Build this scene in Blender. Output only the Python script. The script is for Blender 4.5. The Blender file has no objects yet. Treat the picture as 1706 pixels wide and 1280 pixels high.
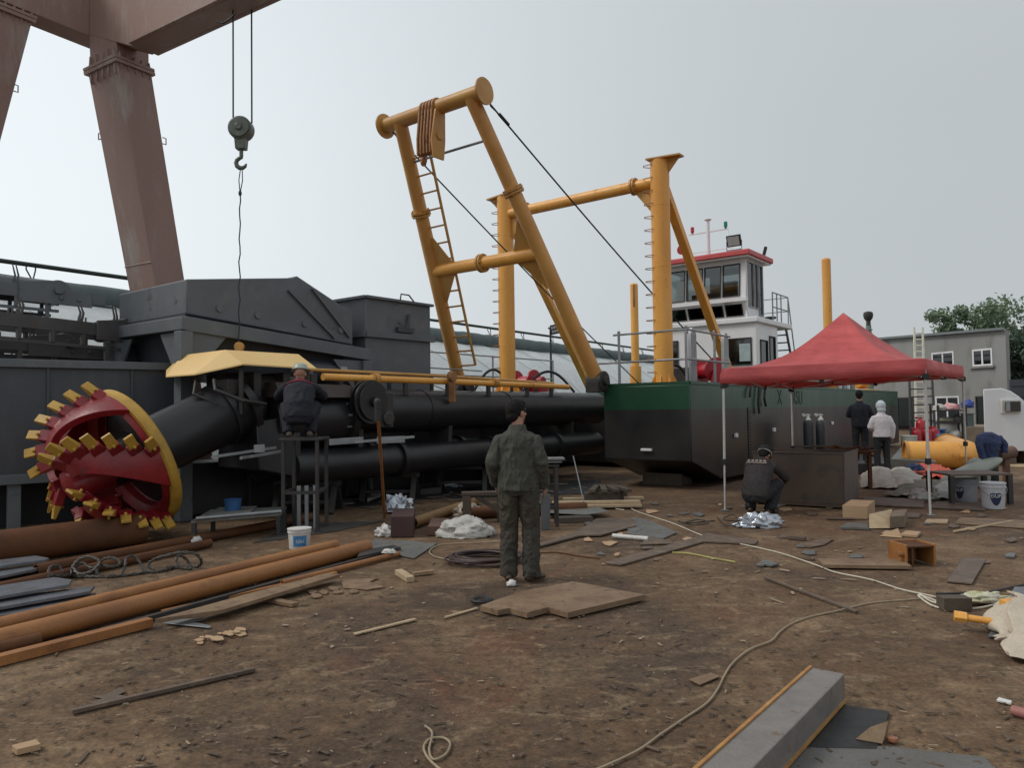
import bpy, bmesh, math, random
from mathutils import Vector as V, Matrix as Mx, noise
R = math.radians
rnd = random.Random(11)
SC = bpy.context.scene
COL = SC.collection

# ------------------------------------------------------------------ camera
F_PX, W_PX, H_PX = 1250.0, 1706.0, 1280.0
CAM_H, PITCH, ROLL = 1.62, math.atan(43 / 1250.0), R(0.8)
fw = V((0, math.cos(PITCH), math.sin(PITCH)))
r0 = V((1, 0, 0)); u0 = V((0, -math.sin(PITCH), math.cos(PITCH)))
RT = r0 * math.cos(ROLL) - u0 * math.sin(ROLL)
UP = u0 * math.cos(ROLL) + r0 * math.sin(ROLL)
CP = V((0, 0, CAM_H))
cam = bpy.data.cameras.new('camera'); camo = bpy.data.objects.new('camera', cam); COL.objects.link(camo)
m = Mx((RT, UP, -fw)).transposed().to_4x4(); m.translation = CP
camo.matrix_world = m
cam.sensor_width = 36; cam.lens = 36 * F_PX / W_PX; cam.clip_end = 2000; cam.clip_start = 0.05
SC.camera = camo
SC.view_settings.view_transform = 'Standard'; SC.view_settings.look = 'None'
SC.view_settings.exposure = 0.0; SC.view_settings.gamma = 1.0

def ray(px, py): return fw * F_PX + RT * (px - W_PX / 2) + UP * (H_PX / 2 - py)
def at(px, py, Y):            # the point of depth Y that the pixel looks at
    d = ray(px, py); return CP + d * (Y / d.y)
def G(px, py, z=0.0):         # the point of height z that the pixel looks at
    d = ray(px, py); return CP + d * ((z - CAM_H) / d.z)

# ------------------------------------------------------------------ sky and sun
SUN_AZ, SUN_EL = R(-96), R(48)       # azimuth from +Y towards +X
w = bpy.data.worlds.new('World'); SC.world = w; w.use_nodes = True
nt = w.node_tree; nt.nodes.clear()
def N(t, **k):
    n = nt.nodes.new(t)
    for a_, b_ in k.items(): setattr(n, a_, b_)
    return n
def L(a_, b_): nt.links.new(a_, b_)
def math_n(op, x, y=None, clamp=False):
    n = N('ShaderNodeMath', operation=op, use_clamp=clamp)
    for i, q_ in enumerate((x, y)):
        if q_ is None: continue
        if isinstance(q_, (int, float)): n.inputs[i].default_value = q_
        else: L(q_, n.inputs[i])
    return n.outputs[0]
out = N('ShaderNodeOutputWorld'); bg = N('ShaderNodeBackground')
sky = N('ShaderNodeTexSky', sky_type='NISHITA', sun_disc=False, sun_elevation=SUN_EL, sun_rotation=SUN_AZ, air_density=1.5, dust_density=4.0)
tc = N('ShaderNodeTexCoord')
def dirdot(v):
    n = N('ShaderNodeVectorMath', operation='DOT_PRODUCT'); L(tc.outputs['Generated'], n.inputs[0]); n.inputs[1].default_value = v
    return n.outputs['Value']
glow = V((-0.55, 0.80, 0.22)).normalized()
g1 = math_n('POWER', math_n('MAXIMUM', dirdot(glow), 0.0), 5.0)
back = math_n('MULTIPLY_ADD', dirdot((-0.12, 1.0, 0.12)), 0.5, True); back.node.inputs[2].default_value = 0.5
nz = N('ShaderNodeTexNoise'); nz.inputs['Scale'].default_value = 1.6; nz.inputs['Detail'].default_value = 5
mp = N('ShaderNodeMapping'); mp.inputs['Scale'].default_value = (1, 1, 3.0); L(tc.outputs['Generated'], mp.inputs[0]); L(mp.outputs[0], nz.inputs['Vector'])
cl = math_n('MULTIPLY_ADD', nz.outputs[0], 0.20); cl.node.inputs[2].default_value = 0.90
side = math_n('MULTIPLY', math_n('MAXIMUM', dirdot(V((0.95, 0.75, -0.1)).normalized()), 0.0), -0.15)
val = math_n('MULTIPLY', math_n('ADD', math_n('ADD', math_n('MULTIPLY', back, -0.10), math_n('MULTIPLY', g1, 0.30)), side), cl)
val = math_n('ADD', val, 0.81)
grey = N('ShaderNodeVectorMath', operation='SCALE'); grey.inputs[0].default_value = (0.935, 1.0, 1.04); L(val, grey.inputs['Scale'])
skys = N('ShaderNodeVectorMath', operation='SCALE'); L(sky.outputs[0], skys.inputs[0]); skys.inputs['Scale'].default_value = 0.05
mixs = N('ShaderNodeMix', data_type='RGBA'); mixs.inputs['Factor'].default_value = 0.10
L(grey.outputs[0], mixs.inputs[6]); L(skys.outputs[0], mixs.inputs[7]); L(mixs.outputs[2], bg.inputs['Color'])
bg.inputs['Strength'].default_value = 1.0; L(bg.outputs[0], out.inputs[0])
sl = bpy.data.lights.new('sun', 'SUN'); sl.energy = 1.5; sl.angle = R(18); sl.color = (1.0, 0.95, 0.88)
so = bpy.data.objects.new('sun', sl); COL.objects.link(so); so.location = (-20, 10, 30)
sdir = V((math.sin(SUN_AZ) * math.cos(SUN_EL), math.cos(SUN_AZ) * math.cos(SUN_EL), math.sin(SUN_EL)))
so.rotation_euler = sdir.to_track_quat('Z', 'Y').to_euler()

# ------------------------------------------------------------------ mesh builder
Z = V((0, 0, 1))
class MB:
    def __init__(s): s.v = []; s.f = []
    def add(s, vs, fs):
        o = len(s.v); s.v += [V(x) for x in vs]; s.f += [tuple(i + o for i in f) for f in fs]; return s
    def hexa(s, p):      # p: 4 bottom, 4 top
        return s.add(p, [(3, 2, 1, 0), (4, 5, 6, 7), (0, 1, 5, 4), (1, 2, 6, 5), (2, 3, 7, 6), (3, 0, 4, 7)])
    def box(s, c, size, rot=None):
        c = V(c); h = V(size) * 0.5; p = []
        for z in (-1, 1):
            for x, y in ((-1, -1), (1, -1), (1, 1), (-1, 1)):
                q = V((x * h.x, y * h.y, z * h.z)); p.append(c + (rot @ q if rot is not None else q))
        return s.hexa(p)
    def beam(s, a, b, w, h, up=Z):
        a, b, up = V(a), V(b), V(up); d = (b - a).normalized(); l = d.cross(up)
        if l.length < 1e-4: l = d.cross(V((1, 0, 0)))
        l.normalize(); u = l.cross(d)
        p = []
        for z in (-.5, .5):
            for e, x in ((a, -.5), (a, .5), (b, .5), (b, -.5)): p.append(e + l * (x * w) + u * (z * h))
        return s.hexa(p)
    def frame(s, d):
        d = V(d).normalized(); x = d.cross(Z)
        if x.length < 1e-3: x = V((1, 0, 0))
        x.normalize(); return x, d.cross(x)
    def tube(s, a, b, r, r2=None, n=20, wall=0.0):
        a, b = V(a), V(b); r2 = r if r2 is None else r2; x, y = s.frame(b - a)
        c = [x * math.cos(2 * math.pi * i / n) + y * math.sin(2 * math.pi * i / n) for i in range(n)]
        if not wall:
            vs = [a + q * r for q in c] + [b + q * r2 for q in c]
            return s.add(vs, [(i, (i + 1) % n, n + (i + 1) % n, n + i) for i in range(n)] + [tuple(range(n))[::-1], tuple(range(n, 2 * n))])
        vs = [a + q * r for q in c] + [b + q * r2 for q in c] + [b + q * (r2 - wall) for q in c] + [a + q * (r - wall) for q in c]
        fs = []
        for k in range(4):
            for i in range(n): j = (i + 1) % n; fs.append((k * n + i, k * n + j, ((k + 1) % 4) * n + j, ((k + 1) % 4) * n + i))
        return s.add(vs, fs)
    def path(s, pts, r, n=8, closed=False):
        pts = [V(p) for p in pts]; m_ = len(pts); rs = r if isinstance(r, (list, tuple)) else [r] * m_
        vs = []; x = None
        for i, p in enumerate(pts):
            if closed: t = pts[(i + 1) % m_] - pts[i - 1]
            else: t = pts[min(i + 1, m_ - 1)] - pts[max(i - 1, 0)]
            if t.length < 1e-7: t = V((0, 1, 0))
            t.normalize()
            if x is None: x, _ = s.frame(t)
            x = (x - t * x.dot(t))
            if x.length < 1e-5: x, _ = s.frame(t)
            x.normalize(); y = t.cross(x)
            vs += [p + (x * math.cos(2 * math.pi * k / n) + y * math.sin(2 * math.pi * k / n)) * rs[i] for k in range(n)]
        fs = []
        for i in range(m_ if closed else m_ - 1):
            o = i * n; q = ((i + 1) % m_) * n
            fs += [(o + k, o + (k + 1) % n, q + (k + 1) % n, q + k) for k in range(n)]
        if not closed: fs += [tuple(range(n))[::-1], tuple(range((m_ - 1) * n, m_ * n))]
        return s.add(vs, fs)
    def prism(s, poly, d):
        poly = [V(p) for p in poly]; d = V(d); n = len(poly)
        return s.add(poly + [p + d for p in poly], [tuple(range(n))[::-1], tuple(range(n, 2 * n))] + [(i, (i + 1) % n, n + (i + 1) % n, n + i) for i in range(n)])
    def lathe(s, c, ax, prof, n=24, ring=False):
        if ring: prof = list(prof) + [prof[0]]
        c = V(c); ax = V(ax).normalized(); x, y = s.frame(ax); vs = []; fs = []
        for (r, h) in prof:
            vs += [c + ax * h + (x * math.cos(2 * math.pi * i / n) + y * math.sin(2 * math.pi * i / n)) * max(r, 1e-4) for i in range(n)]
        for k in range(len(prof) - 1):
            for i in range(n): j = (i + 1) % n; fs.append((k * n + i, k * n + j, (k + 1) * n + j, (k + 1) * n + i))
        if not ring: fs += [tuple(range(n))[::-1], tuple(range((len(prof) - 1) * n, len(prof) * n))]
        return s.add(vs, fs)
    def ball(s, c, r, n=16, rot=None):
        r = V((r, r, r)) if isinstance(r, (int, float)) else V(r); c = V(c); k = n // 2; vs = []; fs = []
        for j in range(k + 1):
            t = math.pi * j / k
            for i in range(n):
                q = V((r.x * math.sin(t) * math.cos(2 * math.pi * i / n), r.y * math.sin(t) * math.sin(2 * math.pi * i / n), r.z * math.cos(t)))
                vs.append(c + (rot @ q if rot is not None else q))
        for j in range(k):
            for i in range(n): a = j * n + i; b = j * n + (i + 1) % n; fs.append((a, b, b + n, a + n))
        return s.add(vs, fs)
    def grid(s, P):
        nu, nv = len(P), len(P[0]); vs = [p for row in P for p in row]
        return s.add(vs, [(i * nv + j, i * nv + j + 1, (i + 1) * nv + j + 1, (i + 1) * nv + j) for i in range(nu - 1) for j in range(nv - 1)])
    def slab(s, P, t):    # a grid given a thickness along its normals
        nu, nv = len(P), len(P[0]); Q = []
        for i in range(nu):
            row = []
            for j in range(nv):
                e = P[min(i + 1, nu - 1)][j] - P[max(i - 1, 0)][j]; g = P[i][min(j + 1, nv - 1)] - P[i][max(j - 1, 0)]
                n_ = e.cross(g); n_ = n_.normalized() if n_.length > 1e-9 else Z
                row.append(P[i][j] + n_ * t)
            Q.append(row)
        o = len(s.v); s.grid(P); s.grid(Q); k = nu * nv
        rim = [i * nv for i in range(nu)] + [(nu - 1) * nv + j for j in range(1, nv)] + [i * nv + nv - 1 for i in range(nu - 2, -1, -1)] + list(range(nv - 2, 0, -1))
        for a, b in zip(rim, rim[1:] + rim[:1]): s.f.append((o + a, o + b, o + b + k, o + a + k))
        return s
    def sect(s, pts, rads, lat, n=16):     # elliptical limb sections along a chain of points
        pts = [V(p) for p in pts]; vs = []; m_ = len(pts); lat = V(lat)
        for i, p in enumerate(pts):
            t = (pts[min(i + 1, m_ - 1)] - pts[max(i - 1, 0)]).normalized()
            x = lat - t * lat.dot(t); x.normalize(); y = t.cross(x); a, b = rads[i] if isinstance(rads[i], tuple) else (rads[i], rads[i])
            vs += [p + x * (a * math.cos(2 * math.pi * k / n)) + y * (b * math.sin(2 * math.pi * k / n)) for k in range(n)]
        fs = [(i * n + k, i * n + (k + 1) % n, (i + 1) * n + (k + 1) % n, (i + 1) * n + k) for i in range(m_ - 1) for k in range(n)]
        fs += [tuple(range(n))[::-1], tuple(range((m_ - 1) * n, m_ * n))]
        return s.add(vs, fs)

WL = {}
def mesh_of(name, mb, mats, off, sharp=38):
    me = bpy.data.meshes.new(name); bm = bmesh.new()
    for v in mb.v: bm.verts.new(v - off)
    bm.verts.ensure_lookup_table()
    for f in mb.f:
        try: bm.faces.new([bm.verts[i] for i in f])
        except ValueError: pass
    bmesh.ops.remove_doubles(bm, verts=bm.verts, dist=1e-5)
    bmesh.ops.recalc_face_normals(bm, faces=bm.faces)
    for f in bm.faces: f.smooth = True
    bm.to_mesh(me); bm.free()
    if sharp < 1:
        for p in me.polygons: p.use_smooth = False
    else: me.set_sharp_from_angle(angle=R(sharp))
    for x in (mats if isinstance(mats, list) else [mats]): me.materials.append(x)
    return me
def bevel(o, wd):
    if wd:
        b = o.modifiers.new('bevel', 'BEVEL'); b.width = wd; b.segments = 2; b.limit_method = 'ANGLE'; b.angle_limit = R(40); b.harden_normals = False
def tag(o, label=None, cat=None, group=None, kind=None):
    if label: o['label'] = label
    if cat: o['category'] = cat
    if group: o['group'] = group
    if kind: o['kind'] = kind
    return o
def thing(name, label, cat, loc, group=None, rz=0.0):
    o = bpy.data.objects.new(name, None); o.empty_display_size = 0.1; COL.objects.link(o)
    o.location = loc; o.rotation_euler = (0, 0, rz); WL[o] = V(loc); return tag(o, label, cat, group)
def part(name, mb, mat, parent, bev=0.0, label=None, local=False, sharp=38):
    off = V((0, 0, 0)) if local else WL[parent]
    o = bpy.data.objects.new(name, mesh_of(name, mb, mat, off, sharp)); COL.objects.link(o); o.parent = parent; WL[o] = WL[parent]
    bevel(o, bev); return tag(o, label)
def pieces(name, mb, mat, parent, bev=0.0):
    """every separate piece of mb becomes a part of its own"""
    up = list(range(len(mb.v)))
    def find(i):
        while up[i] != i: up[i] = up[up[i]]; i = up[i]
        return i
    for f in mb.f:
        for i in f[1:]: up[find(i)] = find(f[0])
    gs = {}
    for f in mb.f: gs.setdefault(find(f[0]), []).append(f)
    for fs in gs.values():
        ix = sorted({i for f in fs for i in f}); re_ = {i: k for k, i in enumerate(ix)}; q = MB(); q.v = [mb.v[i] for i in ix]; q.f = [tuple(re_[i] for i in f) for f in fs]; part(name, q, mat, parent, bev)
def single(name, label, cat, mb, mat, bev=0.0, group=None, kind=None, sharp=38):
    xs = [v.x for v in mb.v]; ys = [v.y for v in mb.v]; zs = [v.z for v in mb.v]
    off = V(((min(xs) + max(xs)) / 2, (min(ys) + max(ys)) / 2, min(zs)))
    o = bpy.data.objects.new(name, mesh_of(name, mb, mat, off, sharp)); COL.objects.link(o); o.location = off; WL[o] = off
    bevel(o, bev); return tag(o, label, cat, group, kind)
def place(name, me, parent, bev=0.0):
    o = bpy.data.objects.new(name, me); COL.objects.link(o); o.parent = parent; WL[o] = WL[parent]; bevel(o, bev); return o
def copy_thing(root, loc, rz, label=None):
    c = root.copy(); COL.objects.link(c); c.location = loc; c.rotation_euler = (0, 0, rz); WL[c] = V(loc)
    if label: c['label'] = label
    for ch in root.children:
        d = ch.copy(); COL.objects.link(d); d.parent = c
        for g in ch.children: e = g.copy(); COL.objects.link(e); e.parent = d
    return c
def fuse(mb, voxel, it=3, wr=0.0, ws=(16, 16, 7), seed=0.0):
    """one continuous skin round the shapes of mb"""
    me = bpy.data.meshes.new('tmp'); me.from_pydata(mb.v, [], mb.f); me.validate()
    bm = bmesh.new(); bm.from_mesh(me); bmesh.ops.recalc_face_normals(bm, faces=bm.faces); bm.to_mesh(me); bm.free()
    o = bpy.data.objects.new('tmp', me); COL.objects.link(o)
    r = o.modifiers.new('r', 'REMESH'); r.mode = 'VOXEL'; r.voxel_size = voxel
    s = o.modifiers.new('s', 'SMOOTH'); s.iterations = it; s.factor = 0.5
    dg = bpy.context.evaluated_depsgraph_get(); dg.update()
    res = bpy.data.meshes.new_from_object(o.evaluated_get(dg)); bpy.data.objects.remove(o)
    if wr:
        ns = [v.normal.copy() for v in res.vertices]
        for v, n in zip(res.vertices, ns):
            q = V((v.co.x * ws[0] + seed, v.co.y * ws[1], v.co.z * ws[2]))
            k = 1 - 2 * abs(noise.noise(q)); k2 = 1 - 2 * abs(noise.noise(q * 2.1 + V((9, 3, 1))))
            v.co += n * (wr * (k * 0.75 + k2 * 0.4 - 0.35))
    for p in res.polygons: p.use_smooth = True
    return res

# ------------------------------------------------------------------ materials
def S(r, g, b): return tuple(((c / 255) / 12.92 if c < 10.3 else ((c / 255 + 0.055) / 1.055) ** 2.4) for c in (r, g, b))
def M(name, c1, c2=None, scale=2.0, rough=0.6, metal=0.0, bump=0.08, bscale=60.0, spot=None, sscale=5.0, samt=0.45, stretch=(1, 1, 1), spec=0.5, c3=None, trans=0.0, fine=0.22):
    global nt
    mt = bpy.data.materials.new(name); mt.use_nodes = True; nt = mt.node_tree; nt.nodes.clear()
    o = N('ShaderNodeOutputMaterial'); b = N('ShaderNodeBsdfPrincipled'); L(b.outputs[0], o.inputs[0])
    t = N('ShaderNodeTexCoord'); inf = N('ShaderNodeObjectInfo')
    off = N('ShaderNodeVectorMath', operation='MULTIPLY_ADD'); off.inputs[1].default_value = (1, 1, 1)
    rv = N('ShaderNodeCombineXYZ')
    for i, k in enumerate((13.0, 7.0, 5.0)): L(math_n('MULTIPLY', inf.outputs['Random'], k), rv.inputs[i])
    L(t.outputs['Object'], off.inputs[0]); L(rv.outputs[0], off.inputs[2])
    mpn = N('ShaderNodeMapping'); mpn.inputs['Scale'].default_value = stretch; L(off.outputs[0], mpn.inputs[0])
    def nz_(sc, det, rgh=0.6, vec=mpn.outputs[0]):
        n = N('ShaderNodeTexNoise'); n.inputs['Scale'].default_value = sc; n.inputs['Detail'].default_value = det; n.inputs['Roughness'].default_value = rgh; L(vec, n.inputs['Vector']); return n.outputs[0]
    def ramp(x, lo, hi):
        n = N('ShaderNodeMapRange'); n.inputs[1].default_value = lo; n.inputs[2].default_value = hi; L(x, n.inputs[0]); return n.outputs[0]
    def mix(f, a, c, mode='MIX'):
        n = N('ShaderNodeMix', data_type='RGBA', blend_type=mode)
        if isinstance(f, float): n.inputs[0].default_value = f
        else: L(f, n.inputs[0])
        for i, q in ((6, a), (7, c)):
            if isinstance(q, tuple): n.inputs[i].default_value = (*q, 1)
            else: L(q, n.inputs[i])
        return n.outputs[2]
    c2 = c2 or tuple(x * 0.72 for x in c1)
    col = mix(ramp(nz_(scale, 6), 0.36, 0.66), c1, c2)
    if c3: col = mix(ramp(nz_(scale * 2.7, 7, 0.7), 0.52, 0.66), col, c3)
    fn = nz_(bscale, 4, 0.7)
    col = mix(fine, col, mix(ramp(fn, 0.3, 0.7), (0.25, 0.25, 0.25), (1.5, 1.5, 1.5)), 'MULTIPLY')
    rg = math_n('MULTIPLY_ADD', nz_(scale * 3, 5), 0.3); rg.node.inputs[2].default_value = rough - 0.15
    if spot:
        sp = ramp(nz_(sscale, 9, 0.72), 1 - samt - 0.04, 1 - samt + 0.05)
        col = mix(sp, col, spot); rg = math_n('ADD', rg, math_n('MULTIPLY', sp, 0.2), True)
    L(col, b.inputs['Base Color']); L(rg, b.inputs['Roughness']); b.inputs['Metallic'].default_value = metal
    b.inputs['Specular IOR Level'].default_value = spec
    if bump:
        bp = N('ShaderNodeBump'); bp.inputs['Strength'].default_value = bump; bp.inputs['Distance'].default_value = 0.02
        L(math_n('ADD', fn, nz_(scale * 4, 5)), bp.inputs['Height']); L(bp.outputs[0], b.inputs['Normal'])
    if trans:
        tr = N('ShaderNodeBsdfTranslucent'); L(col, tr.inputs[0]); ms = N('ShaderNodeMixShader'); ms.inputs[0].default_value = trans
        L(b.outputs[0], ms.inputs[1]); L(tr.outputs[0], ms.inputs[2]); L(ms.outputs[0], o.inputs[0])
    return mt
def glass(name, tint, rough=0.05, alpha=0.5):
    global nt
    mt = bpy.data.materials.new(name); mt.use_nodes = True; nt = mt.node_tree; nt.nodes.clear()
    o = N('ShaderNodeOutputMaterial'); tr = N('ShaderNodeBsdfTransparent'); tr.inputs[0].default_value = (*tint, 1)
    gl = N('ShaderNodeBsdfGlossy'); gl.inputs['Roughness'].default_value = rough; fr = N('ShaderNodeFresnel'); fr.inputs[0].default_value = 1.5
    ms = N('ShaderNodeMixShader'); L(math_n('ADD', fr.outputs[0], 0.06), ms.inputs[0]); L(tr.outputs[0], ms.inputs[1]); L(gl.outputs[0], ms.inputs[2]); L(ms.outputs[0], o.inputs[0])
    return mt

YEL = M('yellow_paint', (0.80, 0.39, 0.075), (0.66, 0.30, 0.055), 1.2, 0.42, bump=0.04, spot=(0.36, 0.16, 0.04), samt=0.37, sscale=2.2, c3=(0.70, 0.38, 0.09), stretch=(1, 1, .25), fine=0.16)
YEL2 = M('yellow_weathered', (0.55, 0.30, 0.07), (0.45, 0.22, 0.055), 1.6, 0.45, bump=0.03, spot=(0.20, 0.09, 0.035), samt=0.32, sscale=3, fine=0.12)
YTOOTH = M('yellow_tooth', (0.46, 0.27, 0.035), (0.34, 0.19, 0.025), 5, 0.5, bump=0.05, spot=(0.15, 0.07, 0.02), samt=0.33)
REDGE = M('rusty_edge', (0.42, 0.22, 0.06), (0.30, 0.13, 0.04), 6, 0.6)
RUSTY = M('rust_yellow', (0.34, 0.17, 0.06), (0.22, 0.10, 0.045), 4, 0.6, spot=(0.12, 0.05, 0.025), samt=0.4)
RED = M('red_gloss', (0.24, 0.011, 0.016), (0.15, 0.008, 0.011), 2.2, 0.34, bump=0.10, bscale=25, spot=(0.07, 0.018, 0.014), samt=0.36, sscale=4, fine=0.25)
BLACK = M('black_paint', (0.010, 0.010, 0.012), (0.017, 0.017, 0.019), 1.0, 0.40, bump=0.05, spot=(0.035, 0.028, 0.023), samt=0.33, sscale=2.5, fine=0.2)
DARKM = M('dark_steel', (0.025, 0.024, 0.024), (0.045, 0.038, 0.034), 3, 0.55, spot=(0.07, 0.035, 0.022), samt=0.35)
GREYM = M('grey_machine_paint', (0.115, 0.127, 0.138), (0.092, 0.102, 0.11), 0.9, 0.5, bump=0.05, spot=(0.05, 0.046, 0.042), samt=0.36, c3=(0.13, 0.135, 0.135), sscale=2.2, fine=0.12)
GREYD = M('grey_container_paint', (0.05, 0.056, 0.066), (0.038, 0.042, 0.05), 0.6, 0.42, bump=0.04, c3=(0.065, 0.068, 0.072), spot=(0.03, 0.026, 0.024), samt=0.34, stretch=(1, 1, 0.3), fine=0.12)
GREYC = M('grey_conveyor_paint', (0.085, 0.08, 0.08), (0.06, 0.055, 0.052), 2, 0.6, spot=(0.09, 0.055, 0.035), samt=0.38)
CRANE = M('crane_paint', (0.29, 0.185, 0.155), (0.23, 0.14, 0.115), 0.5, 0.55, bump=0.03, c3=(0.32, 0.27, 0.24), stretch=(1, 1, 0.25), fine=0.15)
GALV = M('galvanised', (0.32, 0.33, 0.34), (0.24, 0.25, 0.26), 4, 0.45, 0.6, fine=0.15)
ROPE = M('wire_rope', (0.025, 0.03, 0.035), None, 20, 0.5, 0.3)
WHITE = M('white_paint', (0.74, 0.74, 0.75), (0.66, 0.66, 0.67), 1.2, 0.4, bump=0.02, stretch=(1, 1, .3), fine=0.08)
DIRTYW = M('dirty_white', (0.62, 0.61, 0.58), (0.48, 0.46, 0.43), 5, 0.55)
REDP = M('red_machine_paint', (0.42, 0.015, 0.03), (0.33, 0.012, 0.02), 3, 0.35, fine=0.1)
REDROOF = M('red_trim', (0.55, 0.085, 0.09), (0.46, 0.065, 0.07), 2, 0.45, fine=0.1)
TENT = M('tent_fabric', (0.82, 0.19, 0.185), (0.70, 0.14, 0.14), 1.5, 0.5, bump=0.30, bscale=9, stretch=(1, 1, 5), trans=0.40, fine=0.12)
PLAST = M('greenhouse_film', (0.84, 0.87, 0.88), (0.74, 0.79, 0.80), 0.8, 0.28, bump=0.25, bscale=3.0, trans=0.45, stretch=(1.0, 1.0, 1.0), fine=0.10)
ROLLM = M('greenhouse_roll', (0.11, 0.14, 0.14), (0.08, 0.10, 0.10), 2, 0.7, bump=0.3, bscale=8)
BEAMM = M('beam_mill_steel', (0.23, 0.21, 0.19), (0.17, 0.155, 0.145), 4, 0.45, 0.2, spot=(0.16, 0.10, 0.06), samt=0.38, stretch=(1.5, 1.5, 1.5))
STEELB = M('blue_grey_steel', (0.17, 0.18, 0.205), (0.12, 0.125, 0.14), 5, 0.42, 0.35, spot=(0.14, 0.08, 0.045), samt=0.36)
PIPER = M('rusty_pipe', (0.34, 0.145, 0.042), (0.24, 0.095, 0.03), 0.9, 0.5, c3=(0.20, 0.078, 0.026), bump=0.10)
PIPED = M('dark_rusty_pipe', (0.115, 0.046, 0.018), (0.075, 0.032, 0.016), 2.5, 0.7, bump=0.12, spec=0.25)
PLATE = M('rusty_plate', (0.23, 0.155, 0.088), (0.16, 0.095, 0.055), 3.5, 0.65, c3=(0.11, 0.06, 0.04), bump=0.12)
PLATED = M('dull_plate', (0.125, 0.088, 0.062), (0.085, 0.06, 0.045), 3, 0.6, c3=(0.19, 0.135, 0.09), bump=0.10)
PLATEG = M('grey_plate', (0.13, 0.135, 0.13), (0.10, 0.10, 0.095), 3, 0.55, spot=(0.11, 0.075, 0.05), samt=0.42)
WOOD = M('old_wood', (0.34, 0.23, 0.14), (0.24, 0.155, 0.09), 6, 0.75, stretch=(1, 1, 1), bump=0.15)
PALEW = M('pale_wood', (0.46, 0.35, 0.22), (0.36, 0.26, 0.16), 6, 0.75, bump=0.15)
CARD = M('cardboard', (0.42, 0.28, 0.165), (0.36, 0.235, 0.135), 3, 0.8, fine=0.1)
BROWNB = M('brown_mill_steel', (0.058, 0.040, 0.030), (0.078, 0.048, 0.030), 1.5, 0.5, c3=(0.035, 0.028, 0.025), bump=0.05)
BROWNS = M('brown_mill_steel_lit', (0.115, 0.09, 0.08), (0.085, 0.062, 0.055), 2, 0.5, stretch=(6, 6, 0.5), bump=0.05)  # paler copy of the brown steel, with the light painted into one side
FOIL = M('foil', (0.62, 0.65, 0.70), (0.35, 0.38, 0.42), 9, 0.25, 0.7, bump=0.3)
BAG = M('plastic_bag', (0.60, 0.58, 0.54), (0.50, 0.48, 0.44), 8, 0.35, bump=0.3, trans=0.2)
SACK = M('woven_sack', (0.46, 0.43, 0.38), (0.34, 0.31, 0.27), 7, 0.7, bump=0.3)
CANVAS = M('beige_canvas', (0.58, 0.50, 0.40), (0.48, 0.41, 0.32), 4, 0.75, bump=0.1, trans=0.1)
OLIVE = M('olive_tarp', (0.16, 0.16, 0.11), (0.11, 0.105, 0.075), 4, 0.6, bump=0.3)
ORANGE = M('orange_cloth', (0.62, 0.10, 0.055), (0.5, 0.075, 0.045), 8, 0.7, bump=0.3)
BLUEC = M('blue_cloth', (0.035, 0.055, 0.14), (0.025, 0.036, 0.09), 8, 0.75, bump=0.2)
BLUEP = M('blue_plastic', (0.03, 0.10, 0.24), (0.022, 0.075, 0.19), 6, 0.4)
GREENP = M('dark_green_paint', (0.02, 0.035, 0.028), None, 3, 0.5)
BLKR = M('black_rubber', (0.012, 0.012, 0.013), (0.02, 0.02, 0.02), 6, 0.55)
CABLE = M('tan_cable', (0.34, 0.27, 0.18), (0.26, 0.20, 0.13), 5, 0.6)
CORDW = M('pale_cord', (0.60, 0.55, 0.45), (0.5, 0.45, 0.36), 5, 0.65)
YGRN = M('yellow_green_hose', (0.42, 0.38, 0.12), None, 5, 0.5)
SKIN = M('skin', (0.36, 0.185, 0.125), (0.30, 0.145, 0.095), 12, 0.5, fine=0.08, bump=0.03)
HAIR = M('black_hair', (0.008, 0.007, 0.007), (0.014, 0.012, 0.011), 40, 0.75, spec=0.2, bump=0.3, bscale=220)
OLIVEJ = M('olive_work_jacket', (0.056, 0.056, 0.043), (0.040, 0.041, 0.033), 5, 0.85, bump=0.12, bscale=300, fine=0.2)
OLIVET = M('olive_work_trousers', (0.030, 0.031, 0.026), (0.050, 0.038, 0.025), 5, 0.85, bump=0.12, bscale=300, fine=0.2)
BOOT = M('brown_boot', (0.085, 0.045, 0.025), (0.05, 0.03, 0.02), 12, 0.55)
DARKJ = M('dark_work_jacket', (0.034, 0.027, 0.028), (0.026, 0.021, 0.022), 5, 0.85, bump=0.12, bscale=300)
DARKT = M('black_trousers', (0.016, 0.017, 0.021), (0.011, 0.012, 0.015), 6, 0.85, bump=0.12, bscale=300)
NAVY = M('navy_overalls', (0.009, 0.010, 0.020), (0.007, 0.008, 0.014), 6, 0.85, bump=0.12, bscale=300)
WHITEH = M('white_hooded_top', (0.68, 0.64, 0.66), (0.6, 0.56, 0.58), 7, 0.85, bump=0.12, bscale=300, fine=0.1)
BLUEH = M('pale_hood', (0.55, 0.60, 0.64), (0.48, 0.54, 0.58), 7, 0.85, fine=0.1)
LBLUE = M('label_blue', (0.03, 0.13, 0.33), (0.06, 0.22, 0.42), 12, 0.5, fine=0.1)
LNAVY = M('label_navy', (0.016, 0.02, 0.07), None, 12, 0.5, fine=0.1)
RENDER_ = M('cement_render', (0.27, 0.27, 0.26), (0.21, 0.21, 0.20), 0.35, 0.85, c3=(0.16, 0.155, 0.15), stretch=(1, 1, 0.35), bump=0.08, fine=0.15)
DARKI = M('dark_interior', (0.012, 0.013, 0.016), None, 3, 0.7)
LEAF = M('leaf', (0.20, 0.27, 0.17), (0.15, 0.21, 0.125), 1.2, 0.65, c3=(0.27, 0.33, 0.21), bump=0, trans=0.25)  # greens lightened to paint haze over the far trees
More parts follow.
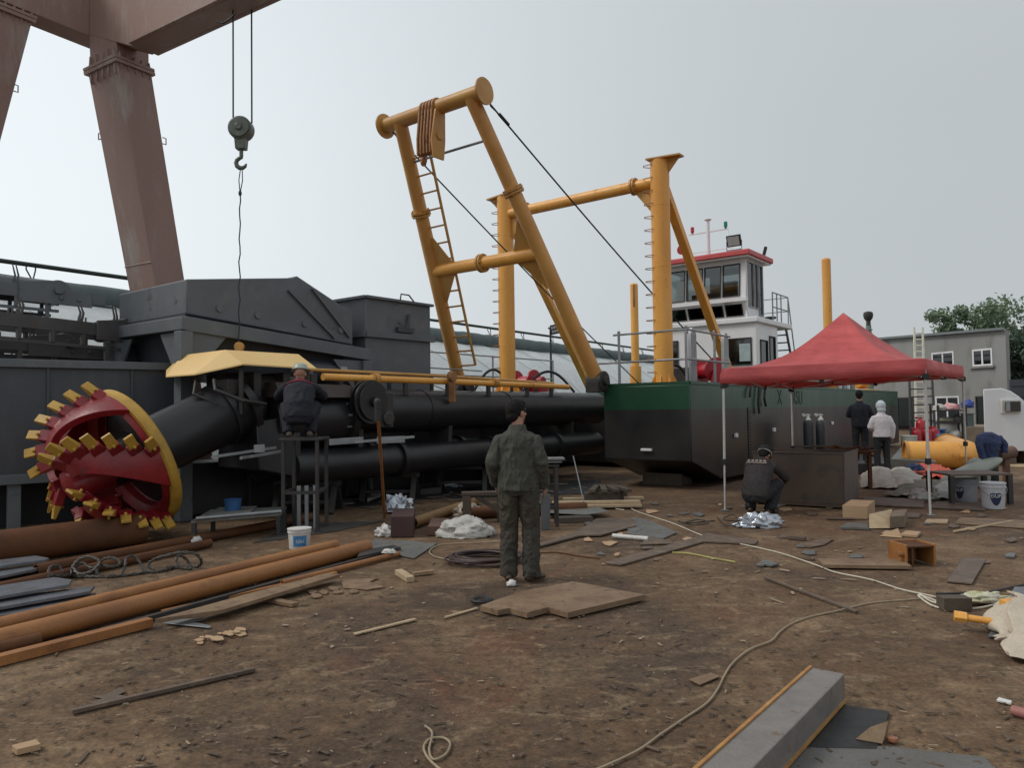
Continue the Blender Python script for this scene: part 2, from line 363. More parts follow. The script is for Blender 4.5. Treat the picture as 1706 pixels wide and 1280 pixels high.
LEAFD = M('leaf_dark', (0.075, 0.115, 0.075), (0.05, 0.085, 0.056), 1.0, 0.65, c3=(0.035, 0.06, 0.03), bump=0, trans=0.2)
BARK = M('bark', (0.07, 0.055, 0.042), None, 6, 0.85, bump=0.4)
GLASS = glass('tinted_glass', (0.42, 0.47, 0.47)); GLASSD = glass('dark_glass', (0.10, 0.11, 0.12))
REFLM = M('pane_reflection', (0.45, 0.55, 0.56), None, 3, 0.15, 0.2, bump=0)
REDL = M('red_lens', (0.5, 0.02, 0.03), None, 5, 0.2, bump=0); GRNL = M('green_lens', (0.02, 0.22, 0.16), None, 5, 0.2, bump=0)
LED = M('lamp_lens', (0.42, 0.43, 0.43), (0.33, 0.34, 0.34), 14, 0.25)
GREENPIPE = M('green_grey_pipe', (0.16, 0.22, 0.19), (0.12, 0.16, 0.14), 5, 0.5)
FGLASS = M('grey_green_fibreglass', (0.30, 0.33, 0.28), (0.24, 0.26, 0.22), 3, 0.4)
PITCHB = M('timber_dark', (0.10, 0.078, 0.055), (0.07, 0.05, 0.038), 6, 0.8, bump=0.2)
CHIPM = M('chips', (0.32, 0.24, 0.16), (0.22, 0.15, 0.10), 0.8, 0.8, c3=(0.42, 0.36, 0.29), bump=0)
CHIPD = M('dark_chips', (0.10, 0.07, 0.05), (0.15, 0.10, 0.07), 0.8, 0.8, bump=0)
EOL = None
# ================================================================== SETTING
def ground_mat():
    global nt
    mt = bpy.data.materials.new('yard_ground'); mt.use_nodes = True; nt = mt.node_tree; nt.nodes.clear()
    o = N('ShaderNodeOutputMaterial'); b = N('ShaderNodeBsdfPrincipled'); L(b.outputs[0], o.inputs[0])
    t = N('ShaderNodeTexCoord')
    def mapped(rot, sc):
        n = N('ShaderNodeMapping'); n.inputs['Rotation'].default_value = (0, 0, rot); n.inputs['Scale'].default_value = sc; L(t.outputs['Object'], n.inputs[0]); return n.outputs[0]
    def nz_(sc, det=6, rgh=0.62, vec=None, dist=0.0):
        n = N('ShaderNodeTexNoise'); n.inputs['Scale'].default_value = sc; n.inputs['Detail'].default_value = det; n.inputs['Roughness'].default_value = rgh
        n.inputs['Distortion'].default_value = dist; L(vec if vec is not None else t.outputs['Object'], n.inputs['Vector']); return n.outputs[0]
    def ramp(x, lo, hi, top=1.0):
        n = N('ShaderNodeMapRange'); n.inputs[1].default_value = lo; n.inputs[2].default_value = hi; n.inputs[4].default_value = top; L(x, n.inputs[0]); return n.outputs[0]
    def mix(f, a, c, mode='MIX'):
        n = N('ShaderNodeMix', data_type='RGBA', blend_type=mode)
        if isinstance(f, float): n.inputs[0].default_value = f
        else: L(f, n.inputs[0])
        for i, q in ((6, a), (7, c)):
            if isinstance(q, tuple): n.inputs[i].default_value = (*q, 1)
            else: L(q, n.inputs[i])
        return n.outputs[2]
    col = mix(ramp(nz_(0.45, 5), 0.38, 0.62), (0.138, 0.085, 0.048), (0.099, 0.060, 0.035))
    col = mix(ramp(nz_(1.1, 8, 0.7, mapped(0.5, (1, 1.3, 1)), 0.8), 0.49, 0.62, 0.75), col, (0.207, 0.141, 0.084))
    col = mix(ramp(nz_(0.33, 7, 0.66, mapped(1.1, (1, 1, 1)), 0.8), 0.53, 0.62, 0.75), col, (0.052, 0.035, 0.026))
    col = mix(ramp(nz_(0.8, 6, 0.6, mapped(2.2, (1.3, 1, 1)), 0.4), 0.58, 0.68, 0.6), col, (0.129, 0.055, 0.031))
    col = mix(ramp(nz_(3.2, 9, 0.75, mapped(-0.7, (1, 1.7, 1)), 1.2), 0.54, 0.66, 0.75), col, (0.259, 0.188, 0.119))
    col = mix(ramp(nz_(2.1, 8, 0.7, mapped(0.9, (1, 1.8, 1)), 0.8), 0.57, 0.68, 0.7), col, (0.041, 0.028, 0.021))
    fine = nz_(38, 8, 0.75)
    col = mix(0.75, col, mix(ramp(fine, 0.33, 0.67), (0.42, 0.42, 0.42), (1.55, 1.5, 1.42)), 'MULTIPLY')
    mid = nz_(9, 8, 0.72)
    col = mix(0.55, col, mix(ramp(mid, 0.35, 0.65), (0.5, 0.5, 0.5), (1.45, 1.43, 1.38)), 'MULTIPLY')
    sp = N('ShaderNodeTexVoronoi', feature='F1'); sp.inputs['Scale'].default_value = 26; L(t.outputs['Object'], sp.inputs['Vector'])
    msk = math_n('MULTIPLY', ramp(sp.outputs['Distance'], 0.14, 0.10), ramp(nz_(1.7, 4), 0.52, 0.60))
    col = mix(math_n('MULTIPLY', msk, 0.8), col, (0.22, 0.17, 0.12))
    L(col, b.inputs['Base Color'])
    rr = math_n('MULTIPLY_ADD', nz_(0.7, 6), 0.5); rr.node.inputs[2].default_value = 0.58; L(rr, b.inputs['Roughness'])
    b.inputs['Specular IOR Level'].default_value = 0.35
    bp = N('ShaderNodeBump'); bp.inputs['Strength'].default_value = 0.55; bp.inputs['Distance'].default_value = 0.03
    L(math_n('ADD', math_n('MULTIPLY', fine, 0.5), math_n('ADD', mid, nz_(2.5, 8, 0.7))), bp.inputs['Height']); L(bp.outputs[0], b.inputs['Normal'])
    return mt
xs = [-500, -150, -60, -30] + [-15 + .22 * i for i in range(137)] + [30, 60, 150, 500]
ys = [-60, -20, -5] + [0 + .22 * i for i in range(110)] + [40, 70, 150, 600]
gm = MB(); gm.grid([[V((x, y, (noise.fractal(V((x * .9, y * .9, 0)), 1, 2, 3) * 0.006 - 0.006) if -16 < x < 16 and -1 < y < 25 else -0.006)) for y in ys] for x in xs])
gr = bpy.data.objects.new('ground', mesh_of('ground', gm, ground_mat(), V((0, 0, 0)))); COL.objects.link(gr); tag(gr, 'brown dirty yard ground strewn with scrap', None, None, 'structure')

# ------------------------------------------------------------------ dredger frames of reference
HA = V((0.616, 0.788, 0)); HP = V((-0.788, 0.616, 0))          # aft, port
HC = at(1150, 660, 14.5); HC.z = 0
def H(s, p, z): return HC + HA * s + HP * p + Z * z
DECK = 2.07
YELM = M('yellow_dusty', (0.60, 0.31, 0.085), (0.50, 0.24, 0.065), 1.4, 0.45, bump=0.03, spot=(0.22, 0.10, 0.03), samt=0.31, sscale=3, fine=0.12)
def hull_mat():
    mt = M('hull_paint', (0.010, 0.055, 0.026), (0.013, 0.070, 0.032), 0.5, 0.32, bump=0.04, stretch=(1, 1, .4), fine=0.12)
    global nt
    nt = mt.node_tree; b = [n for n in nt.nodes if n.type == 'BSDF_PRINCIPLED'][0]
    old = b.inputs['Base Color'].links[0].from_socket
    t = N('ShaderNodeTexCoord'); sx = N('ShaderNodeSeparateXYZ'); L(t.outputs['Object'], sx.inputs[0])
    n1 = N('ShaderNodeTexNoise'); n1.inputs['Scale'].default_value = 0.9; n1.inputs['Detail'].default_value = 8; L(t.outputs['Object'], n1.inputs['Vector'])
    mr = N('ShaderNodeMapRange'); mr.inputs[1].default_value = 0.38; mr.inputs[2].default_value = 0.66; L(n1.outputs[0], mr.inputs[0])
    low = N('ShaderNodeMix', data_type='RGBA'); L(mr.outputs[0], low.inputs[0]); low.inputs[6].default_value = (0.016, 0.016, 0.017, 1); low.inputs[7].default_value = (0.034, 0.030, 0.027, 1)
    th = math_n('GREATER_THAN', sx.outputs[2], 1.585)
    mx = N('ShaderNodeMix', data_type='RGBA'); L(th, mx.inputs[0]); L(low.outputs[2], mx.inputs[6]); L(old, mx.inputs[7]); L(mx.outputs[2], b.inputs['Base Color'])
    return mt
HULLM = hull_mat()
dr = thing('dredger', 'green and black dredger hull with yellow gantry columns and white wheelhouse', 'dredger', H(9, 3.75, 0))
# hull: two bow pontoons either side of a well, joined aft
def pontoon(mb, p0, p1, s0, s1):
    prof = [(s0, 0.57), (s0 + 1.45, 0.12), (s1, 0.12), (s1, DECK), (s0, DECK)]
    mb.prism([H(s, p0, z) for s, z in prof], HP * (p1 - p0))
hb = MB(); pontoon(hb, 0, 1.94, 0, 19.0)
part('hull', hb, HULLM, dr, 0.02)
hb = MB(); pontoon(hb, 5.6, 7.5, 0, 19.0); hb.hexa([H(4.5, 1.94, .12), H(19, 1.94, .12), H(19, 5.6, .12), H(4.5, 5.6, .12), H(4.5, 1.94, DECK - .004), H(19, 1.94, DECK - .004), H(19, 5.6, DECK - .004), H(4.5, 5.6, DECK - .004)])
part('hull', hb, HULLM, dr, 0.02)
b_ = MB()
for p in (0.02, 7.48): b_.beam(H(0.03, p, DECK + .03), H(18.97, p, DECK + .03), .05, .06)
b_.beam(H(.03, .02, DECK + .03), H(.03, 1.9, DECK + .03), .05, .06); pieces('deck_edge', b_, HULLM, dr)
# zinc anodes
for s, z in ((2.2, 1.0), (4.6, 1.05), (9.6, 1.1)):
    b_ = MB(); b_.box(H(s, -.03, z), (.14, .05, .09), Mx.Rotation(R(52), 3, 'Z')); part('anode', b_, WHITE, dr, .01)
b_ = MB(); b_.box(H(-.03, .95, .78), (.06, .24, .055), Mx.Rotation(R(52), 3, 'Z')); part('anode', b_, WHITE, dr, .01)
# draught scale : a strip of short bars on the hull side
b_ = MB()
for i in range(17):
    z = .42 + i * .068; b_.box(H(3.05, -.006, z), (.10 if i % 2 else .19, .012, .026), Mx.Rotation(R(52), 3, 'Z'))
b_.box(H(2.98, -.006, 1.0), (.03, .01, 1.2), Mx.Rotation(R(52), 3, 'Z')); part('draught_marks', b_, DARKI, dr)
def text_mesh(txt, size, depth=0.004):
    cu = bpy.data.curves.new('t', 'FONT'); cu.body = txt; cu.size = size; cu.extrude = depth; cu.align_x = 'CENTER'; cu.align_y = 'CENTER'
    o = bpy.data.objects.new('t', cu); COL.objects.link(o); dg = bpy.context.evaluated_depsgraph_get(); dg.update()
    me = bpy.data.meshes.new_from_object(o.evaluated_get(dg)); bpy.data.objects.remove(o); return me
HLET = M('hull_letter', (0.007, 0.033, 0.017), None, 3, 0.5, bump=0)
for txt, s in (('X', 5.15), ('RSU', 6.55)):
    me = text_mesh(txt, .52); bm = bmesh.new(); bm.from_mesh(me)
    for v in bm.verts: v.co = H(s + v.co.x * 0.9, -.004 - v.co.z, 1.82 + v.co.y) - WL[dr]
    bm.to_mesh(me); bm.free(); me.materials.append(HLET); place('hull_lettering', me, dr)
# ------------------------------------------------------------------ spud gantry columns
COLZ = 7.25
for p, outw in ((1.5, -1), (6.0, 1)):
    mb = MB(); mb.tube(H(1.9, p, DECK), H(1.9, p, COLZ), .215, n=32)
    for zz in (3.3, 4.8, 6.2): mb.lathe(H(1.9, p, zz), Z, [(.212, -.012), (.219, -.004), (.219, .004), (.212, .012)], 32, True)
    c = part('portal_column', mb, YEL, dr)
    mb = MB(); mb.tube(H(1.9, p, DECK), H(1.9, p, DECK + .05), .36, n=28)
    for k in range(8):
        an = k * math.pi / 4 + .2; d = HA * math.cos(an) + HP * math.sin(an)
        mb.prism([H(1.9, p, DECK + .05) + d * .21, H(1.9, p, DECK + .05) + d * .34, H(1.9, p, DECK + .30) + d * .21], d.cross(Z) * .02)
    part('column_foot', mb, YEL, c)
    mb = MB(); top = H(1.9, p, COLZ)
    o_ = HP * outw
    mb.prism([top + HA * .26 - o_ * .22, top + HA * .12 + o_ * .55, top - HA * .12 + o_ * .55, top - HA * .26 - o_ * .22], Z * .035)
    mb.prism([top + o_ * .21, top + o_ * .50, top + o_ * .21 - Z * .32], HA * .025)
    part('top_plate', mb, YEL2, c)
    mb = MB()
    side = (HA * -0.45 + HP * 0.9).normalized()
    for k in range(17):
        z = DECK + .35 + k * .295; q = side.cross(Z); b0 = H(1.9, p, z)
        mb.path([b0 + side * .17 + q * .15, b0 + side * .36 + q * .05, b0 + side * .36 - q * .05, b0 + side * .17 - q * .15], .0095, 6)
    pieces('rung', mb, RUSTY, c)
mb = MB(); mb.tube(H(1.9, 1.65, 6.78), H(1.9, 5.85, 6.78), .135, n=24); part('cross_beam', mb, YEL, dr)
for p in (2.15, 5.3):
    mb = MB()
    for e in (-.03, .03): mb.tube(H(1.9, p + e - .02, 6.78), H(1.9, p + e + .02, 6.78), .20, n=20)
    for k in range(8):
        an = k * math.pi / 4; d = HA * math.cos(an) * .168 + Z * math.sin(an) * .168; mb.tube(H(1.9, p - .08, 6.78) + d, H(1.9, p + .08, 6.78) + d, .018, n=6)
    part('flange', mb, YEL2, dr)
for p, q in ((1.68, 1), (5.82, -1)):
    mb = MB(); mb.prism([H(1.89, p, 6.70), H(1.89, p + .5 * q, 6.68), H(1.89, p, 6.05)], HA * .022); part('gusset', mb, YEL2, dr)
for p in (1.5, 6.0):
    mb = MB(); mb.beam(H(2.05, p, 6.75), H(6.1, p, DECK), .17, .20, HP); part('back_brace', mb, YEL, dr, .012)
# ------------------------------------------------------------------ ladder hoist A-frame
FT = [H(-.12, 2.0, DECK + .12), H(-.12, 5.85, DECK + .12)]; TP = [H(-2.9, 2.98, 7.56), H(-2.9, 4.92, 7.56)]
for k in (0, 1):
    f, t = FT[k], TP[k]
    mb = MB(); mb.tube(f, t, .155, .145, n=24); lg = part('frame_leg', mb, YELM, dr)
    mb = MB(); d = (t - f).normalized(); j = f + d * (t - f).length * .69
    for e in (-.05, .01): mb.tube(j + d * e, j + d * (e + .04), .215, n=20)
    for q in range(8):
        x, y = mb.frame(d); an = q * math.pi / 4; r_ = (x * math.cos(an) + y * math.sin(an)) * .185; mb.tube(j + r_ - d * .08, j + r_ + d * .08, .018, n=6)
    part('flange', mb, YEL2, lg)
    mb = MB(); mb.tube(f - HP * .17, f + HP * .17, .21, n=24); mb.tube(f - HP * .24, f + HP * .24, .09, n=14); mb.box(f - Z * .12, (.5, .3, .24), Mx.Rotation(R(52), 3, 'Z'))
    part('hinge', mb, DARKM, dr, .01)
# inner rib plate along each leg
ax = (TP[1] - TP[0]).normalized()
mb = MB(); mb.tube(H(-2.9, 2.68, 7.60), H(-2.9, 5.36, 7.60), .15, n=28); tb = part('head_beam', mb, YEL2, dr)
for p, q in ((2.68, -1), (5.36, 1)):
    mb = MB(); c0 = H(-2.9, p, 7.60); mb.tube(c0, c0 + HP * q * .035, .255, n=32); part('end_disc', mb, YEL2, tb)
CB = [FT[k].lerp(TP[k], .475) for k in (0, 1)]
mb = MB(); mb.tube(CB[0], CB[1], .135, n=24); cbo = part('cross_bar', mb, YEL, dr)
mb = MB(); mid = CB[0].lerp(CB[1], .52); u_ = (CB[1] - CB[0]).normalized()
for e in (-.05, .012): mb.tube(mid + u_ * e, mid + u_ * (e + .038), .20, n=20)
for q in range(8):
    an = q * math.pi / 4; x, y = mb.frame(u_); r_ = (x * math.cos(an) + y * math.sin(an)) * .168; mb.tube(mid + r_ - u_ * .08, mid + r_ + u_ * .08, .018, n=6)
part('flange', mb, YEL2, cbo)
nrm = (TP[0] - FT[0]).cross(u_).normalized()
for k, sg in ((0, 1), (1, -1)):
    d = (TP[k] - FT[k]).normalized()
    for up_ in (1, -1):
        mb = MB(); mb.prism([CB[k] + d * up_ * .05, CB[k] + u_ * sg * .62 + d * up_ * .11, CB[k] + u_ * sg * .20 + d * up_ * .75, CB[k] + d * up_ * .75], nrm * .022); part('gusset', mb, YEL2, cbo)
a0 = FT[0].lerp(TP[0], .865); a1 = FT[1].lerp(TP[1], .865)
mb = MB(); mb.tube(a0, a1, .026, n=10); part('spreader_bar', mb, GALV, dr)
# access ladder on the port leg
d = (TP[1] - FT[1]).normalized(); L0 = FT[1] + d * .55; L1 = FT[1].lerp(TP[1], .875); io = -u_ * .62
mb = MB(); mb.beam(L0 + io, L1 + io, .055, .03, nrm)
n_ = 13
for i in range(n_ + 1):
    c0 = L0.lerp(L1, i / n_); mb.beam(c0 + io, c0 - u_ * .12, .036, .030, nrm)
part('access_ladder', mb, YEL2, dr)
# hoist sheave bracket on the head beam
mb = MB()
ctr = H(-2.9, 4.02, 7.60)
for i in range(5):
    e = ctr + HP * (i - 2) * .085
    mb.tube(e - HP * .026, e + HP * .026, .19, n=24)
    z0 = Z * -1; dn = (Z * -1 + HA * -.14).normalized()
    mb.prism([e + HA * .17, e - HA * .17, e - HA * .15 + dn * .62, e - HA * .10 + dn * .95, e + HA * .09 + dn * .95, e + HA * .13 + dn * .62], HP * .045)
sb = part('hoist_bracket', mb, M('bracket_paint', (.40, .19, .065), (.28, .13, .05), 4, .55, spot=(.14, .06, .03), samt=.38), dr, .012)
mb = MB(); dn = (Z * -1 + HA * -.14).normalized(); ec = ctr - HP * .24
mb.prism([ec + HA * .10 + dn * .1, ec - HA * .17 + dn * .1, ec - HA * .2 + dn * .75, ec - HA * .10 + dn * 1.08, ec + HA * .19 + dn * 1.08, ec + HA * .18 + dn * .7], HP * -.04)
mb.tube(ec + dn * .62 - HP * .07, ec + dn * .62, .085, n=18); part('cheek_plate', mb, YEL2, sb, .006)
mb = MB(); e = ctr + dn * 1.04 + HP * .1; mb.tube(e - HP * .03, e + HP * .03, .07, n=14)
mb.lathe(e + dn * .06, HP, [(.035, -.02), (.065, -.02), (.065, .02), (.035, .02)], 16, True); part('shackle_eye', mb, RUSTY, sb)
# stay cables
for (s0, p0, z0), (s1, p1, z1) in (((-2.85, 2.72, 7.53), (5.9, 1.45, 2.25)), ((-2.85, 5.28, 7.53), (8.6, 5.5, 2.2))):
    mb = MB(); A_, B_ = H(s0, p0, z0), H(s1, p1, z1)
    mb.path([A_.lerp(B_, i / 24) - Z * (.10 * math.sin(math.pi * i / 24)) for i in range(25)], .017, 8)
    dd = (B_ - A_).normalized(); mb.tube(A_ + dd * .45, A_ + dd * .75, .032, n=8)
    mb.path([A_ + HP * .05 + Z * .18, A_ + dd * .25 + HP * .03, A_ + dd * .5], .013, 6)
    part('stay_cable', mb, ROPE, dr)
# ------------------------------------------------------------------ wheelhouse
RZ = Mx.Rotation(R(52) , 3, 'Z')      # local x -> aft, local y -> port
def hbox(mb, s0, s1, p0, p1, z0, z1): return mb.hexa([H(s0, p0, z0), H(s1, p0, z0), H(s1, p1, z0), H(s0, p1, z0), H(s0, p0, z1), H(s1, p0, z1), H(s1, p1, z1), H(s0, p1, z1)])
S0, P0, P1 = 7.2, 1.30, 4.08
def panel(mb, A_, ux, uy, w_, h_, holes, t, nin):
    """wall panel of width w_ and height h_ with rectangular openings, thickness t towards nin"""
    xs_ = sorted({0, w_} | {x for q in holes for x in q[:2]}); ys_ = sorted({0, h_} | {y for q in holes for y in q[2:]})
    for i in range(len(xs_) - 1):
        for j in range(len(ys_) - 1):
            cx, cy = (xs_[i] + xs_[i + 1]) / 2, (ys_[j] + ys_[j + 1]) / 2
            if any(q[0] < cx < q[1] and q[2] < cy < q[3] for q in holes): continue
            mb.prism([A_ + ux * xs_[i] + uy * ys_[j], A_ + ux * xs_[i + 1] + uy * ys_[j], A_ + ux * xs_[i + 1] + uy * ys_[j + 1], A_ + ux * xs_[i] + uy * ys_[j + 1]], nin * t)
def window(parent, A_, ux, uy, x0, x1, y0, y1, nout, fm, gm_, fw_=.035, panes=1, name='window'):
    mb = MB(); P_ = lambda x, y: A_ + ux * x + uy * y
    for (xa, ya), (xb, yb) in (((x0, y0 + fw_ / 2), (x1, y0 + fw_ / 2)), ((x0, y1 - fw_ / 2), (x1, y1 - fw_ / 2))): mb.beam(P_(xa, ya) + nout * .008, P_(xb, yb) + nout * .008, .05, fw_, uy)
    for x in [x0 + fw_ / 2, x1 - fw_ / 2] + [x0 + (x1 - x0) * k / panes for k in range(1, panes)]: mb.beam(P_(x, y0 + fw_) + nout * .008, P_(x, y1 - fw_) + nout * .008, .046, fw_, ux)
    f = part(name, mb, fm, parent)
    mb = MB(); mb.prism([P_(x0 + .01, y0 + .01) - nout * .012, P_(x1 - .01, y0 + .01) - nout * .012, P_(x1 - .01, y1 - .01) - nout * .012, P_(x0 + .01, y1 - .01) - nout * .012], nout * .008)
    part('pane', mb, gm_, f); return f
# lower storey
zl0, zl1 = DECK, 3.98
lf = H(S0, P0, zl0); wlow = P1 - P0
mb = MB()
panel(mb, lf, HP, Z, wlow, zl1 - zl0, [(.12, 1.0, .72, 1.50), (2.35, 2.95, .55, 1.55)], .06, HA)
panel(mb, H(S0 + .06, P0, zl0), HA, Z, 1.75, zl1 - zl0, [(.25, .85, .55, 1.45), (1.0, 1.5, .0, 1.6)], .06, HP)
hbox(mb, S0 + 1.75, S0 + 1.81, P0 + .06, P1, zl0, zl1); hbox(mb, S0 + .06, S0 + 1.75, P1 - .06, P1, zl0, zl1)
wh = part('wheelhouse', mb, WHITE, dr, 0)
mb = MB(); hbox(mb, S0 + .5, S0 + .55, P0 + .07, P1 - .07, zl0, zl1 - .02); part('dark_bulkhead', mb, DARKI, wh)
window(wh, lf, HP, Z, .12, 1.0, .72, 1.50, -HA, BLKR, GLASSD); window(wh, lf, HP, Z, 2.35, 2.95, .55, 1.55, -HA, BLKR, GLASSD)
window(wh, H(S0 + .06, P0, zl0), HA, Z, .25, .85, .55, 1.45, -HP, BLKR, GLASS); window(wh, H(S0 + .06, P0, zl0), HA, Z, 1.0, 1.5, .0, 1.6, -HP, BLKR, GLASSD, name='door')
mb = MB(); mb.prism([H(S0 - .004, P0 + .16, 2.90), H(S0 - .004, P0 + .48, 2.90), H(S0 - .004, P0 + .48, 3.40), H(S0 - .004, P0 + .16, 3.40)], HA * -.008); part('pane_reflection', mb, REFLM, wh)  # pale rectangle painted over the dark window as a reflection
# roof deck between the storeys, running out as a platform aft
mb = MB(); hbox(mb, S0 - .10, S0 + 2.9, P0 - .10, P1 + .05, zl1, zl1 + .16); part('upper_deck', mb, WHITE, wh, .03)
# upper storey: big raked panes over a sill, then a row of low panes raked inwards
zu = zl1 + .16; p0, p1 = P0 + .22, P1 - .12; wu = p1 - p0; s1 = S0 + 1.35
mb = MB()
sillz, lowz = zu + .46, zu + .10
A0 = H(S0 + .06, p0, zu); A1 = H(S0 - .12, p0, sillz)
lowup = (A1 - A0).normalized(); lowh = (A1 - A0).length
lowholes = [(.12 + i * (wu - .15) / 4, .12 + i * (wu - .15) / 4 + (wu - .15) / 4 - .07, .07, lowh - .07) for i in range(4)]
nl = HP.cross(lowup).normalized(); nl = nl if nl.dot(HA) > 0 else -nl
panel(mb, A0, HP, lowup, wu, lowh, lowholes, .05, nl)
B0 = H(S0 - .12, p0, sillz + .10); B1 = H(S0 - .02, p0, 5.86); bigup = (B1 - B0).normalized(); bigh = (B1 - B0).length
bigholes = [(.16 + i * (wu - .2) / 4, .16 + i * (wu - .2) / 4 + (wu - .2) / 4 - .045, .05, bigh - .17) for i in range(4)]
nb = HP.cross(bigup).normalized(); nb = nb if nb.dot(HA) > 0 else -nb
panel(mb, B0, HP, bigup, wu, bigh, bigholes, .05, nb)
hbox(mb, S0 - .17, S0 + .0, p0 - .03, p1 + .03, sillz, sillz + .10)
sideholes = [(.10, .52, .30, 1.62), (.58, .86, .30, 1.62), (.92, 1.25, .12, 1.62)]
panel(mb, H(S0 - .02, p0, zu), HA, Z, 1.37, 5.86 - zu, sideholes, .05, HP)
panel(mb, H(S0 - .02, p1 - .05, zu), HA, Z, 1.37, 5.86 - zu, [(.15, 1.2, .5, 1.55)], .05, HP)
panel(mb, H(s1, p0 + .05, zu), HP, Z, wu - .1, 5.86 - zu, [(.2, 1.2, .6, 1.5), (1.6, 2.6, .6, 1.5)], .05, -HA)
cb = part('wheelhouse_cabin', mb, WHITE, dr)
for q in bigholes: window(cb, B0, HP, bigup, *q, -nb, BLKR, GLASS, .022)
for q in lowholes: window(cb, A0, HP, lowup, *q, -nl, BLKR, GLASSD, .022)
for q in sideholes[:2]: window(cb, H(S0 - .02, p0, zu), HA, Z, *q, -HP, GALV, GLASS)
window(cb, H(S0 - .02, p0, zu), HA, Z, *sideholes[2], -HP, GALV, GLASSD, name='cabin_door')
mb = MB(); hbox(mb, S0 - .36, s1 + .28, p0 - .22, p1 + .22, 5.86, 6.02); part('roof', mb, REDROOF, cb, .03)
mb = MB(); hbox(mb, S0 - .30, s1 + .22, p0 - .16, p1 + .16, 5.82, 5.86); part('ceiling_panel', mb, WHITE, cb)
mb = MB(); hbox(mb, S0 + .35, S0 + .75, p0 + .55, p1 - .6, zu, zu + .85); mb.box(H(S0 + .85, p0 + .9, zu + .62), (.45, .45, .12), RZ); mb.box(H(S0 + 1.05, p0 + .9, zu + .95), (.10, .45, .6), RZ); part('control_desk', mb, M('console', (.18, .17, .10), None, 4, .6), cb, .02)
# mast with lights, horn and floodlights
mb = MB(); mr = H(S0 + .55, p0 + 1.35, 6.02); tp = mr + Z * 1.22
mb.tube(mr, tp, .06, .05, n=12); mb.tube(tp, tp + Z * .02, .11, n=14)
mb.beam(mr + Z * .86 + HP * .62, mr + Z * .86 - HP * .62, .035, .035); mb.path([mr + Z * .28 + HP * .8, mr + Z * .28 - HP * .75], .012, 6); mb.path([mr + Z * .86 - HP * .62, mr + Z * .3 - HP * .75], .008, 5)
ms_ = part('mast', mb, WHITE, dr)
for q, mt in ((.5, REDL), (-.55, GRNL)):
    mb = MB(); c0 = mr + Z * .88 + HP * q; mb.tube(c0, c0 + Z * .05, .035, n=10); mb.tube(c0 + Z * .05, c0 + Z * .19, .055, n=14); mb.ball(c0 + Z * .19, (.055, .055, .02), 12); part('navigation_light', mb, mt, ms_)
mb = MB(); c0 = H(S0 - .1, p0 + 1.85, 6.02); mb.tube(c0, c0 + Z * .14, .03, n=8); mb.tube(c0 + Z * .27 - HA * .14, c0 + Z * .27 + HA * .12, .15, .09, n=20); mb.ball(c0 + Z * .27 - HA * .15, (.05, .05, .05), 10); mb.beam(c0 + Z * .38, c0 + Z * .52, .03, .03); part('horn', mb, REDP, dr, .006)
def floodlight(c0, dirv, wd, hg):
    dirv = dirv.normalized(); x = dirv.cross(Z).normalized(); y = x.cross(dirv); mb = MB()
    mb.prism([c0 + x * wd + y * hg, c0 - x * wd + y * hg, c0 - x * wd - y * hg, c0 + x * wd - y * hg], -dirv * .09)
    mb.path([c0 - dirv * .05 + x * wd * 1.08, c0 - dirv * .05 + x * wd * 1.08 - Z * (hg + .1), c0 - dirv * .05 - x * wd * 1.08 - Z * (hg + .1), c0 - dirv * .05 - x * wd * 1.08], .015, 6)
    return mb, [c0 + x * wd * .84 + y * hg * .8, c0 - x * wd * .84 + y * hg * .8, c0 - x * wd * .84 - y * hg * .8, c0 + x * wd * .84 - y * hg * .8], dirv
for c0, dv in ((H(S0 - .28, p0 + .25, 6.30), -HA - Z * .35), (H(s1 + .12, p0 - .05, 6.18), HA * .4 - HP - Z * .3)):
    mb, q, dv = floodlight(c0, dv, .20, .16); f = part('floodlight', mb, BLKR, dr, .01); mb = MB(); mb.prism(q, dv * .006); part('lens', mb, LED, f)
# platform railing and stair
mb = MB(); rz = zl1 + .16
ps = [H(s1 + .1, P0 + .0, rz), H(S0 + 2.2, P0 + .0, rz), H(S0 + 2.85, P0 + .0, rz), H(S0 + 2.85, P0 + 1.3, rz)]
for hgt in (.42, .85): mb.path([p + Z * hgt for p in ps], .02, 8)
for p in ps + [ps[1].lerp(ps[0], .5)]: mb.tube(p, p + Z * .85, .02, n=8)
mb.path([ps[2] + Z * .85, ps[2] + HA * .55 - Z * .9, ps[2] + HA * .75 - Z * 1.9], .02, 8)
part('railing', mb, GALV, wh)
mb = MB()
for q in (0, .6): mb.beam(H(S0 + 2.9, P0 + .1 + q, rz - .1), H(S0 + 3.9, P0 + .1 + q, DECK), .03, .14)
for i in range(8): c0 = H(S0 + 2.95 + i * .12, P0 + .4, rz - .3 - i * .23); mb.box(c0, (.16, .58, .03), RZ)
part('stair', mb, DARKM, wh)
mb = MB(); mb.tube(H(S0 + 2.1, P0 + .3, rz), H(S0 + 2.1, P0 + .3, rz + .14), .06, n=12); mb.tube(H(S0 + 2.1, P0 + .3, rz + .14), H(S0 + 2.1, P0 + .3, rz + .2), .17, n=18); part('vent_cap', mb, DARKM, wh)
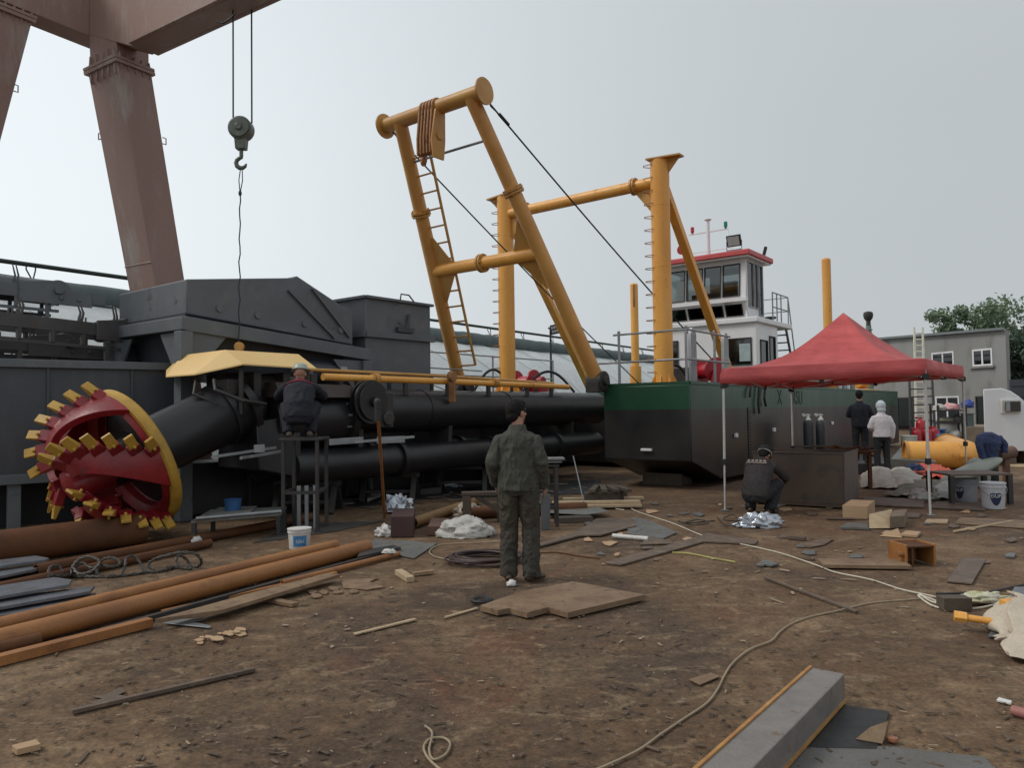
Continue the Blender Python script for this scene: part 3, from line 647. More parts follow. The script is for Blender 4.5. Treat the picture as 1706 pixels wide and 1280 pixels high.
# bow rails, bollard posts, winches, hoses
mb = MB()
for hgt in (.50, 1.08): mb.path([H(.12, 2.15 if hgt < .6 else 1.75, DECK + hgt), H(.12, .1, DECK + hgt), H(2.3, .1, DECK + hgt)], .022, 8)
for s, p in ((.12, 1.62), (.12, .12), (1.5, .12)):
    mb.tube(H(s, p, DECK), H(s, p, DECK + 1.12), .028, n=10); mb.ball(H(s, p, DECK + 1.13), .035, 10)
for hgt in (.50, 1.08): mb.path([H(.12, 7.4, DECK + hgt), H(6, 7.4, DECK + hgt)], .02, 8)
for s in (.12, 3, 6): mb.tube(H(s, 7.4, DECK), H(s, 7.4, DECK + 1.1), .026, n=10)
pieces('bow_rail', mb, GALV, dr)
for s, p in ((1.0, .35), (2.6, .3)):
    mb = MB(); mb.prism([H(s - .13, p, DECK), H(s + .13, p, DECK), H(s + .13, p, DECK + 1.05), H(s + .06, p, DECK + 1.2), H(s - .06, p, DECK + 1.2), H(s - .13, p, DECK + 1.05)], HP * .08); part('rail_post', mb, GALV, dr, .01)
mb = MB(); wc = H(3.2, 1.0, DECK + .40); HX = (HP * .8 + HA * .6).normalized()
mb.tube(wc - HX * .34, wc + HX * .34, .17, n=24); w_ = part('winch', mb, REDP, dr)
for e in (-.36, .36):
    mb = MB(); mb.tube(wc + HX * (e - .03), wc + HX * (e + .03), .30, n=26); mb.prism([wc + HX * (e - .02) + HA * .36 - Z * .40, wc + HX * (e - .02) - HA * .36 - Z * .40, wc + HX * (e - .02) - HA * .15, wc + HX * (e - .02) + HA * .15], HX * .05); part('winch_flange', mb, REDP, w_, .008)
mb = MB(); mb.box(wc + HP * .62 - Z * .15, (.4, .4, .5), RZ); mb.tube(wc + HP * .8, wc + HP * 1.1, .14, n=18); part('winch_motor', mb, DARKM, w_, .02)
mb = MB(); wc = H(2.8, 6.1, DECK + .30); mb.tube(wc - HP * .3, wc + HP * .3, .16, n=22); w_ = part('winch', mb, REDP, dr)
for e in (-.3, .3): mb = MB(); mb.tube(wc + HP * (e - .03), wc + HP * (e + .03), .33, n=26); part('winch_flange', mb, REDP, w_, .008)
mb = MB(); mb.tube(wc - HP * .34 , wc - HP * .62, .13, n=16); mb.box(wc - HP * .5 - Z * .18, (.4, .3, .2), RZ); part('winch_motor', mb, REDP, w_, .01)
for A_, B_, hh in ((H(2.0, 5.6, DECK), H(3.4, 4.9, DECK), .55), (H(1.2, 6.6, DECK), H(1.9, 5.9, DECK + .2), .5), (H(2.4, 1.9, DECK), H(3.0, 1.4, DECK + .2), .45)):
    mb = MB(); mb.path([A_.lerp(B_, i / 14) + Z * hh * math.sin(math.pi * i / 14) for i in range(15)], .035, 8); part('hydraulic_hose', mb, BLKR, dr)
for k, (s, ln) in enumerate(((3.0, .25), (3.5, .62), (3.9, .45))):
    mb = MB(); mb.path([H(s + .5, .6, DECK + .12), H(s + .25, .1, DECK + .14), H(s + .12, -.05, DECK + .05), H(s, -.06, DECK - ln * .6), H(s + .05 * k, -.06, DECK - ln)], .028, 8); part('hydraulic_hose', mb, BLKR, dr)
# engine deck clutter seen under the tent edge
mb = MB(); hbox(mb, 11.2, 14.6, .9, 5.5, DECK, DECK + 1.05); part('engine_housing', mb, GREYD, dr, .03)
mb = MB(); hbox(mb, 15.6, 17.2, .3, 1.3, DECK, DECK + .12); mb.tube(H(15.8, .8, DECK + .45), H(17.0, .8, DECK + .45), .3, n=22); mb.box(H(16.4, .8, DECK + .8), (.5, .4, .25), RZ); part('deck_machine', mb, YEL, dr, .02)
for i, (s, mt) in enumerate(((8.2, WHITE), (8.7, GALV), (9.0, YEL), (10.2, GREYM), (12.0, DIRTYW), (12.5, GALV), (13.0, WHITE), (13.5, GALV))):
    mb = MB(); mb.tube(H(s, .35, DECK), H(s, .35, DECK + .30 + .1 * (i % 3)), .07 + .03 * (i % 2), n=14); mb.tube(H(s, .35, DECK + .3 + .1 * (i % 3)), H(s, .35, DECK + .34 + .1 * (i % 3)), .10 + .03 * (i % 2), n=14); part('vent_pipe', mb, mt, dr)
mb = MB(); e0 = H(17.7, .7, DECK)
mb.tube(e0, e0 + Z * 2.35, .12, n=18); mb.tube(e0 + Z * 2.12, e0 + Z * 2.28, .155, n=18); mb.tube(e0 + Z * 2.35, e0 + Z * 2.6, .10, n=16); mb.tube(e0 + Z * 2.42, e0 + Z * 2.46, .14, n=16)
ex = part('exhaust_stack', mb, GREENPIPE, dr)
mb = MB(); mb.tube(e0 + Z * 2.6, e0 + Z * 2.78, .085, .08, n=16); mb.lathe(e0 + Z * 2.78, Z, [(.08, 0), (.15, .10), (.18, .22), (.165, .33), (.12, .36), (.05, .38)], 16); part('stack_cap', mb, DARKM, ex)
# stern spuds slide in their keepers: separate things
for px, py, Y, dia, lab in ((1376, 430, 25.2, .29, 'plain round-topped yellow spud pole rising behind the peak of the red tent'), (1056, 472, 28.8, .30, 'slotted yellow spud pole standing just beside the thick ringed column')):
    tpp = at(px, py, Y); r_ = dia / 2; mb = MB(); bs = V((tpp.x, tpp.y, DECK))
    mb.lathe(bs, Z, [(r_, 0), (r_, tpp.z - DECK - .06), (r_ * .75, tpp.z - DECK - .02), (r_ * .4, tpp.z - DECK)], 24)
    sp = thing('spud_pole', lab, 'spud pole', bs); part('pole', mb, YEL, sp)
    mb = MB(); mb.tube(bs, bs + Z * 1.15, r_ + .07, n=24); part('keeper_sleeve', mb, YEL, sp)
    if px < 1200:
        mb = MB(); mb.box(tpp + V((-.03, -r_ + .01, -.50)), (.075, .05, .85)); part('slot', mb, RUSTY, sp, .01)
# ================================================================== CUTTER LADDER
LP = 3.85
def LD(s, q, z): return H(s, LP + q, z)     # q: towards port from the ladder's own axis
cl_ = thing('cutter_ladder', 'long black cutter ladder of twin pipes carrying a red toothed cutter head', 'cutter ladder', LD(-4, 0, 0))
mb = MB(); mb.tube(LD(-5.4, -.10, 1.63), LD(2.6, -.10, 1.63), .38, n=40)
for s in (-3.6, -1.2): mb.tube(LD(s - .03, -.10, 1.63), LD(s + .03, -.10, 1.63), .392, n=40)
part('main_pipe', mb, BLACK, cl_)
for q in (-.32, .5):
    mb = MB(); mb.tube(LD(-6.6, q, .78), LD(2.2, q, .78), .26, n=32)
    for s in (-4.4, -1.9, .4): mb.tube(LD(s - .05, q, .78), LD(s + .05, q, .78), .32, n=28)
    part('lower_pipe', mb, BLACK, cl_)
mb = MB()
for s in (-5.2, -3.0, -.9, 1.2): mb.hexa([LD(s - .05, -.3, .78), LD(s + .05, -.3, .78), LD(s + .05, .6, .78), LD(s - .05, .6, .78), LD(s - .05, -.35, 1.55), LD(s + .05, -.35, 1.55), LD(s + .05, .6, 1.55), LD(s - .05, .6, 1.55)])
mb.hexa([LD(-6.6, .62, .6), LD(2, .62, .6), LD(2, .72, .6), LD(-6.6, .72, .6), LD(-6.6, .62, 1.9), LD(2, .62, 1.9), LD(2, .72, 1.9), LD(-6.6, .72, 1.9)])
pieces('web_plate', mb, DARKM, cl_)
mb = MB(); mb.tube(LD(-6.9, -.05, 1.5), LD(-5.45, -.05, 1.55), .46, n=36); mb.tube(LD(-5.52, -.08, 1.57), LD(-5.40, -.08, 1.57), .52, n=36); part('drive_housing', mb, BLACK, cl_)
mb = MB()
for e in (0, .11): mb.tube(LD(-5.25, -.52 - e, 1.78), LD(-5.25, -.56 - e, 1.78), .36, n=36)
mb.tube(LD(-5.25, -.50, 1.78), LD(-5.25, -.72, 1.78), .30, n=30); mb.tube(LD(-5.25, -.35, 1.78), LD(-5.25, -.78, 1.78), .08, n=16)
part('swing_sheave', mb, BLACK, cl_)
mb = MB(); mb.beam(LD(-4.95, -.62, 1.95), LD(-4.95, -.62, 1.35), .18, .28, HA); mb.tube(LD(-4.95, -.5, 1.5), LD(-4.95, -.76, 1.5), .12, n=14); part('sheave_cheek', mb, DARKM, cl_, .02)
# flange bolts round the housing
mb = MB()
for k in range(14):
    an = 2 * math.pi * k / 14; r_ = HP * math.cos(an) * .43 + Z * math.sin(an) * .43; mb.tube(LD(-5.62, -.08, 1.57) + r_, LD(-5.34, -.08, 1.57) + r_, .022, n=6)
part('flange_bolts', mb, GALV, cl_)
# yellow pipes on brackets above the ladder
mb = MB(); mb.path([LD(-6.0, -.36, 2.185), LD(-3, -.36, 2.17), LD(1.0, -.36, 2.13)], .058, 16); yp = part('hydraulic_pipe', mb, YEL, cl_)
mb = MB(); mb.path([LD(-6.0, .06, 2.32), LD(-3, .06, 2.30), LD(1.0, .06, 2.23)], .032, 12); part('hydraulic_pipe', mb, YEL2, cl_)
mb = MB()
for s in (-5.3, -4.2, -3.1, -1.9, -.6, .3): mb.beam(LD(s, -.36, 1.9), LD(s, -.36, 2.13), .05, .09, HA); mb.beam(LD(s, .06, 1.9), LD(s, .06, 2.28), .04, .07, HA)
pieces('pipe_bracket', mb, DARKM, cl_)
mb = MB()
for s in (-4.9, -1.7): mb.tube(LD(s - .05, -.36, 2.175), LD(s + .05, -.36, 2.175), .10, n=16); mb.tube(LD(s - .09, -.36, 2.175), LD(s - .07, -.36, 2.175), .085, n=16)
pieces('pipe_union', mb, YEL2, cl_)
mb = MB(); lx = LD(-3.15, -.52, 0); mb.beam(lx + Z * 1.78, lx + Z * 2.26, .14, .05, HA); mb.tube(lx + Z * 2.26 - HP * .05, lx + Z * 2.26 + HP * .05, .10, n=14); part('hanger_link', mb, RUSTY, cl_, .008)
# folded yellow cover over the drive, with dark drive parts under it
T1, T2 = H(-7.66, 3.55, 2.53), H(-6.42, 3.55, 2.53); T3, T4 = H(-6.42, 4.85, 2.53), H(-7.60, 4.85, 2.53)
Aa, Bb = H(-7.59, 3.22, 2.32), H(-6.33, 3.22, 2.30); F1, F2 = H(-7.97, 3.80, 2.19), H(-7.97, 4.62, 2.19); Cc, Dd = H(-6.33, 5.35, 2.30), H(-7.59, 5.35, 2.32)
cv = MB()
th = Z * -.02
for poly in ([T1, T2, T3, T4], [T1, T2, Bb, Aa], [T1, Aa, F1], [T1, F1, T4], [T4, F1, F2], [T4, F2, Dd], [T4, Dd, Cc, T3]): cv.prism(poly, th)
cover = part('drive_cover', cv, M('cover_paint', (.74, .50, .20), (.68, .45, .17), 1.5, .45, bump=.02, fine=.06), cl_, 0, sharp=0)
mb = MB(); lg = at(398, 579, 12.05); mb.prism([V((lg.x - .08, lg.y, 2.515)), V((lg.x + .08, lg.y, 2.515)), V((lg.x + .06, lg.y, 2.72)), V((lg.x - .06, lg.y, 2.72))], V((0, .03, 0))); mb.tube(V((lg.x, lg.y - .02, 2.70)), V((lg.x, lg.y + .05, 2.70)), .075, n=16); part('lifting_lug', mb, YEL2, cover, .004)
mb = MB()
mb.tube(H(-7.3, 3.75, 2.02), H(-6.1, 3.75, 2.02), .17, n=20); mb.tube(H(-7.3, 4.5, 2.0), H(-6.1, 4.5, 2.0), .17, n=20)
for s in (-7.2, -6.7, -6.2): mb.box(H(s, 4.1, 2.05), (.12, 1.3, .36), RZ)
for s, p in ((-7.5, 3.4), (-7.5, 5.1), (-6.4, 3.35), (-6.4, 5.1)): mb.beam(H(s, p, 1.6), H(s, p, 2.34), .06, .06)
mb.box(H(-7.55, 3.62, 2.0), (.25, .3, .22), RZ); mb.path([H(-7.8, 3.6, 2.1), H(-7.9, 3.4, 1.95), H(-7.6, 3.2, 1.8), H(-7.2, 3.25, 1.75)], .03, 8); mb.path([H(-7.9, 3.9, 2.1), H(-8.05, 3.7, 1.9), H(-7.8, 3.5, 1.75)], .025, 8)
part('drive_motors', mb, DARKM, cl_, .01)
mb = MB()
for k in range(4): mb.lathe(H(-6.0 + .05 * k, 4.1, 2.22), HA, [(.10, 0), (.13, .01), (.13, .03), (.10, .04)], 16)
part('coupling', mb, GALV, cl_)
mb = MB(); mb.hexa([H(-7.0, 3.2, 1.85), H(-5.5, 3.3, 1.85), H(-5.5, 4.6, 1.85), H(-7.0, 4.6, 1.85), H(-7.0, 3.3, 2.08), H(-5.5, 3.4, 2.05), H(-5.5, 4.5, 2.05), H(-7.0, 4.5, 2.08)]); part('top_plate', mb, M('dull_brown_steel', (.05, .035, .03), None, 3, .6), cl_, .01)
# inclined shaft tube
TH = R(23); CD = (-HA * math.cos(TH) - Z * math.sin(TH)).normalized()       # cutter axis, forwards and down
RC = at(223, 761, 9.94)                                                    # ring centre
SB = RC - CD * 1.62
mb = MB(); mb.tube(SB, RC + CD * .05, .44, .40, n=40); mb.tube(SB - CD * .06, SB + CD * .05, .54, n=36); mb.tube(SB + CD * .25, SB + CD * .30, .47, n=36); part('shaft_tube', mb, BLACK, cl_)
mb = MB(); mb.ball(SB, (.46, .46, .46), 24); mb.hexa([H(-7.25, 3.35, .8), H(-6.5, 3.35, .62), H(-6.5, 4.45, .62), H(-7.25, 4.45, .8), H(-7.25, 3.4, 1.5), H(-6.5, 3.4, 1.6), H(-6.5, 4.4, 1.6), H(-7.25, 4.4, 1.5)]); part('bend_housing', mb, BLACK, cl_, .02)
mb = MB()
for k, (x0, y0, x1, y1, Y) in enumerate(((352, 762, 460, 746, 9.8), (400, 764, 470, 752, 9.75), (590, 737, 690, 728, 10.9), (402, 763, 445, 757, 9.7))): mb.beam(at(x0, y0, Y), at(x1, y1, Y + .6), .02, .035)
mb.beam(at(424, 748, 9.9), at(440, 747, 10.0), .03, .10); mb.beam(at(548, 737, 10.9), at(605, 733, 11.3), .02, .09); mb.beam(at(628, 734, 11.35), at(674, 732, 11.6), .02, .10)
pieces('bare_metal_strip', mb, GALV, cl_)
# ---- cutter head: hub, back ring, six helical arms, bolted teeth
cx_, cy_ = MB().frame(CD)
def cyl(u, r, an): return RC + CD * u + (cx_ * math.cos(an) + cy_ * math.sin(an)) * r
ch = None
mb = MB(); mb.lathe(RC, CD, [(.86, -.06), (.92, -.06), (.945, -.035), (.945, .05), (.92, .075), (.86, .075)], 72, True)
ring = part('cutter_ring', mb, YTOOTH, cl_)
mb = MB(); mb.lathe(RC, CD, [(.70, -.06), (.858, -.06), (.858, .10), (.80, .14), (.70, .06)], 64, True); part('ring_lining', mb, RED, ring)
mb = MB(); mb.lathe(RC, CD, [(.26, .4), (.25, .6), (.22, .76), (.20, .86), (.10, .90)], 28); part('cutter_hub', mb, RED, cl_)
mb = MB(); mb.lathe(RC, CD, [(.69, -.05), (.62, -.02), (.30, .03), (.26, .4), (.05, .42)], 40); part('hub_shroud', mb, BLACK, cl_)
CLEN = .90
def prof(t): # t 0 at the ring, 1 at the nose -> (axial, radius)
    return CLEN * (0.06 + .94 * math.sin(t * 1.47) ** 1.05), .20 + .70 * math.cos(t * 1.50) ** .62
tooth_me = None
ARMS, TW = 5, R(52)
PH0 = R(100)
for k in range(ARMS):
    ph = PH0 + k * 2 * math.pi / ARMS; NS = 22; outer = []; inner = []
    for i in range(NS + 1):
        t = i / NS; u, r = prof(t); an = ph + TW * t; wdt = (.50 - .26 * t) / max(r, .33)
        outer.append([cyl(u, r + .02, an + wdt * (j / 4 - .5)) for j in range(5)])
    mb = MB(); mb.slab(outer, .09); arm = part('cutter_arm', mb, RED, cl_, .008)
    NT = 7
    for j in range(NT):
        t = .07 + .90 * j / (NT - 1) * .98; u, r = prof(t); an = ph + TW * t; wdt = (.50 - .26 * t) / max(r, .33)
        u2, r2 = prof(min(t + .02, 1)); tang_ax = (cyl(u2, r2, an) - cyl(u, r, an)).normalized()
        rad = (cx_ * math.cos(an) + cy_ * math.sin(an)); tan = (cx_ * -math.sin(an) + cy_ * math.cos(an))
        nrm_ = tang_ax.cross(tan); nrm_ = nrm_ if nrm_.dot(rad + CD * .6 * t) > 0 else -nrm_
        lead = 1
        base = cyl(u, r, an + lead * wdt * .48); dv = (tan * lead * .72 + nrm_ * .52 + CD * .20 * (1 - t)).normalized()
        side = dv.cross(nrm_).normalized(); up_ = side.cross(dv)
        mb = MB(); mb.hexa([base - side * .085 - dv * .12 - up_ * .07, base + side * .085 - dv * .12 - up_ * .07, base + side * .07 + dv * .10 - up_ * .05, base - side * .07 + dv * .10 - up_ * .05, base - side * .085 - dv * .12 + up_ * .05, base + side * .085 - dv * .12 + up_ * .05, base + side * .07 + dv * .10 + up_ * .05, base - side * .07 + dv * .10 + up_ * .05])
        ad = part('tooth_adapter', mb, RED, arm, .012)
        c0 = base + dv * .06; mb = MB()
        mb.hexa([c0 - side * .058 - up_ * .048, c0 + side * .058 - up_ * .048, c0 + side * .056 + dv * .21 - up_ * .012, c0 - side * .056 + dv * .21 - up_ * .012, c0 - side * .058 + up_ * .048, c0 + side * .058 + up_ * .048, c0 + side * .056 + dv * .21 + up_ * .022, c0 - side * .056 + dv * .21 + up_ * .022])
        mb.tube(c0 + dv * .05 - up_ * .078, c0 + dv * .05 + up_ * .078, .018, n=8)
        part('tooth', mb, YTOOTH, arm, .006)
# ================================================================== GANTRY CRANE
gl = at(197, 95, 13.8); GZ = 8.24
g0 = V((gl.x, gl.y, 0)); gd = (at(400, -6, 11.9) - at(197, 95, 13.8)); gd.z = 0; gd.normalize(); gn = V((-gd.y, gd.x, 0)); gn = gn if gn.y > 0 else -gn   # gn: away from the camera
cr = thing('gantry_crane', 'huge brown gantry crane with splayed box legs and overhead girder', 'gantry crane', g0)
def GC(u, v, z): return g0 + gd * u + gn * v + Z * z
mb = MB(); mb.prism([GC(24, -.20, GZ), GC(.75, -.20, GZ), GC(-.64, -.20, GZ + .60), GC(-.64, -.20, GZ + 1.9), GC(24, -.20, GZ + 1.9)], gn * .42)
part('girder', mb, CRANE, cr, .015)
mb = MB()
for v in (-.2395, .2595): mb.beam(GC(.8, v, GZ + .018), GC(24, v, GZ + .018), .075, .03)
pieces('girder_flange', mb, CRANE, cr)
# cross head between the two legs
mb = MB(); mb.hexa([GC(-1.15, -2.6, GZ + .58), GC(-.65, -2.6, GZ + .58), GC(-.65, .2, GZ + .58), GC(-1.15, .2, GZ + .58), GC(-1.15, -2.6, GZ + 1.9), GC(-.65, -2.6, GZ + 1.9), GC(-.65, .34, GZ + 1.9), GC(-1.15, .34, GZ + 1.9)]); part('cross_head', mb, CRANE, cr, .015)
for v0, v1, ztop, du in ((.12, 1.70, GZ - .006, -.12), (-1.5, -3.3, GZ + .575, -1.07)):
    sg = 1 if v1 > 0 else -1; zj = GZ - .52
    def sec(f, sc=1.0):
        z = ztop + (0 - ztop) * f; v = v0 + (v1 - v0) * f; hw = .34 - .04 * f; hu = .56 - .10 * f
        return [GC(du - hu * sc, v - hw * sc, z), GC(du + hu * .72 * sc, v - hw * sc, z), GC(du + hu * .72 * sc, v + hw * sc, z), GC(du - hu * sc, v + hw * sc, z)]
    mb = MB(); fs_ = [.012, .45, 1.0]
    for f0, f1 in zip(fs_, fs_[1:]): mb.hexa(sec(f1) + sec(f0))
    lg = part('crane_leg', mb, CRANE, cr, .01)
    mb = MB(); mb.hexa(sec(.012, .93) + [q + Z * (.62 if sg > 0 else .0) for q in sec(0, .93)]); part('leg_neck', mb, CRANE, lg, .01)
    mb = MB(); mb.hexa(sec(.019, 1.13) + sec(.012, 1.13)); mb.hexa(sec(.0105, 1.13) + sec(.0045, 1.13))
    for i in range(5):
        for f, dz in ((.0045, 1), (.019, -1)):
            q = sec(f, 1.04); c0 = q[0].lerp(q[1], (i + .5) / 5); mb.prism([c0, c0 + gd * .05, c0 + gd * .025 + Z * .20 * dz], gn * .05)
            c1 = q[1].lerp(q[2], (i + .5) / 5); mb.prism([c1, c1 + gn * .05, c1 + gn * .025 + Z * .10 * dz], -gd * .04)
    part('leg_flange', mb, CRANE, lg)
    mb = MB(); q = sec(.452, 1.003); mb.path([q[0], q[1]], .012, 6); part('weld_seam', mb, CRANE, lg)
    for f in (.16, .17):
        q = sec(f, 1.0); mb = MB(); e = q[0] if f == .16 else q[2]; dd = (-gd if f == .16 else gn)
        mb.path([e, e + dd * .07, e + dd * .07 + Z * .12, e + Z * .12], .012, 5); part('step_iron', mb, CRANE, lg)
mb = MB(); c0 = at(360, 36, 11.8); c1 = at(392, 22, 11.75); mb.path([c0, c0.lerp(c1, .35) - Z * .07, c0.lerp(c1, .7) - Z * .05, c1], .012, 6); part('loose_cable', mb, ROPE, cr)
hk = at(402, 215, 12.1)
for px in (388.5, 419.5):
    p0 = at(px, 205, 12.1); mb = MB(); mb.tube(p0, V((p0.x, p0.y, GZ + .05)), .014, n=8); part('hoist_rope', mb, ROPE, cr)
hb_ = thing('crane_hook', 'round grey-green hook block with hook hanging on two ropes', 'crane hook', V((hk.x, hk.y, 5.0)))
HKM = M('hook_green', (.12, .135, .11), (.07, .08, .065), 5, .45, bump=.08)
mb = MB(); mb.tube(hk - V((0, .13, 0)), hk + V((0, .13, 0)), .165, n=32); mb.tube(hk - V((0, .16, 0)), hk + V((0, .16, 0)), .06, n=14); mb.tube(hk - V((0, .10, 0)), hk + V((0, .10, 0)), .19, n=32); part('block', mb, HKM, hb_, .012)
mb = MB(); mb.hexa([hk + V((-.08, -.07, -.34)), hk + V((.08, -.07, -.34)), hk + V((.08, .07, -.34)), hk + V((-.08, .07, -.34)), hk + V((-.10, -.09, -.05)), hk + V((.10, -.09, -.05)), hk + V((.10, .09, -.05)), hk + V((-.10, .09, -.05))]); mb.tube(hk - Z * .34, hk - Z * .46, .032, n=10); part('crosshead', mb, HKM, hb_, .01)
mb = MB(); c0 = hk - Z * .56
pts = [hk - Z * .42, hk - Z * .47] + [c0 + V((.085 * math.sin(an), 0, .085 * math.cos(an))) for an in [R(x) for x in (-20, -55, -90, -125, -160, -195, -230, -262)]]
mb.path(pts, [.028, .03, .032, .034, .036, .038, .038, .034, .026, .012], 10); part('hook', mb, HKM, hb_)
mb = MB(); s0 = c0 + V((0, 0, -.075)); kn = at(400, 322, 12.08)
mb.path([s0 + V((-.012, 0, 0)), s0.lerp(kn, .5) + V((-.03, 0, 0)), kn], .009, 6); mb.path([s0 + V((.012, 0, 0)), s0.lerp(kn, .5) + V((.03, 0, 0)), kn], .009, 6); mb.ball(kn, (.03, .03, .05), 8)
e = at(398, 577, 12.07)
mb.path([kn.lerp(e, i / 20) + V((math.sin(i * 1.9) * .012, math.cos(i * 2.3) * .01, 0)) * (0 if i in (0, 20) else 1) for i in range(21)], .011, 6)
mb.lathe(e, V((0, 1, 0)), [(.02, -.01), (.045, -.01), (.045, .01), (.02, .01)], 12, True)
single('lifting_sling', 'thin wire sling running from the crane hook to the yellow cover', 'sling', mb, ROPE)
# ================================================================== GREY MACHINES BEHIND THE CUTTER
QB = V((-5.04, 11.6, 0))
def Q(k, j, z): return QB + HA * k + HP * j + Z * z
def qz(px, py, k, j=0):            # height at which pixel row py meets the machine axis
    b0 = Q(k, j, 0); return at(px, py, b0.y).z
sp_ = thing('screening_plant', 'dark grey screening plant with open hopper on a channel steel frame', 'screening plant', Q(2.5, 1, 0))
za, zb, zc, zd = qz(310, 465, 0), qz(490, 459, 2), qz(585, 521, 3.25), qz(308, 523, 0)
ze = qz(590, 575, 3.3)
mb = MB()
lp = [(0, zd), (0, za), (1.95, qz(486, 463, 1.95)), (2.05, zb), (3.3, zc), (3.3, ze)]
mb.prism([Q(k, 0, z) for k, z in lp], HP * 2.25); hp_ = part('hopper', mb, GREYM, sp_, .02)
mb = MB()
for ka, kb, za_, zb_ in ((1.85, 2.85, zb - .28, ze + .10), (2.35, 3.2, zb + (zc - zb) * .24 - .06, ze + .14)): mb.beam(Q(ka, -.02, za_), Q(kb, -.02, zb_), .04, .07, HP)
for k in (.55, 1.25, 2.2, 3.0): mb.tube(Q(k, -.03, zd + .18 - .07 * k), Q(k, .02, zd + .18 - .07 * k), .06, n=12)
pieces('hopper_rib', mb, GREYM, hp_)
mb = MB(); mb.hexa([Q(-.02, -.04, zd - .16), Q(3.4, -.04, ze - .17), Q(3.4, 2.2, ze - .17), Q(-.02, 2.2, zd - .16), Q(.0, .05, zd), Q(3.35, .05, ze), Q(3.35, 2.2, ze), Q(.0, 2.2, zd)]); part('hopper_skirt', mb, GREYD, sp_)
# channel frame
f0, f1 = qz(305, 541, 0), qz(600, 592, 3.55)
mb = MB(); mb.beam(Q(-.10, -.10, f0), Q(3.6, -.10, f1), .12, .22); mb.beam(Q(-.10, -.16, f0), Q(-.10, 2.35, f0 + .02), .12, .20); mb.beam(Q(-.1, 2.3, f0), Q(3.6, 2.3, f1), .12, .22); fr_ = part('frame_channel', mb, GREYM, sp_, .01)
for k, j in ((-.10, -.10), (-.10, 2.3), (3.5, -.10), (3.5, 2.3)):
    zt = f0 + (f1 - f0) * (k + .1) / 3.6 - .12; mb = MB(); mb.beam(Q(k, j, .0), Q(k, j, zt), .20, .20, HA); part('frame_post', mb, GREYM, sp_, .01)
    s_ = 1 if k < 1 else -1; t_ = 1 if j < 1 else -1
    mb = MB(); mb.prism([Q(k + .10 * s_, j - .01, zt), Q(k + .75 * s_, j - .01, zt), Q(k + .10 * s_, j - .01, zt - .75)], HP * .03); mb.prism([Q(k, j + .10 * t_, zt), Q(k, j + .72 * t_, zt), Q(k, j + .10 * t_, zt - .85)], HA * .03); part('gusset', mb, GREYM, sp_)
mb = MB(); mb.hexa([Q(.3, .3, zd - .9), Q(2.8, .3, zd - 1.1), Q(2.8, 1.9, zd - 1.1), Q(.3, 1.9, zd - .9), Q(0.1, .1, zd - .15), Q(3.3, .1, ze - .1), Q(3.3, 2.1, ze - .1), Q(.1, 2.1, zd - .15)]); mb.tube(Q(2.1, .1, 2.4), Q(2.9, .1, 2.36), .20, n=20); part('chute', mb, GREYD, sp_, .01)
mb = MB(); mb.tube(Q(2.9, -.05, 2.40), Q(3.05, -.05, 2.40), .09, n=16); part('shaft_end', mb, GALV, sp_)
# bin
zt, zl = qz(608.6, 494, 3.6), qz(608, 556, 3.6)
mb = MB(); mb.hexa([Q(3.62, .0, 0), Q(5.40, .0, 0), Q(5.40, 1.6, 0), Q(3.62, 1.6, 0), Q(3.62, .0, zt), Q(5.40, .0, zt), Q(5.40, 1.6, zt), Q(3.62, 1.6, zt)]); bn = part('bin', mb, GREYM, sp_, .015)
mb = MB()
for a_, b_ in ((Q(3.58, -.04, zl), Q(5.46, -.04, zl)), (Q(3.58, -.04, zl), Q(3.58, 1.6, zl))): mb.beam(a_, b_, .09, .12)
for a_, b_ in ((Q(3.60, -.03, zt), Q(5.44, -.03, zt)), (Q(3.60, -.03, zt), Q(3.60, 1.63, zt))): mb.beam(a_, b_, .09, .05)
part('bin_rim', mb, GREYM, bn)
mb = MB(); mb.path([Q(4.55, .02, zt), Q(4.58, .02, zt + .16), Q(4.8, .02, zt + .16), Q(4.95, .02, zt + .03)], .016, 6); mb.path([Q(4.75, -.03, zt - .25), Q(4.68, -.07, zt - .5), Q(4.66, -.04, zl + .12)], .03, 6); mb.beam(Q(4.4, -.05, zl + .14), Q(4.85, -.05, zl + .14), .06, .10); pieces('bin_handle', mb, GREYD, bn)
mb = MB()
for z in (2.55, 2.38): mb.path([Q(5.4, .2, z), Q(7.3, .2, z - .02)], .016, 6)
mb.path([Q(5.42, .2, 2.25), Q(7.2, .2, 1.75)], .012, 6); pieces('brace_rod', mb, GALV, sp_)
# dark grey steel container box on legs
ct = thing('steel_container', 'long dark grey panelled steel box on legs behind the cutter head', 'steel container', at(120, 800, 11.2) * 1.0)
CA, CB_ = at(-90, 607, 10.3), at(308, 613, 12.25); CA.z = CB_.z = 2.38; cdv = (CB_ - CA).normalized(); cn = V((-cdv.y, cdv.x, 0)); cw = (CB_ - CA).length
def CC(u, v, z): q = CA + cdv * u + cn * v; return V((q.x, q.y, z))
mb = MB(); mb.hexa([CC(0, 0, .74), CC(cw, 0, .74), CC(cw, 1.5, .74), CC(0, 1.5, .74), CC(0, 0, 2.36), CC(cw, 0, 2.36), CC(cw, 1.5, 2.36), CC(0, 1.5, 2.36)]); part('panel_box', mb, GREYD, ct, .01)
mb = MB(); mb.beam(CC(-.02, -.02, 2.39), CC(cw + .03, -.02, 2.39), .12, .12); mb.beam(CC(0, -.02, .72), CC(cw, -.02, .72), .10, .14); pieces('edge_rail', mb, GREYM, ct, .008)
mb = MB()
for u in (1.2, 1.2 + cw * .36, cw - .04): mb.beam(CC(u, -.014, .78), CC(u, -.014, 2.34), .05, .03, cdv)
pieces('panel_seam', mb, GREYD, ct)
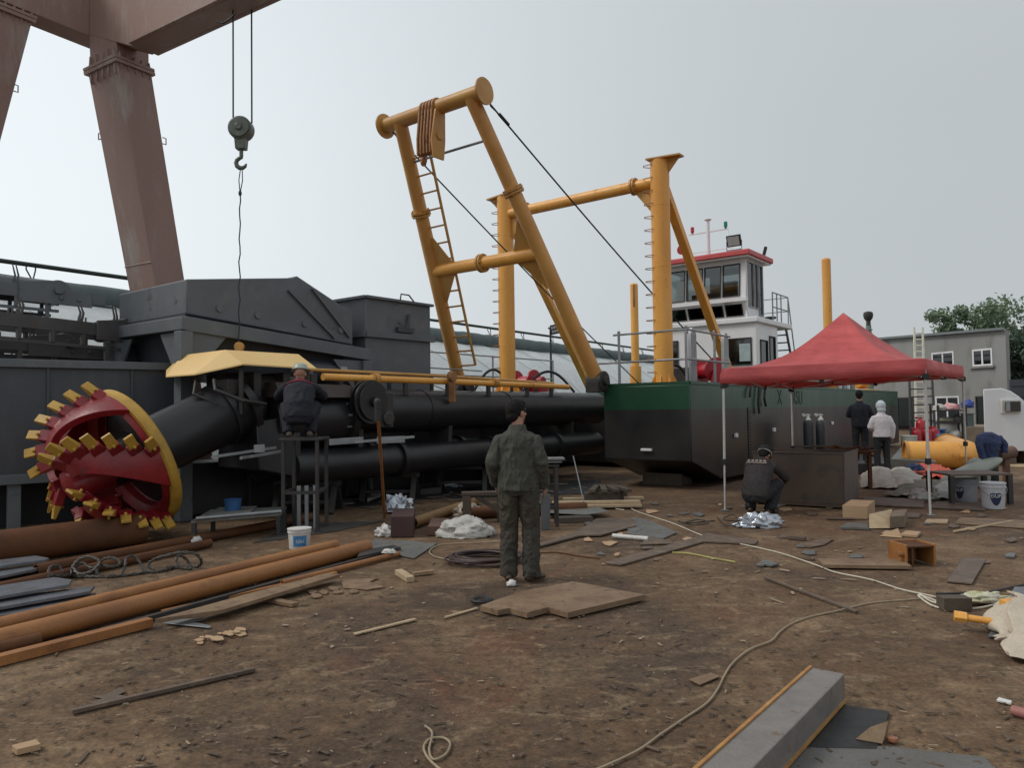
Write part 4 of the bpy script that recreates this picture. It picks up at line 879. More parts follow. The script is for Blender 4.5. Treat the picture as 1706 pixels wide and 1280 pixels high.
for u in (.8, 2.0, cw - .6):
    mb = MB(); mb.beam(CC(u, .08, 0), CC(u, .08, .66), .16, .16, cdv); mb.beam(CC(u, 1.4, 0), CC(u, 1.4, .66), .16, .16, cdv); pieces('leg', mb, GREYM, ct)
mb = MB(); mb.hexa([CC(0, .5, .0), CC(cw, .5, .0), CC(cw, .55, .0), CC(0, .55, .0), CC(0, .5, .66), CC(cw, .5, .66), CC(cw, .55, .66), CC(0, .55, .66)]); part('void_shade_plate', mb, DARKI, ct)  # near-black plate painting the shaded void between the legs
# ---- conveyor frames
def conveyor(name, lab, A_, B_, wid, h, horns, drum=True, mat=None, cover=None):
    mat = mat or GREYC; d = (B_ - A_); ln = d.length; d.normalize(); sd = d.cross(Z).normalized(); up_ = sd.cross(d); t = thing(name, lab, 'conveyor', (A_ + B_) / 2, 'roller conveyor frames beside the screening plant')
    mb = MB()
    for e in (0, -wid):
        mb.beam(A_ + sd * e, B_ + sd * e, .06, h, up_); mb.beam(A_ + sd * e - up_ * (h * .5 + .20), B_ + sd * e - d * ln * .08 - up_ * (h * .5 + .20), .05, .05, up_)
        for i in range(int(ln / .5)): p = A_ + d * (.25 + i * .5) + sd * e; mb.beam(p - up_ * h * .4, p - up_ * (h * .5 + .20), .05, .06, d)
    part('side_frame', mb, mat, t)
    mb = MB()
    for i in range(int(ln / .9)): p = A_ + d * (.3 + i * .9); mb.tube(p + up_ * .02, p - sd * wid + up_ * .02, .04, n=10)
    pieces('roller', mb, DARKM, t)
    mb = MB()
    for f, ln_ in horns:
        p = A_ + d * ln * f + up_ * h * .5
        for tw in (0, .05): mb.path([p + d * tw, p + d * (tw + .03) + up_ * .14, p + d * (tw - .02) + up_ * ln_], [.022, .018, .010], 6)
    for f in (.22, .62):
        p = A_ + d * ln * f + up_ * (h * .5)
        for k in range(3): mb.beam(p + d * k * .06, p + d * k * .06 + up_ * .07, .02, .02, d)
    pieces('idler_bracket', mb, mat, t)
    if drum:
        mb = MB(); p = B_ - d * .15 + up_ * .06; mb.tube(p + sd * .06, p - sd * (wid + .06), .19, n=24); mb.tube(p + sd * .14, p + sd * .05, .07, n=12); part('end_drum', mb, mat, t)
        mb = MB(); mb.prism([B_ + sd * .04 - d * .75 - up_ * h * .9, B_ + sd * .04 + d * .40 - up_ * h * .9, B_ + sd * .04 + d * .40 + up_ * h * .1, B_ + sd * .04 + up_ * h * .4, B_ + sd * .04 - d * .15 + up_ * h * 1.1, B_ + sd * .04 - d * .75 + up_ * h * .7], sd * .03)
        for e in (-.1, .18): mb.tube(B_ + sd * .06 + d * e - up_ * h * .35, B_ + sd * .10 + d * e - up_ * h * .35, .035, n=8)
        part('end_plate', mb, mat, t, .008)
        mb = MB(); mb.beam(B_ + sd * .02 + d * .3 - up_ * h * .2, B_ + sd * .02 + d * .62 - up_ * h * .25, .06, h * .7, up_); part('take_up', mb, mat, t, .006)
    if cover:
        mb = MB(); rows = []
        for i in range(7):
            an = math.pi * (i / 6); rows.append([A_ + d * x - sd * (wid * .5 + (wid * .5 + .03) * math.cos(an) * -1) + up_ * (h * .4 + .20 * math.sin(an)) for x in (0, ln * .55, ln * .95)])
        mb.slab(rows, .015); part('belt_cover', mb, cover, t)
    for u, z1 in ((.12, 0), (.8, 0)):
        p = A_ + d * ln * u
        mb = MB()
        for e in (0, -wid): q = p + sd * e; mb.beam(V((q.x, q.y, 0.0)), q - up_ * (h * .5 + .1), .06, .06, d)
        pieces('support_post', mb, mat, t)
    return t
conveyor('roller_conveyor', 'upper grey conveyor with curved hood, highest of the stacked frames', at(-60, 473, 12.6), at(112, 492, 13.6), .75, .22, ((.45, .34),), True, GREYM, GREYM)
conveyor('roller_conveyor', 'long brown-grey conveyor with end drum reaching under the grey hopper', at(-60, 524, 10.6), at(226, 556, 13.0), .7, .20, ((.27, .26), (.62, .26), (.84, .34)), True)
conveyor('roller_conveyor', 'short conveyor with hooded drum just above the dark container', at(-60, 567, 11.2), at(128, 580, 12.5), .7, .20, ((.55, .30),), True)
conveyor('roller_conveyor', 'lowest conveyor frame resting along the top of the dark container', at(-40, 594, 11.6), at(205, 602, 13.2), .6, .10, (), True)
# ================================================================== GREENHOUSE
GA = at(-180, 408, 17.0); gdir = HA.copy(); RZg = 5.2
def ridge_at(px, py): # along the ridge, height fixed
    d = ray(px, py); t = (RZg - CAM_H) / d.z; return CP + d * t
ra, rb = ridge_at(20, 437), ridge_at(1000, 572)
gdir = (rb - ra); gdir.z = 0; glen = gdir.length; gdir.normalize(); gfr = V((gdir.y, -gdir.x, 0))      # gfr: down the front slope
ra = ra - gdir * 6; glen += 26
ghs = thing('greenhouse', 'long white plastic film greenhouse behind the grey machines', 'greenhouse', ra + gdir * glen * .4 - Z * RZg)
rows = []; NU, NV = 150, 16
for i in range(NU + 1):
    p = ra + gdir * glen * i / NU; row = []
    for j in range(NV + 1):
        f = j / NV; x = 5.2 * f; z = (RZg - .42) * (1 - f ** 1.9) * .90 + .05
        wv = .035 * math.sin(i * 1.3 + j * .35) * math.sin(math.pi * f) + .03 * noise.noise(V((i * .35, j * .5, 2)))
        row.append(V((p.x, p.y, 0)) + gfr * x + Z * (z + wv * (1 - f)))
    rows.append(row)
mb = MB(); mb.grid(rows); mb.grid([[V((r_[0].x, r_[0].y, z)) for z in (r_[0].z, 0.0)] for r_ in rows]); part('film', mb, PLAST, ghs)
mb = MB()
for i in range(22):
    u = glen * (i + .3 * math.sin(i * 3.1)) / 22; p0 = ra + gdir * u; p0 = V((p0.x, p0.y, 0)); pts = []
    for j in range(9):
        f = .02 + .96 * j / 8; pts.append(p0 + gdir * (2.4 * f) + gfr * 5.2 * f + Z * ((RZg - .42) * (1 - f ** 1.9) * .90 + .105))
    mb.path(pts, .008, 5)
pieces('hold_down_rope', mb, GALV, ghs)
mb = MB(); rr = [V((ra + gdir * glen * i / 120).to_tuple()) for i in range(121)]
mb.path([V((p.x, p.y, RZg - .62)) + gfr * .25 + Z * .03 * noise.noise(V((i * .7, 0, 0))) for i, p in enumerate(rr)], [.27 + .035 * noise.noise(V((i * .9, 5, 0))) for i in range(121)], 14); part('quilt_roll', mb, ROLLM, ghs)
mb = MB(); mb.tube(ra, ra + gdir * glen, .055, n=10)
part('roller_shaft', mb, GREENP, ghs)
mb = MB()
for i in range(int(glen / 2.6)):
    p = ra + gdir * (1.2 + i * 2.6)
    for sg in (-1, 1): mb.path([p + gdir * .10 * sg, p + gdir * .10 * sg - Z * .12, p - Z * .40 + gfr * .1], .018, 5)
part('shaft_bracket', mb, GREENP, ghs)
mb = MB()
for i in range(140): u = glen * i / 140; p = ra + gdir * u + gfr * 5.25; p = V((p.x, p.y, 0)); mb.tube(p, p + Z * (.45 + .08 * rnd.random()), .012, n=5)
tag(part('edge_pegs', mb, GREENP, ghs), None, None, None, 'stuff')
# yard lamp post
lp_ = at(917, 548, 25); mb = MB(); ps_ = thing('lamp_post', 'thin dark yard lamp post with a square floodlight of eight lenses', 'lamp post', V((lp_.x, lp_.y, 0)))
mb.tube(V((lp_.x, lp_.y, 0)), lp_, .035, n=10); mb.beam(lp_ - V((.08, 0, -.02)), lp_ + V((.25, 0, .02)), .05, .05); part('post', mb, GREENP, ps_)
mb = MB(); c0 = lp_ + V((.17, -.06, -.02)); rt = Mx.Rotation(R(-12), 3, 'Y'); mb.box(c0, (.34, .10, .32), rt); hd = part('lamp_head', mb, BLKR, ps_, .01)
mb = MB()
for i in range(4):
    for j in range(2): mb.box(c0 + rt @ V(((i - 1.5) * .075, -.052, (j - .5) * .13)), (.055, .012, .09), rt)
pieces('lens', mb, LED, hd)
# ================================================================== OFFICE BUILDING, TREES, FENCE
bl = thing('rendered_building', 'two-storey grey cement-rendered building with flat sloping roof beyond the tent', 'building', at(1560, 735, 42) * 1.0)
BR = at(1678, 640, 40); BR.z = 0; BLf = at(1440, 640, 50); BLf.z = 0
bd = (BLf - BR); bw = bd.length; bd.normalize(); bn_ = V((-bd.y, bd.x, 0)); bn_ = bn_ if bn_.y > 0 else -bn_
WL[bl] = V((BR.x, BR.y, 0)); bl.location = WL[bl]
def BB(u, z, v=0): return BR + bd * u + Z * z + bn_ * v
def bu(px, py):                       # wall coordinates of a pixel
    d = ray(px, py); nn = bn_; t = (BR - CP).dot(nn) / d.dot(nn); p = CP + d * t; return (p - BR).dot(bd), p.z
zr0, zr1 = bu(1672, 551)[1], bu(1480, 564)[1]
holes = []
for q in ((1621, 580, 1653, 611), (1553, 585, 1589, 612), (1560, 660, 1598, 700), (1497, 662, 1522, 745), (1628, 660, 1640, 745)):
    u1, za_ = bu(q[0], q[3]); u0_, zb_ = bu(q[2], q[1]); holes.append((u0_, u1, max(za_, 0.0), zb_))
mb = MB(); panel(mb, BB(0, 0), bd, Z, bw, min(zr0, zr1) - .2, holes, .25, bn_)
mb.prism([BB(0, min(zr0, zr1) - .2), BB(bw, min(zr0, zr1) - .2), BB(bw, zr1), BB(0, zr0)], bn_ * .25)
rd = (V((BR.x, BR.y, 0)).normalized() - V((.06, 0, 0))) * 8; e_ = BB(0, 0, .25); e2 = BB(bw, 0, .25) + rd; mb.prism([e_, e_ + Z * zr0, e_ + rd + Z * (zr0 - .4), e_ + rd], bd * .2); mb.prism([e_ + rd + bd * .21, e2, e2 + Z * (zr1 - .4), e_ + rd + bd * .21 + Z * (zr0 - .4)], -bn_ * .2)
part('wall', mb, RENDER_, bl)
mb = MB(); mb.prism([BB(-.15, zr0 + .02, -.25), BB(bw, zr1 + .02, -.25), BB(bw, zr1 + .16, -.25), BB(-.15, zr0 + .16, -.25)], (V((BR.x, BR.y, 0)).normalized() - V((.06, 0, 0))) * 8.5); part('roof', mb, M('roof_sheet', (.17, .19, .20), None, 1, .6), bl)
mb = MB(); mb.hexa([BB(1.4, .02, 1.0), BB(bw - .3, .02, 1.0), BB(bw - .3, .02, 1.2), BB(1.4, .02, 1.2), BB(1.4, 5, 1.0), BB(bw - .3, 5, 1.0), BB(bw - .3, 5, 1.2), BB(1.4, 5, 1.2)]); part('dark_interior', mb, DARKI, bl)
for k, q in enumerate(holes):
    if k < 3:
        f = window(bl, BB(0, 0), bd, Z, *q, -bn_, WHITE, GLASSD, .09, 2)
        mb = MB(); mb.beam(BB(q[0] - .15, q[2] - .06, -.06), BB(q[1] + .15, q[2] - .06, -.06), .16, .12); part('sill', mb, RENDER_, f)
    else: window(bl, BB(0, 0), bd, Z, *q, -bn_, DARKM, GLASSD, .07, 1, name='door')
def tree(name, lab, base, height, spread, n, lm, seed, low=.25):
    r = random.Random(seed); t = thing(name, lab, 'tree', base, 'trees rising behind the grey building'); mb = MB()
    mb.path([base, base + Z * height * .3 + V((.1, 0, 0)), base + Z * height * .75], [.22, .17, .06], 10); tips = []
    for i in range(9):
        an = i * 2.4; h0 = height * (.28 + .05 * i); p = base + Z * h0; e = p + V((math.cos(an), math.sin(an), .75)) * spread * (.75 - .04 * i); mb.path([p, p.lerp(e, .5) + Z * .1, e], [.09, .06, .02], 6); tips.append(e)
    part('trunk', mb, BARK, t)
    cl = []
    for i in range(34):
        an = r.random() * 6.28; f = r.random(); rad = spread * math.sqrt(r.random()) * (1 - .55 * abs(f - .4)); cl.append((base + V((math.cos(an) * rad, math.sin(an) * rad, height * (low + (1 - low) * f * .95))), spread * r.uniform(.20, .42)))
    vs, fs = [], []
    for i in range(n):
        c, rd = r.choice(cl); q = V((r.gauss(0, 1), r.gauss(0, 1), r.gauss(0, .8))); q = q.normalized() * rd * r.random() ** .45; p = c + q; s = r.uniform(.10, .20)
        u = V((r.gauss(0, 1), r.gauss(0, 1), r.gauss(0, 1))).normalized(); v = u.cross(V((r.gauss(0, 1), r.gauss(0, 1), r.gauss(0, 1)))).normalized()
        k = len(vs); vs += [p - u * s, p - v * s * .5, p + u * s, p + v * s * .5]; fs.append((k, k + 1, k + 2, k + 3))
    mb = MB(); mb.v = vs; mb.f = fs; me = bpy.data.meshes.new('crown'); me.from_pydata([v - base for v in vs], [], fs); me.materials.append(lm); place('crown', me, t)
for i, (px, top, Y, sprd, lm, n, lab) in enumerate(((1588, 504, 56, 2.1, LEAF, 6500, 'round green tree showing over the middle of the building roof'), (1652, 512, 55, 1.8, LEAF, 5200, 'pale green tree rising above the roof corner of the building'), (1695, 500, 52, 3.3, LEAF, 9000, 'tallest tree, a full green crown just past the building corner'), (1730, 560, 46, 2.6, LEAFD, 8000, 'dark dense tree filling the gap beside the building wall'), (1705, 600, 48, 1.8, LEAFD, 6000, 'low dark shrubby tree against the building side'))):
    tp_ = at(px, top, Y); tree('broadleaf_tree', lab, V((tp_.x, tp_.y, 0)), tp_.z, sprd, n, lm, 40 + i, .2 if i < 3 else .05)
fa, fb = at(1684, 650, 38), at(1800, 650, 36)
mb = MB(); mb.prism([V((fa.x, fa.y, 0)), V((fb.x, fb.y, 0)), V((fb.x, fb.y, 2.8)), V((fa.x, fa.y, 2.8))], V((0, .1, 0))); 
for i in range(5): mb.beam(V((fa.x, fa.y - .03, .3 + i * .55)), V((fb.x, fb.y - .03, .3 + i * .55)), .04, .08)
single('sheet_fence', 'dark slatted metal fence behind the white panel', 'fence', mb, M('fence_dark', (.03, .035, .045), None, 1, .6))
# ================================================================== TENT
tc4 = [at(1208, 850, 11.77), at(1550, 858, 10.96), at(1611, 800, 15.0), at(1321, 780, 15.5)]
hem = [at(1208, 640, 11.77).z + .0, at(1546, 625, 10.96).z, at(1607, 630, 15.0).z, at(1316, 648, 15.5).z]
tc4 = [V((p.x, p.y, 0)) for p in tc4]; pk = at(1405, 521, 12.9)
tn = thing('canopy_tent', 'red pop-up canopy tent on white folding legs', 'canopy tent', (tc4[0] + tc4[2]) / 2)
VAL = .24
def corner(i): return V((tc4[i].x, tc4[i].y, hem[i]))
rows = []; NA, NB_ = 96, 18
per = []
for i in range(4):
    a_, b_ = corner(i), corner((i + 1) % 4)
    for k in range(NA // 4):
        f = k / (NA // 4); sag = .05 * math.sin(math.pi * f); out_ = .03 * math.sin(math.pi * f); cm = (tc4[0] + tc4[2]) / 2
        p = a_.lerp(b_, f); d = (V((p.x, p.y, 0)) - V((cm.x, cm.y, 0))).normalized(); per.append((p - Z * sag * .0 - d * out_, f))
for i in range(NA + 1):
    p, f = per[i % NA]; row = []
    wob = .016 * math.sin(i * 2.3) + .024 * math.sin(i * .9 + 1)
    row.append(p + (pk - p) * 0 + Z * 0 + (V((p.x, p.y, 0)) - V((pk.x, pk.y, 0))).normalized() * (.02 + wob))
    row.append(p + Z * (VAL * .5) + (V((p.x, p.y, 0)) - V((pk.x, pk.y, 0))).normalized() * (.03 + wob * .7))
    row.append(p + Z * VAL)
    for j in range(1, NB_ + 1):
        g = j / NB_; q = (p + Z * VAL).lerp(pk, g); mid_ = math.sin(math.pi * f)
        q = q - Z * (.30 * math.sin(math.pi * g) * (1 - .25 * g) + .05 * mid_ * math.sin(math.pi * g))
        q = q + Z * (.016 * math.sin(i * 1.1 + g * 5) * (1 - g) + .05 * noise.noise(V((p.x * 2 + g * 2, p.y * 2, g * 4))) * (1 - g))
        row.append(q)
    rows.append(row)
mb = MB(); mb.grid(rows); o = part('canopy', mb, TENT, tn, sharp=60); sdm = o.modifiers.new('s', 'SOLIDIFY'); sdm.thickness = .004
TW_ = M('tent_leg_white', (.56, .55, .53), (.45, .43, .41), 4, .45, .1)
for i, (px0, py0, rr_) in enumerate(((1208, 850, .02), (1550, 858, .022), (1611, 800, .02), (1321, 780, .02))):
    b0 = tc4[i]; t0 = corner(i) + Z * (VAL * .55); ctr_ = (tc4[0] + tc4[2]) / 2; ind = (V((ctr_.x, ctr_.y, 0)) - V((b0.x, b0.y, 0))).normalized()
    t0 = t0 + ind * .03; m_ = b0.lerp(t0, .36); mb = MB(); mb.tube(b0, m_, rr_ * .8, n=4 * 3); mb.tube(m_, t0, rr_, n=4 * 3); l_ = part('leg', mb, TW_, tn)
    mb = MB(); mb.box(m_, (.07, .06, .09)); mb.box(t0 - Z * (VAL * .55 + .02), (.09, .08, .09)); pieces('joint', mb, BLKR, l_, .008)
    mb = MB(); mb.box(b0 + Z * .006, (.11, .09, .012)); part('foot_plate', mb, GALV, l_)
mb = MB(); mbj = MB()
for i in range(4):
    a_, b_ = corner(i), corner((i + 1) % 4); cm = (tc4[0] + tc4[2]) / 2; inn = (V((cm.x, cm.y, 0)) - V(((a_ + b_) / 2).xy.to_3d())).normalized() * .06; a_ = a_ + inn; b_ = b_ + inn
    for k in range(2):
        p, q = a_.lerp(b_, k / 2), a_.lerp(b_, (k + 1) / 2)
        mb.beam(p + Z * .16, q - Z * .02, .016, .024); mb.beam(p - Z * .02, q + Z * .16, .016, .024); mbj.box(q - Z * .02, (.06, .05, .06)); mbj.box(p.lerp(q, .5) + Z * .07, (.03, .03, .03))
for i in range(4):
    a_ = corner(i) + Z * .10; mb.beam(a_, pk - Z * 1.0, .016, .02)
part('scissor_truss', mb, TW_, tn); pieces('truss_joint', mbj, BLKR, tn)
mb = MB(); mb.tube(pk - Z * 1.05, pk - Z * .02, .025, n=10); part('centre_post', mb, TW_, tn)
# ================================================================== PEOPLE
def hand(mb, w, d, n, side, curl=.45, s=1.0):
    w, d, n = V(w), V(d).normalized(), V(n).normalized(); lat = d.cross(n) * side; lat.normalize(); n = lat.cross(d) * side; n.normalize()
    mb.sect([w - d * .03 * s, w + d * .015 * s, w + d * .055 * s, w + d * .09 * s], [(.026 * s, .022 * s), (.031 * s, .019 * s), (.041 * s, .016 * s), (.039 * s, .012 * s)], lat, 12)
    for i, ln in enumerate((.072, .080, .074, .058)):
        p = w + d * (.082 - .004 * abs(i - 1.3)) * s + lat * (.031 - .0205 * i) * s; an = curl * .5; pts = [p]; v = (d + lat * (.10 - .07 * i)).normalized()
        for fr in (.45, .32, .23):
            dd = v * math.cos(an) + n * math.sin(an); p = p + dd * ln * fr * s; pts.append(p); an += curl * (1 + .08 * i)
        mb.path(pts, [.0095 * s, .0088 * s, .008 * s, .0062 * s], 8)
    p = w + d * .025 * s + lat * .027 * s; v = (lat * .72 + d * .70 + n * .45).normalized(); q = p + v * .042 * s; v2 = (d * .85 + lat * .25 + n * .55).normalized()
    mb.path([p - v * .015 * s, p, q, q + v2 * .032 * s], [.014 * s, .0125 * s, .0105 * s, .0075 * s], 8)
def head(mb, c, f, u):
    f = V(f).normalized(); u = V(u); u = (u - f * u.dot(f)).normalized(); r = f.cross(u); rot = Mx((r, f, u)).transposed()
    P_ = lambda x, y, z: c + r * x + f * y + u * z
    mb.ball(P_(0, -.012, .022), (.076, .096, .096), 24, rot); mb.ball(P_(0, .028, -.028), (.063, .070, .090), 24, rot); mb.ball(P_(0, .052, -.088), (.040, .040, .030), 16, rot)
    mb.ball(P_(0, .080, .030), (.050, .020, .014), 14, rot)
    mb.sect([P_(0, .086, .022), P_(0, .100, -.008), P_(0, .108, -.026), P_(0, .090, -.038)], [(.009, .012), (.011, .014), (.015, .013), (.013, .010)], r, 10)
    for s_ in (-1, 1):
        mb.ball(P_(.076 * s_, -.004, -.012), (.012, .026, .034), 14, rot); mb.ball(P_(.042 * s_, .070, -.018), (.022, .018, .018), 12, rot)
    mb.ball(P_(0, .088, -.062), (.025, .012, .010), 12, rot)
    return P_, rot
def person(label, base, rz, J, s=1.0, jm=None, tm=None, bm_=None, hm=None, vox=.008, wr=.008, hood=None, hat=None, glove=None, hands=(.45, .45), loose=1.0, group=None, seed=0.0):
    """J: joints in metres for a person facing +Y with +X on the right-hand side"""
    t = thing('person', label, 'person', base, group, rz); Jv = {k: V(v) * s for k, v in J.items() if isinstance(v, tuple)}; g = lambda k: Jv[k]
    sp = g('nk') - g('pel'); right = V((1, 0, 0))
    def spine(f, off=0): # along pelvis, waist, chest, neck
        ks = [g('pel'), g('wai'), g('che'), g('nk')]; x = f * 3; i = min(int(x), 2); return ks[i].lerp(ks[i + 1], x - i)
    nf = (g('nk') - g('che')).normalized()
    # bare body, one skin
    mb = MB(); mb.sect([g('pel') - (g('wai') - g('pel')).normalized() * .1 * s, g('pel'), g('wai'), g('che'), g('nk') - nf * .05, g('nk')], [(.13 * s, .09 * s), (.155 * s, .105 * s), (.135 * s, .095 * s), (.155 * s, .105 * s), (.10 * s, .07 * s), (.056 * s, .058 * s)], right, 20)
    hv = (g('hd') - g('nk')).normalized(); mb.sect([g('nk') - hv * .05, g('nk'), g('hd') - hv * .03], [(.062 * s, .062 * s), (.056 * s, .058 * s), (.052 * s, .056 * s)], right, 16)
    P_, rot = head(mb, g('hd'), J['hf'], J['hu'])
    for sd, k in ((-1, 'l'), (1, 'r')):
        a, b, c = g('sh' + k), g('el' + k), g('wr' + k); mb.sect([a, a.lerp(b, .5), b, b.lerp(c, .4), c], [.048 * s, .045 * s, .037 * s, .036 * s, .027 * s], Z if abs((b - a).normalized().z) < .7 else V((0, 1, 0)), 14)
        hd_ = (c - b).normalized(); hand(mb, c, hd_, J['pn' + k], sd, hands[0 if k == 'l' else 1], s)
        a, b, c = g('hp' + k), g('kn' + k), g('an' + k); mb.sect([a, a.lerp(b, .5), b, b.lerp(c, .35), c], [.078 * s, .068 * s, .052 * s, .052 * s, .038 * s], right, 14)
        fd = V(J['ft' + k]); mb.sect([c, c + fd * .06 * s - Z * .05 * s, c + fd * .13 * s - Z * .06 * s], [.036 * s, .035 * s, .025 * s], right, 10)
    me = fuse(mb, vox, 3); me.materials.append(SKIN); place('body', me, t)
    for s_ in (-1, 1):
        mb = MB(); mb.ball(P_(.031 * s_, .084, .004), .0115, 12); part('eye', mb, DARKI, t, local=True)
    # trousers
    mb = MB(); dn = (g('pel') - g('wai')).normalized()
    mb.sect([g('pel') - dn * .12 * s, g('pel') - dn * .02 * s, g('pel') + dn * .06 * s, g('pel') + dn * .12 * s], [(.155 * s, .115 * s), (.175 * s, .128 * s), (.178 * s, .128 * s), (.14 * s, .10 * s)], right, 20)
    for k in 'lr':
        a, b, c = g('hp' + k), g('kn' + k), g('an' + k); c2 = c + (c - b).normalized() * .035 * s
        mb.sect([a, a.lerp(b, .35), b - (b - a).normalized() * .06, b, b.lerp(c, .35), c.lerp(b, .12), c2], [.100 * s * loose, .092 * s * loose, .078 * s * loose, .075 * s * loose, .074 * s * loose, .074 * s * loose, .076 * s * loose], right, 18)
    me = fuse(mb, vox, 3, wr, (13, 13, 9), seed); me.materials.append(tm); place('trousers', me, t)
    # jacket
    mb = MB(); hem = g('pel') + dn * J.get('hem', .10) * s
    mb.sect([hem, g('pel'), g('wai'), g('che'), g('che').lerp(g('nk'), .6), g('nk') - nf * .02, g('nk') + nf * .025], [(.188 * s, .138 * s), (.190 * s, .140 * s), (.186 * s, .136 * s), (.205 * s, .138 * s), (.168 * s, .108 * s), (.088 * s, .084 * s), (.070 * s, .072 * s)], right, 26)
    for k in 'lr':
        a, b, c = g('sh' + k), g('el' + k), g('wr' + k); i_ = g('nk').lerp(a, .30) - nf * .055
        mb.sect([i_, a, a.lerp(b, .45), b, b.lerp(c, .5), c + (c - b).normalized() * .005], [.052 * s, .060 * s, .066 * s, .062 * s, .058 * s, .050 * s], V((0, 1, 0)) if abs((b - a).normalized().y) < .7 else Z, 18)
    me = fuse(mb, vox, 3, wr, (11, 11, 6), seed + 3); me.materials.append(jm); jk = place('jacket', me, t)
    if J.get('collar'):
        mb = MB(); mb.sect([g('nk') - nf * .035, g('nk') + nf * .012, g('nk') + nf * .035], [(.092, .09), (.080, .083), (.074, .078)], right, 24); part('collar', mb, jm, jk, local=True)
    for k in 'lr':
        c = g('an' + k); fd = V(J['ft' + k]).normalized(); sd_ = fd.cross(Z); mb = MB(); z0 = c.z - .085 * s
        def q(x, z): p = c + fd * x * s; return V((p.x, p.y, z0 + z * s))
        mb.sect([q(-.075, .03), q(-.06, .045), q(.0, .05), q(.08, .038), q(.15, .030), q(.19, .022)], [(.028 * s, .024 * s), (.037 * s, .040 * s), (.040 * s, .045 * s), (.046 * s, .034 * s), (.043 * s, .026 * s), (.02 * s, .016 * s)], sd_, 14)
        mb.sect([q(-.015, .03), c + Z * .045 * s], [.042 * s, .046 * s], sd_, 14)
        me = fuse(mb, vox * .9, 2); me.materials.append(bm_); place('boot', me, t)
    if hm:
        mb = MB(); mb.ball(P_(0, -.020, .030), (.085, .102, .098), 28, rot); mb.ball(P_(0, -.062, -.030), (.064, .050, .062), 20, rot); mb.ball(P_(0, .045, .085), (.062, .045, .034), 16, rot)
        me = fuse(mb, .006, 2, .006, (60, 60, 30), 1.0); me.materials.append(hm); place('hair', me, t)
    if hood:
        mb = MB(); mb.ball(P_(0, -.020, .020), (.100, .118, .120), 28, rot); mb.ball(P_(0, -.035, -.075), (.092, .09, .09), 20, rot); me = fuse(mb, .008, 3, .005, (12, 12, 9)); me.materials.append(hood); place('hood', me, t)
    if hat == 'helmet':
        mb = MB(); mb.lathe(P_(0, -.005, .045), rot @ Z, [(.128, 0), (.122, .008), (.108, .014), (.104, .05), (.085, .085), (.045, .108), (.01, .113)], 28); part('helmet', mb, M('grey_green_helmet', (.34, .38, .33), None, 4, .35), t, local=True)
    if hat == 'cap':
        mb = MB(); mb.lathe(P_(0, -.015, .035), rot @ Z, [(.100, -.01), (.106, .03), (.100, .075), (.068, .105), (.01, .112)], 26); mb.sect([P_(0, .06, .045), P_(0, .12, .035), P_(0, .155, .028)], [(.07, .012), (.065, .008), (.03, .005)], rot @ V((1, 0, 0)), 14); cp = part('cap', mb, DARKT, t, local=True)
        mb = MB(); mb.lathe(P_(0, -.015, .035), rot @ Z, [(.100, -.010), (.108, -.008), (.108, -.002), (.100, -.001)], 26, True); part('cap_band', mb, DIRTYW, cp, local=True)
    return t, jk, Jv
STAND = dict(pel=(0, 0, .93), wai=(0, .005, 1.06), che=(0, .0, 1.27), nk=(0, -.005, 1.445), hd=(0, .03, 1.60), hf=(0, 1, -.05), hu=(0, 0, 1),
    shl=(-.172, -.01, 1.328), shr=(.172, -.01, 1.328), ell=(-.235, -.03, 1.12), elr=(.235, -.03, 1.12), wrl=(-.235, .07, .89), wrr=(.235, .07, .89), pnl=(1, 0, 0), pnr=(-1, 0, 0),
    hpl=(-.09, 0, .90), hpr=(.09, 0, .90), knl=(-.105, .02, .49), knr=(.105, .02, .49), anl=(-.115, -.02, .085), anr=(.115, -.02, .085), ftl=(-.2, 1, 0), ftr=(.25, 1, 0), hem=.09)
SQUAT = dict(pel=(0, -.16, .30), wai=(0, -.13, .43), che=(0, .02, .61), nk=(0, .15, .735), hd=(0, .245, .82), hf=(0, .75, -.65), hu=(0, .65, .75),
    shl=(-.185, .10, .67), shr=(.185, .10, .67), ell=(-.27, .33, .50), elr=(.27, .33, .50), wrl=(-.14, .50, .40), wrr=(.14, .50, .40), pnl=(.6, 0, -.8), pnr=(-.6, 0, -.8),
    hpl=(-.10, -.14, .28), hpr=(.10, -.14, .28), knl=(-.20, .26, .44), knr=(.20, .26, .44), anl=(-.14, .02, .085), anr=(.14, .02, .085), ftl=(-.25, 1, 0), ftr=(.25, 1, 0), hem=.05)
# the man standing in the yard, back turned, head a little to his right
J = dict(STAND); J.update(hf=(.55, .83, -.02), hd=(-.012, .02, 1.595), elr=(.222, -.05, 1.12), wrr=(.236, .08, .89), ell=(-.242, -.04, 1.12), wrl=(-.238, .12, .91), hem=.075, collar=1, anl=(-.10, -.02, .085), anr=(.115, -.02, .085), knl=(-.10, .02, .49), knr=(.11, .02, .49), pnl=(.9, .2, 0), pnr=(-.9, .3, 0), ftr=(.55, .8, 0), ftl=(-.05, 1, 0))
b0 = G(866, 968); t, jk, Jm = person('man in olive work clothes standing with his back turned, looking at the dredger', V((b0.x, b0.y, 0)), R(-8), J, 1.0, OLIVEJ, OLIVET, BOOT, HAIR, vox=.0058, wr=.017, hands=(.5, .3), loose=1.06)
mb = MB(); mb.path([V((-.1, -.135, 1.36)), V((-.0, -.150, 1.345)), V((.1, -.135, 1.36))], .004, 5); mb.path([V((0, -.151, 1.345)), V((0, -.147, 1.1))], .004, 5); part('back_seam', mb, OLIVEJ, jk, local=True)
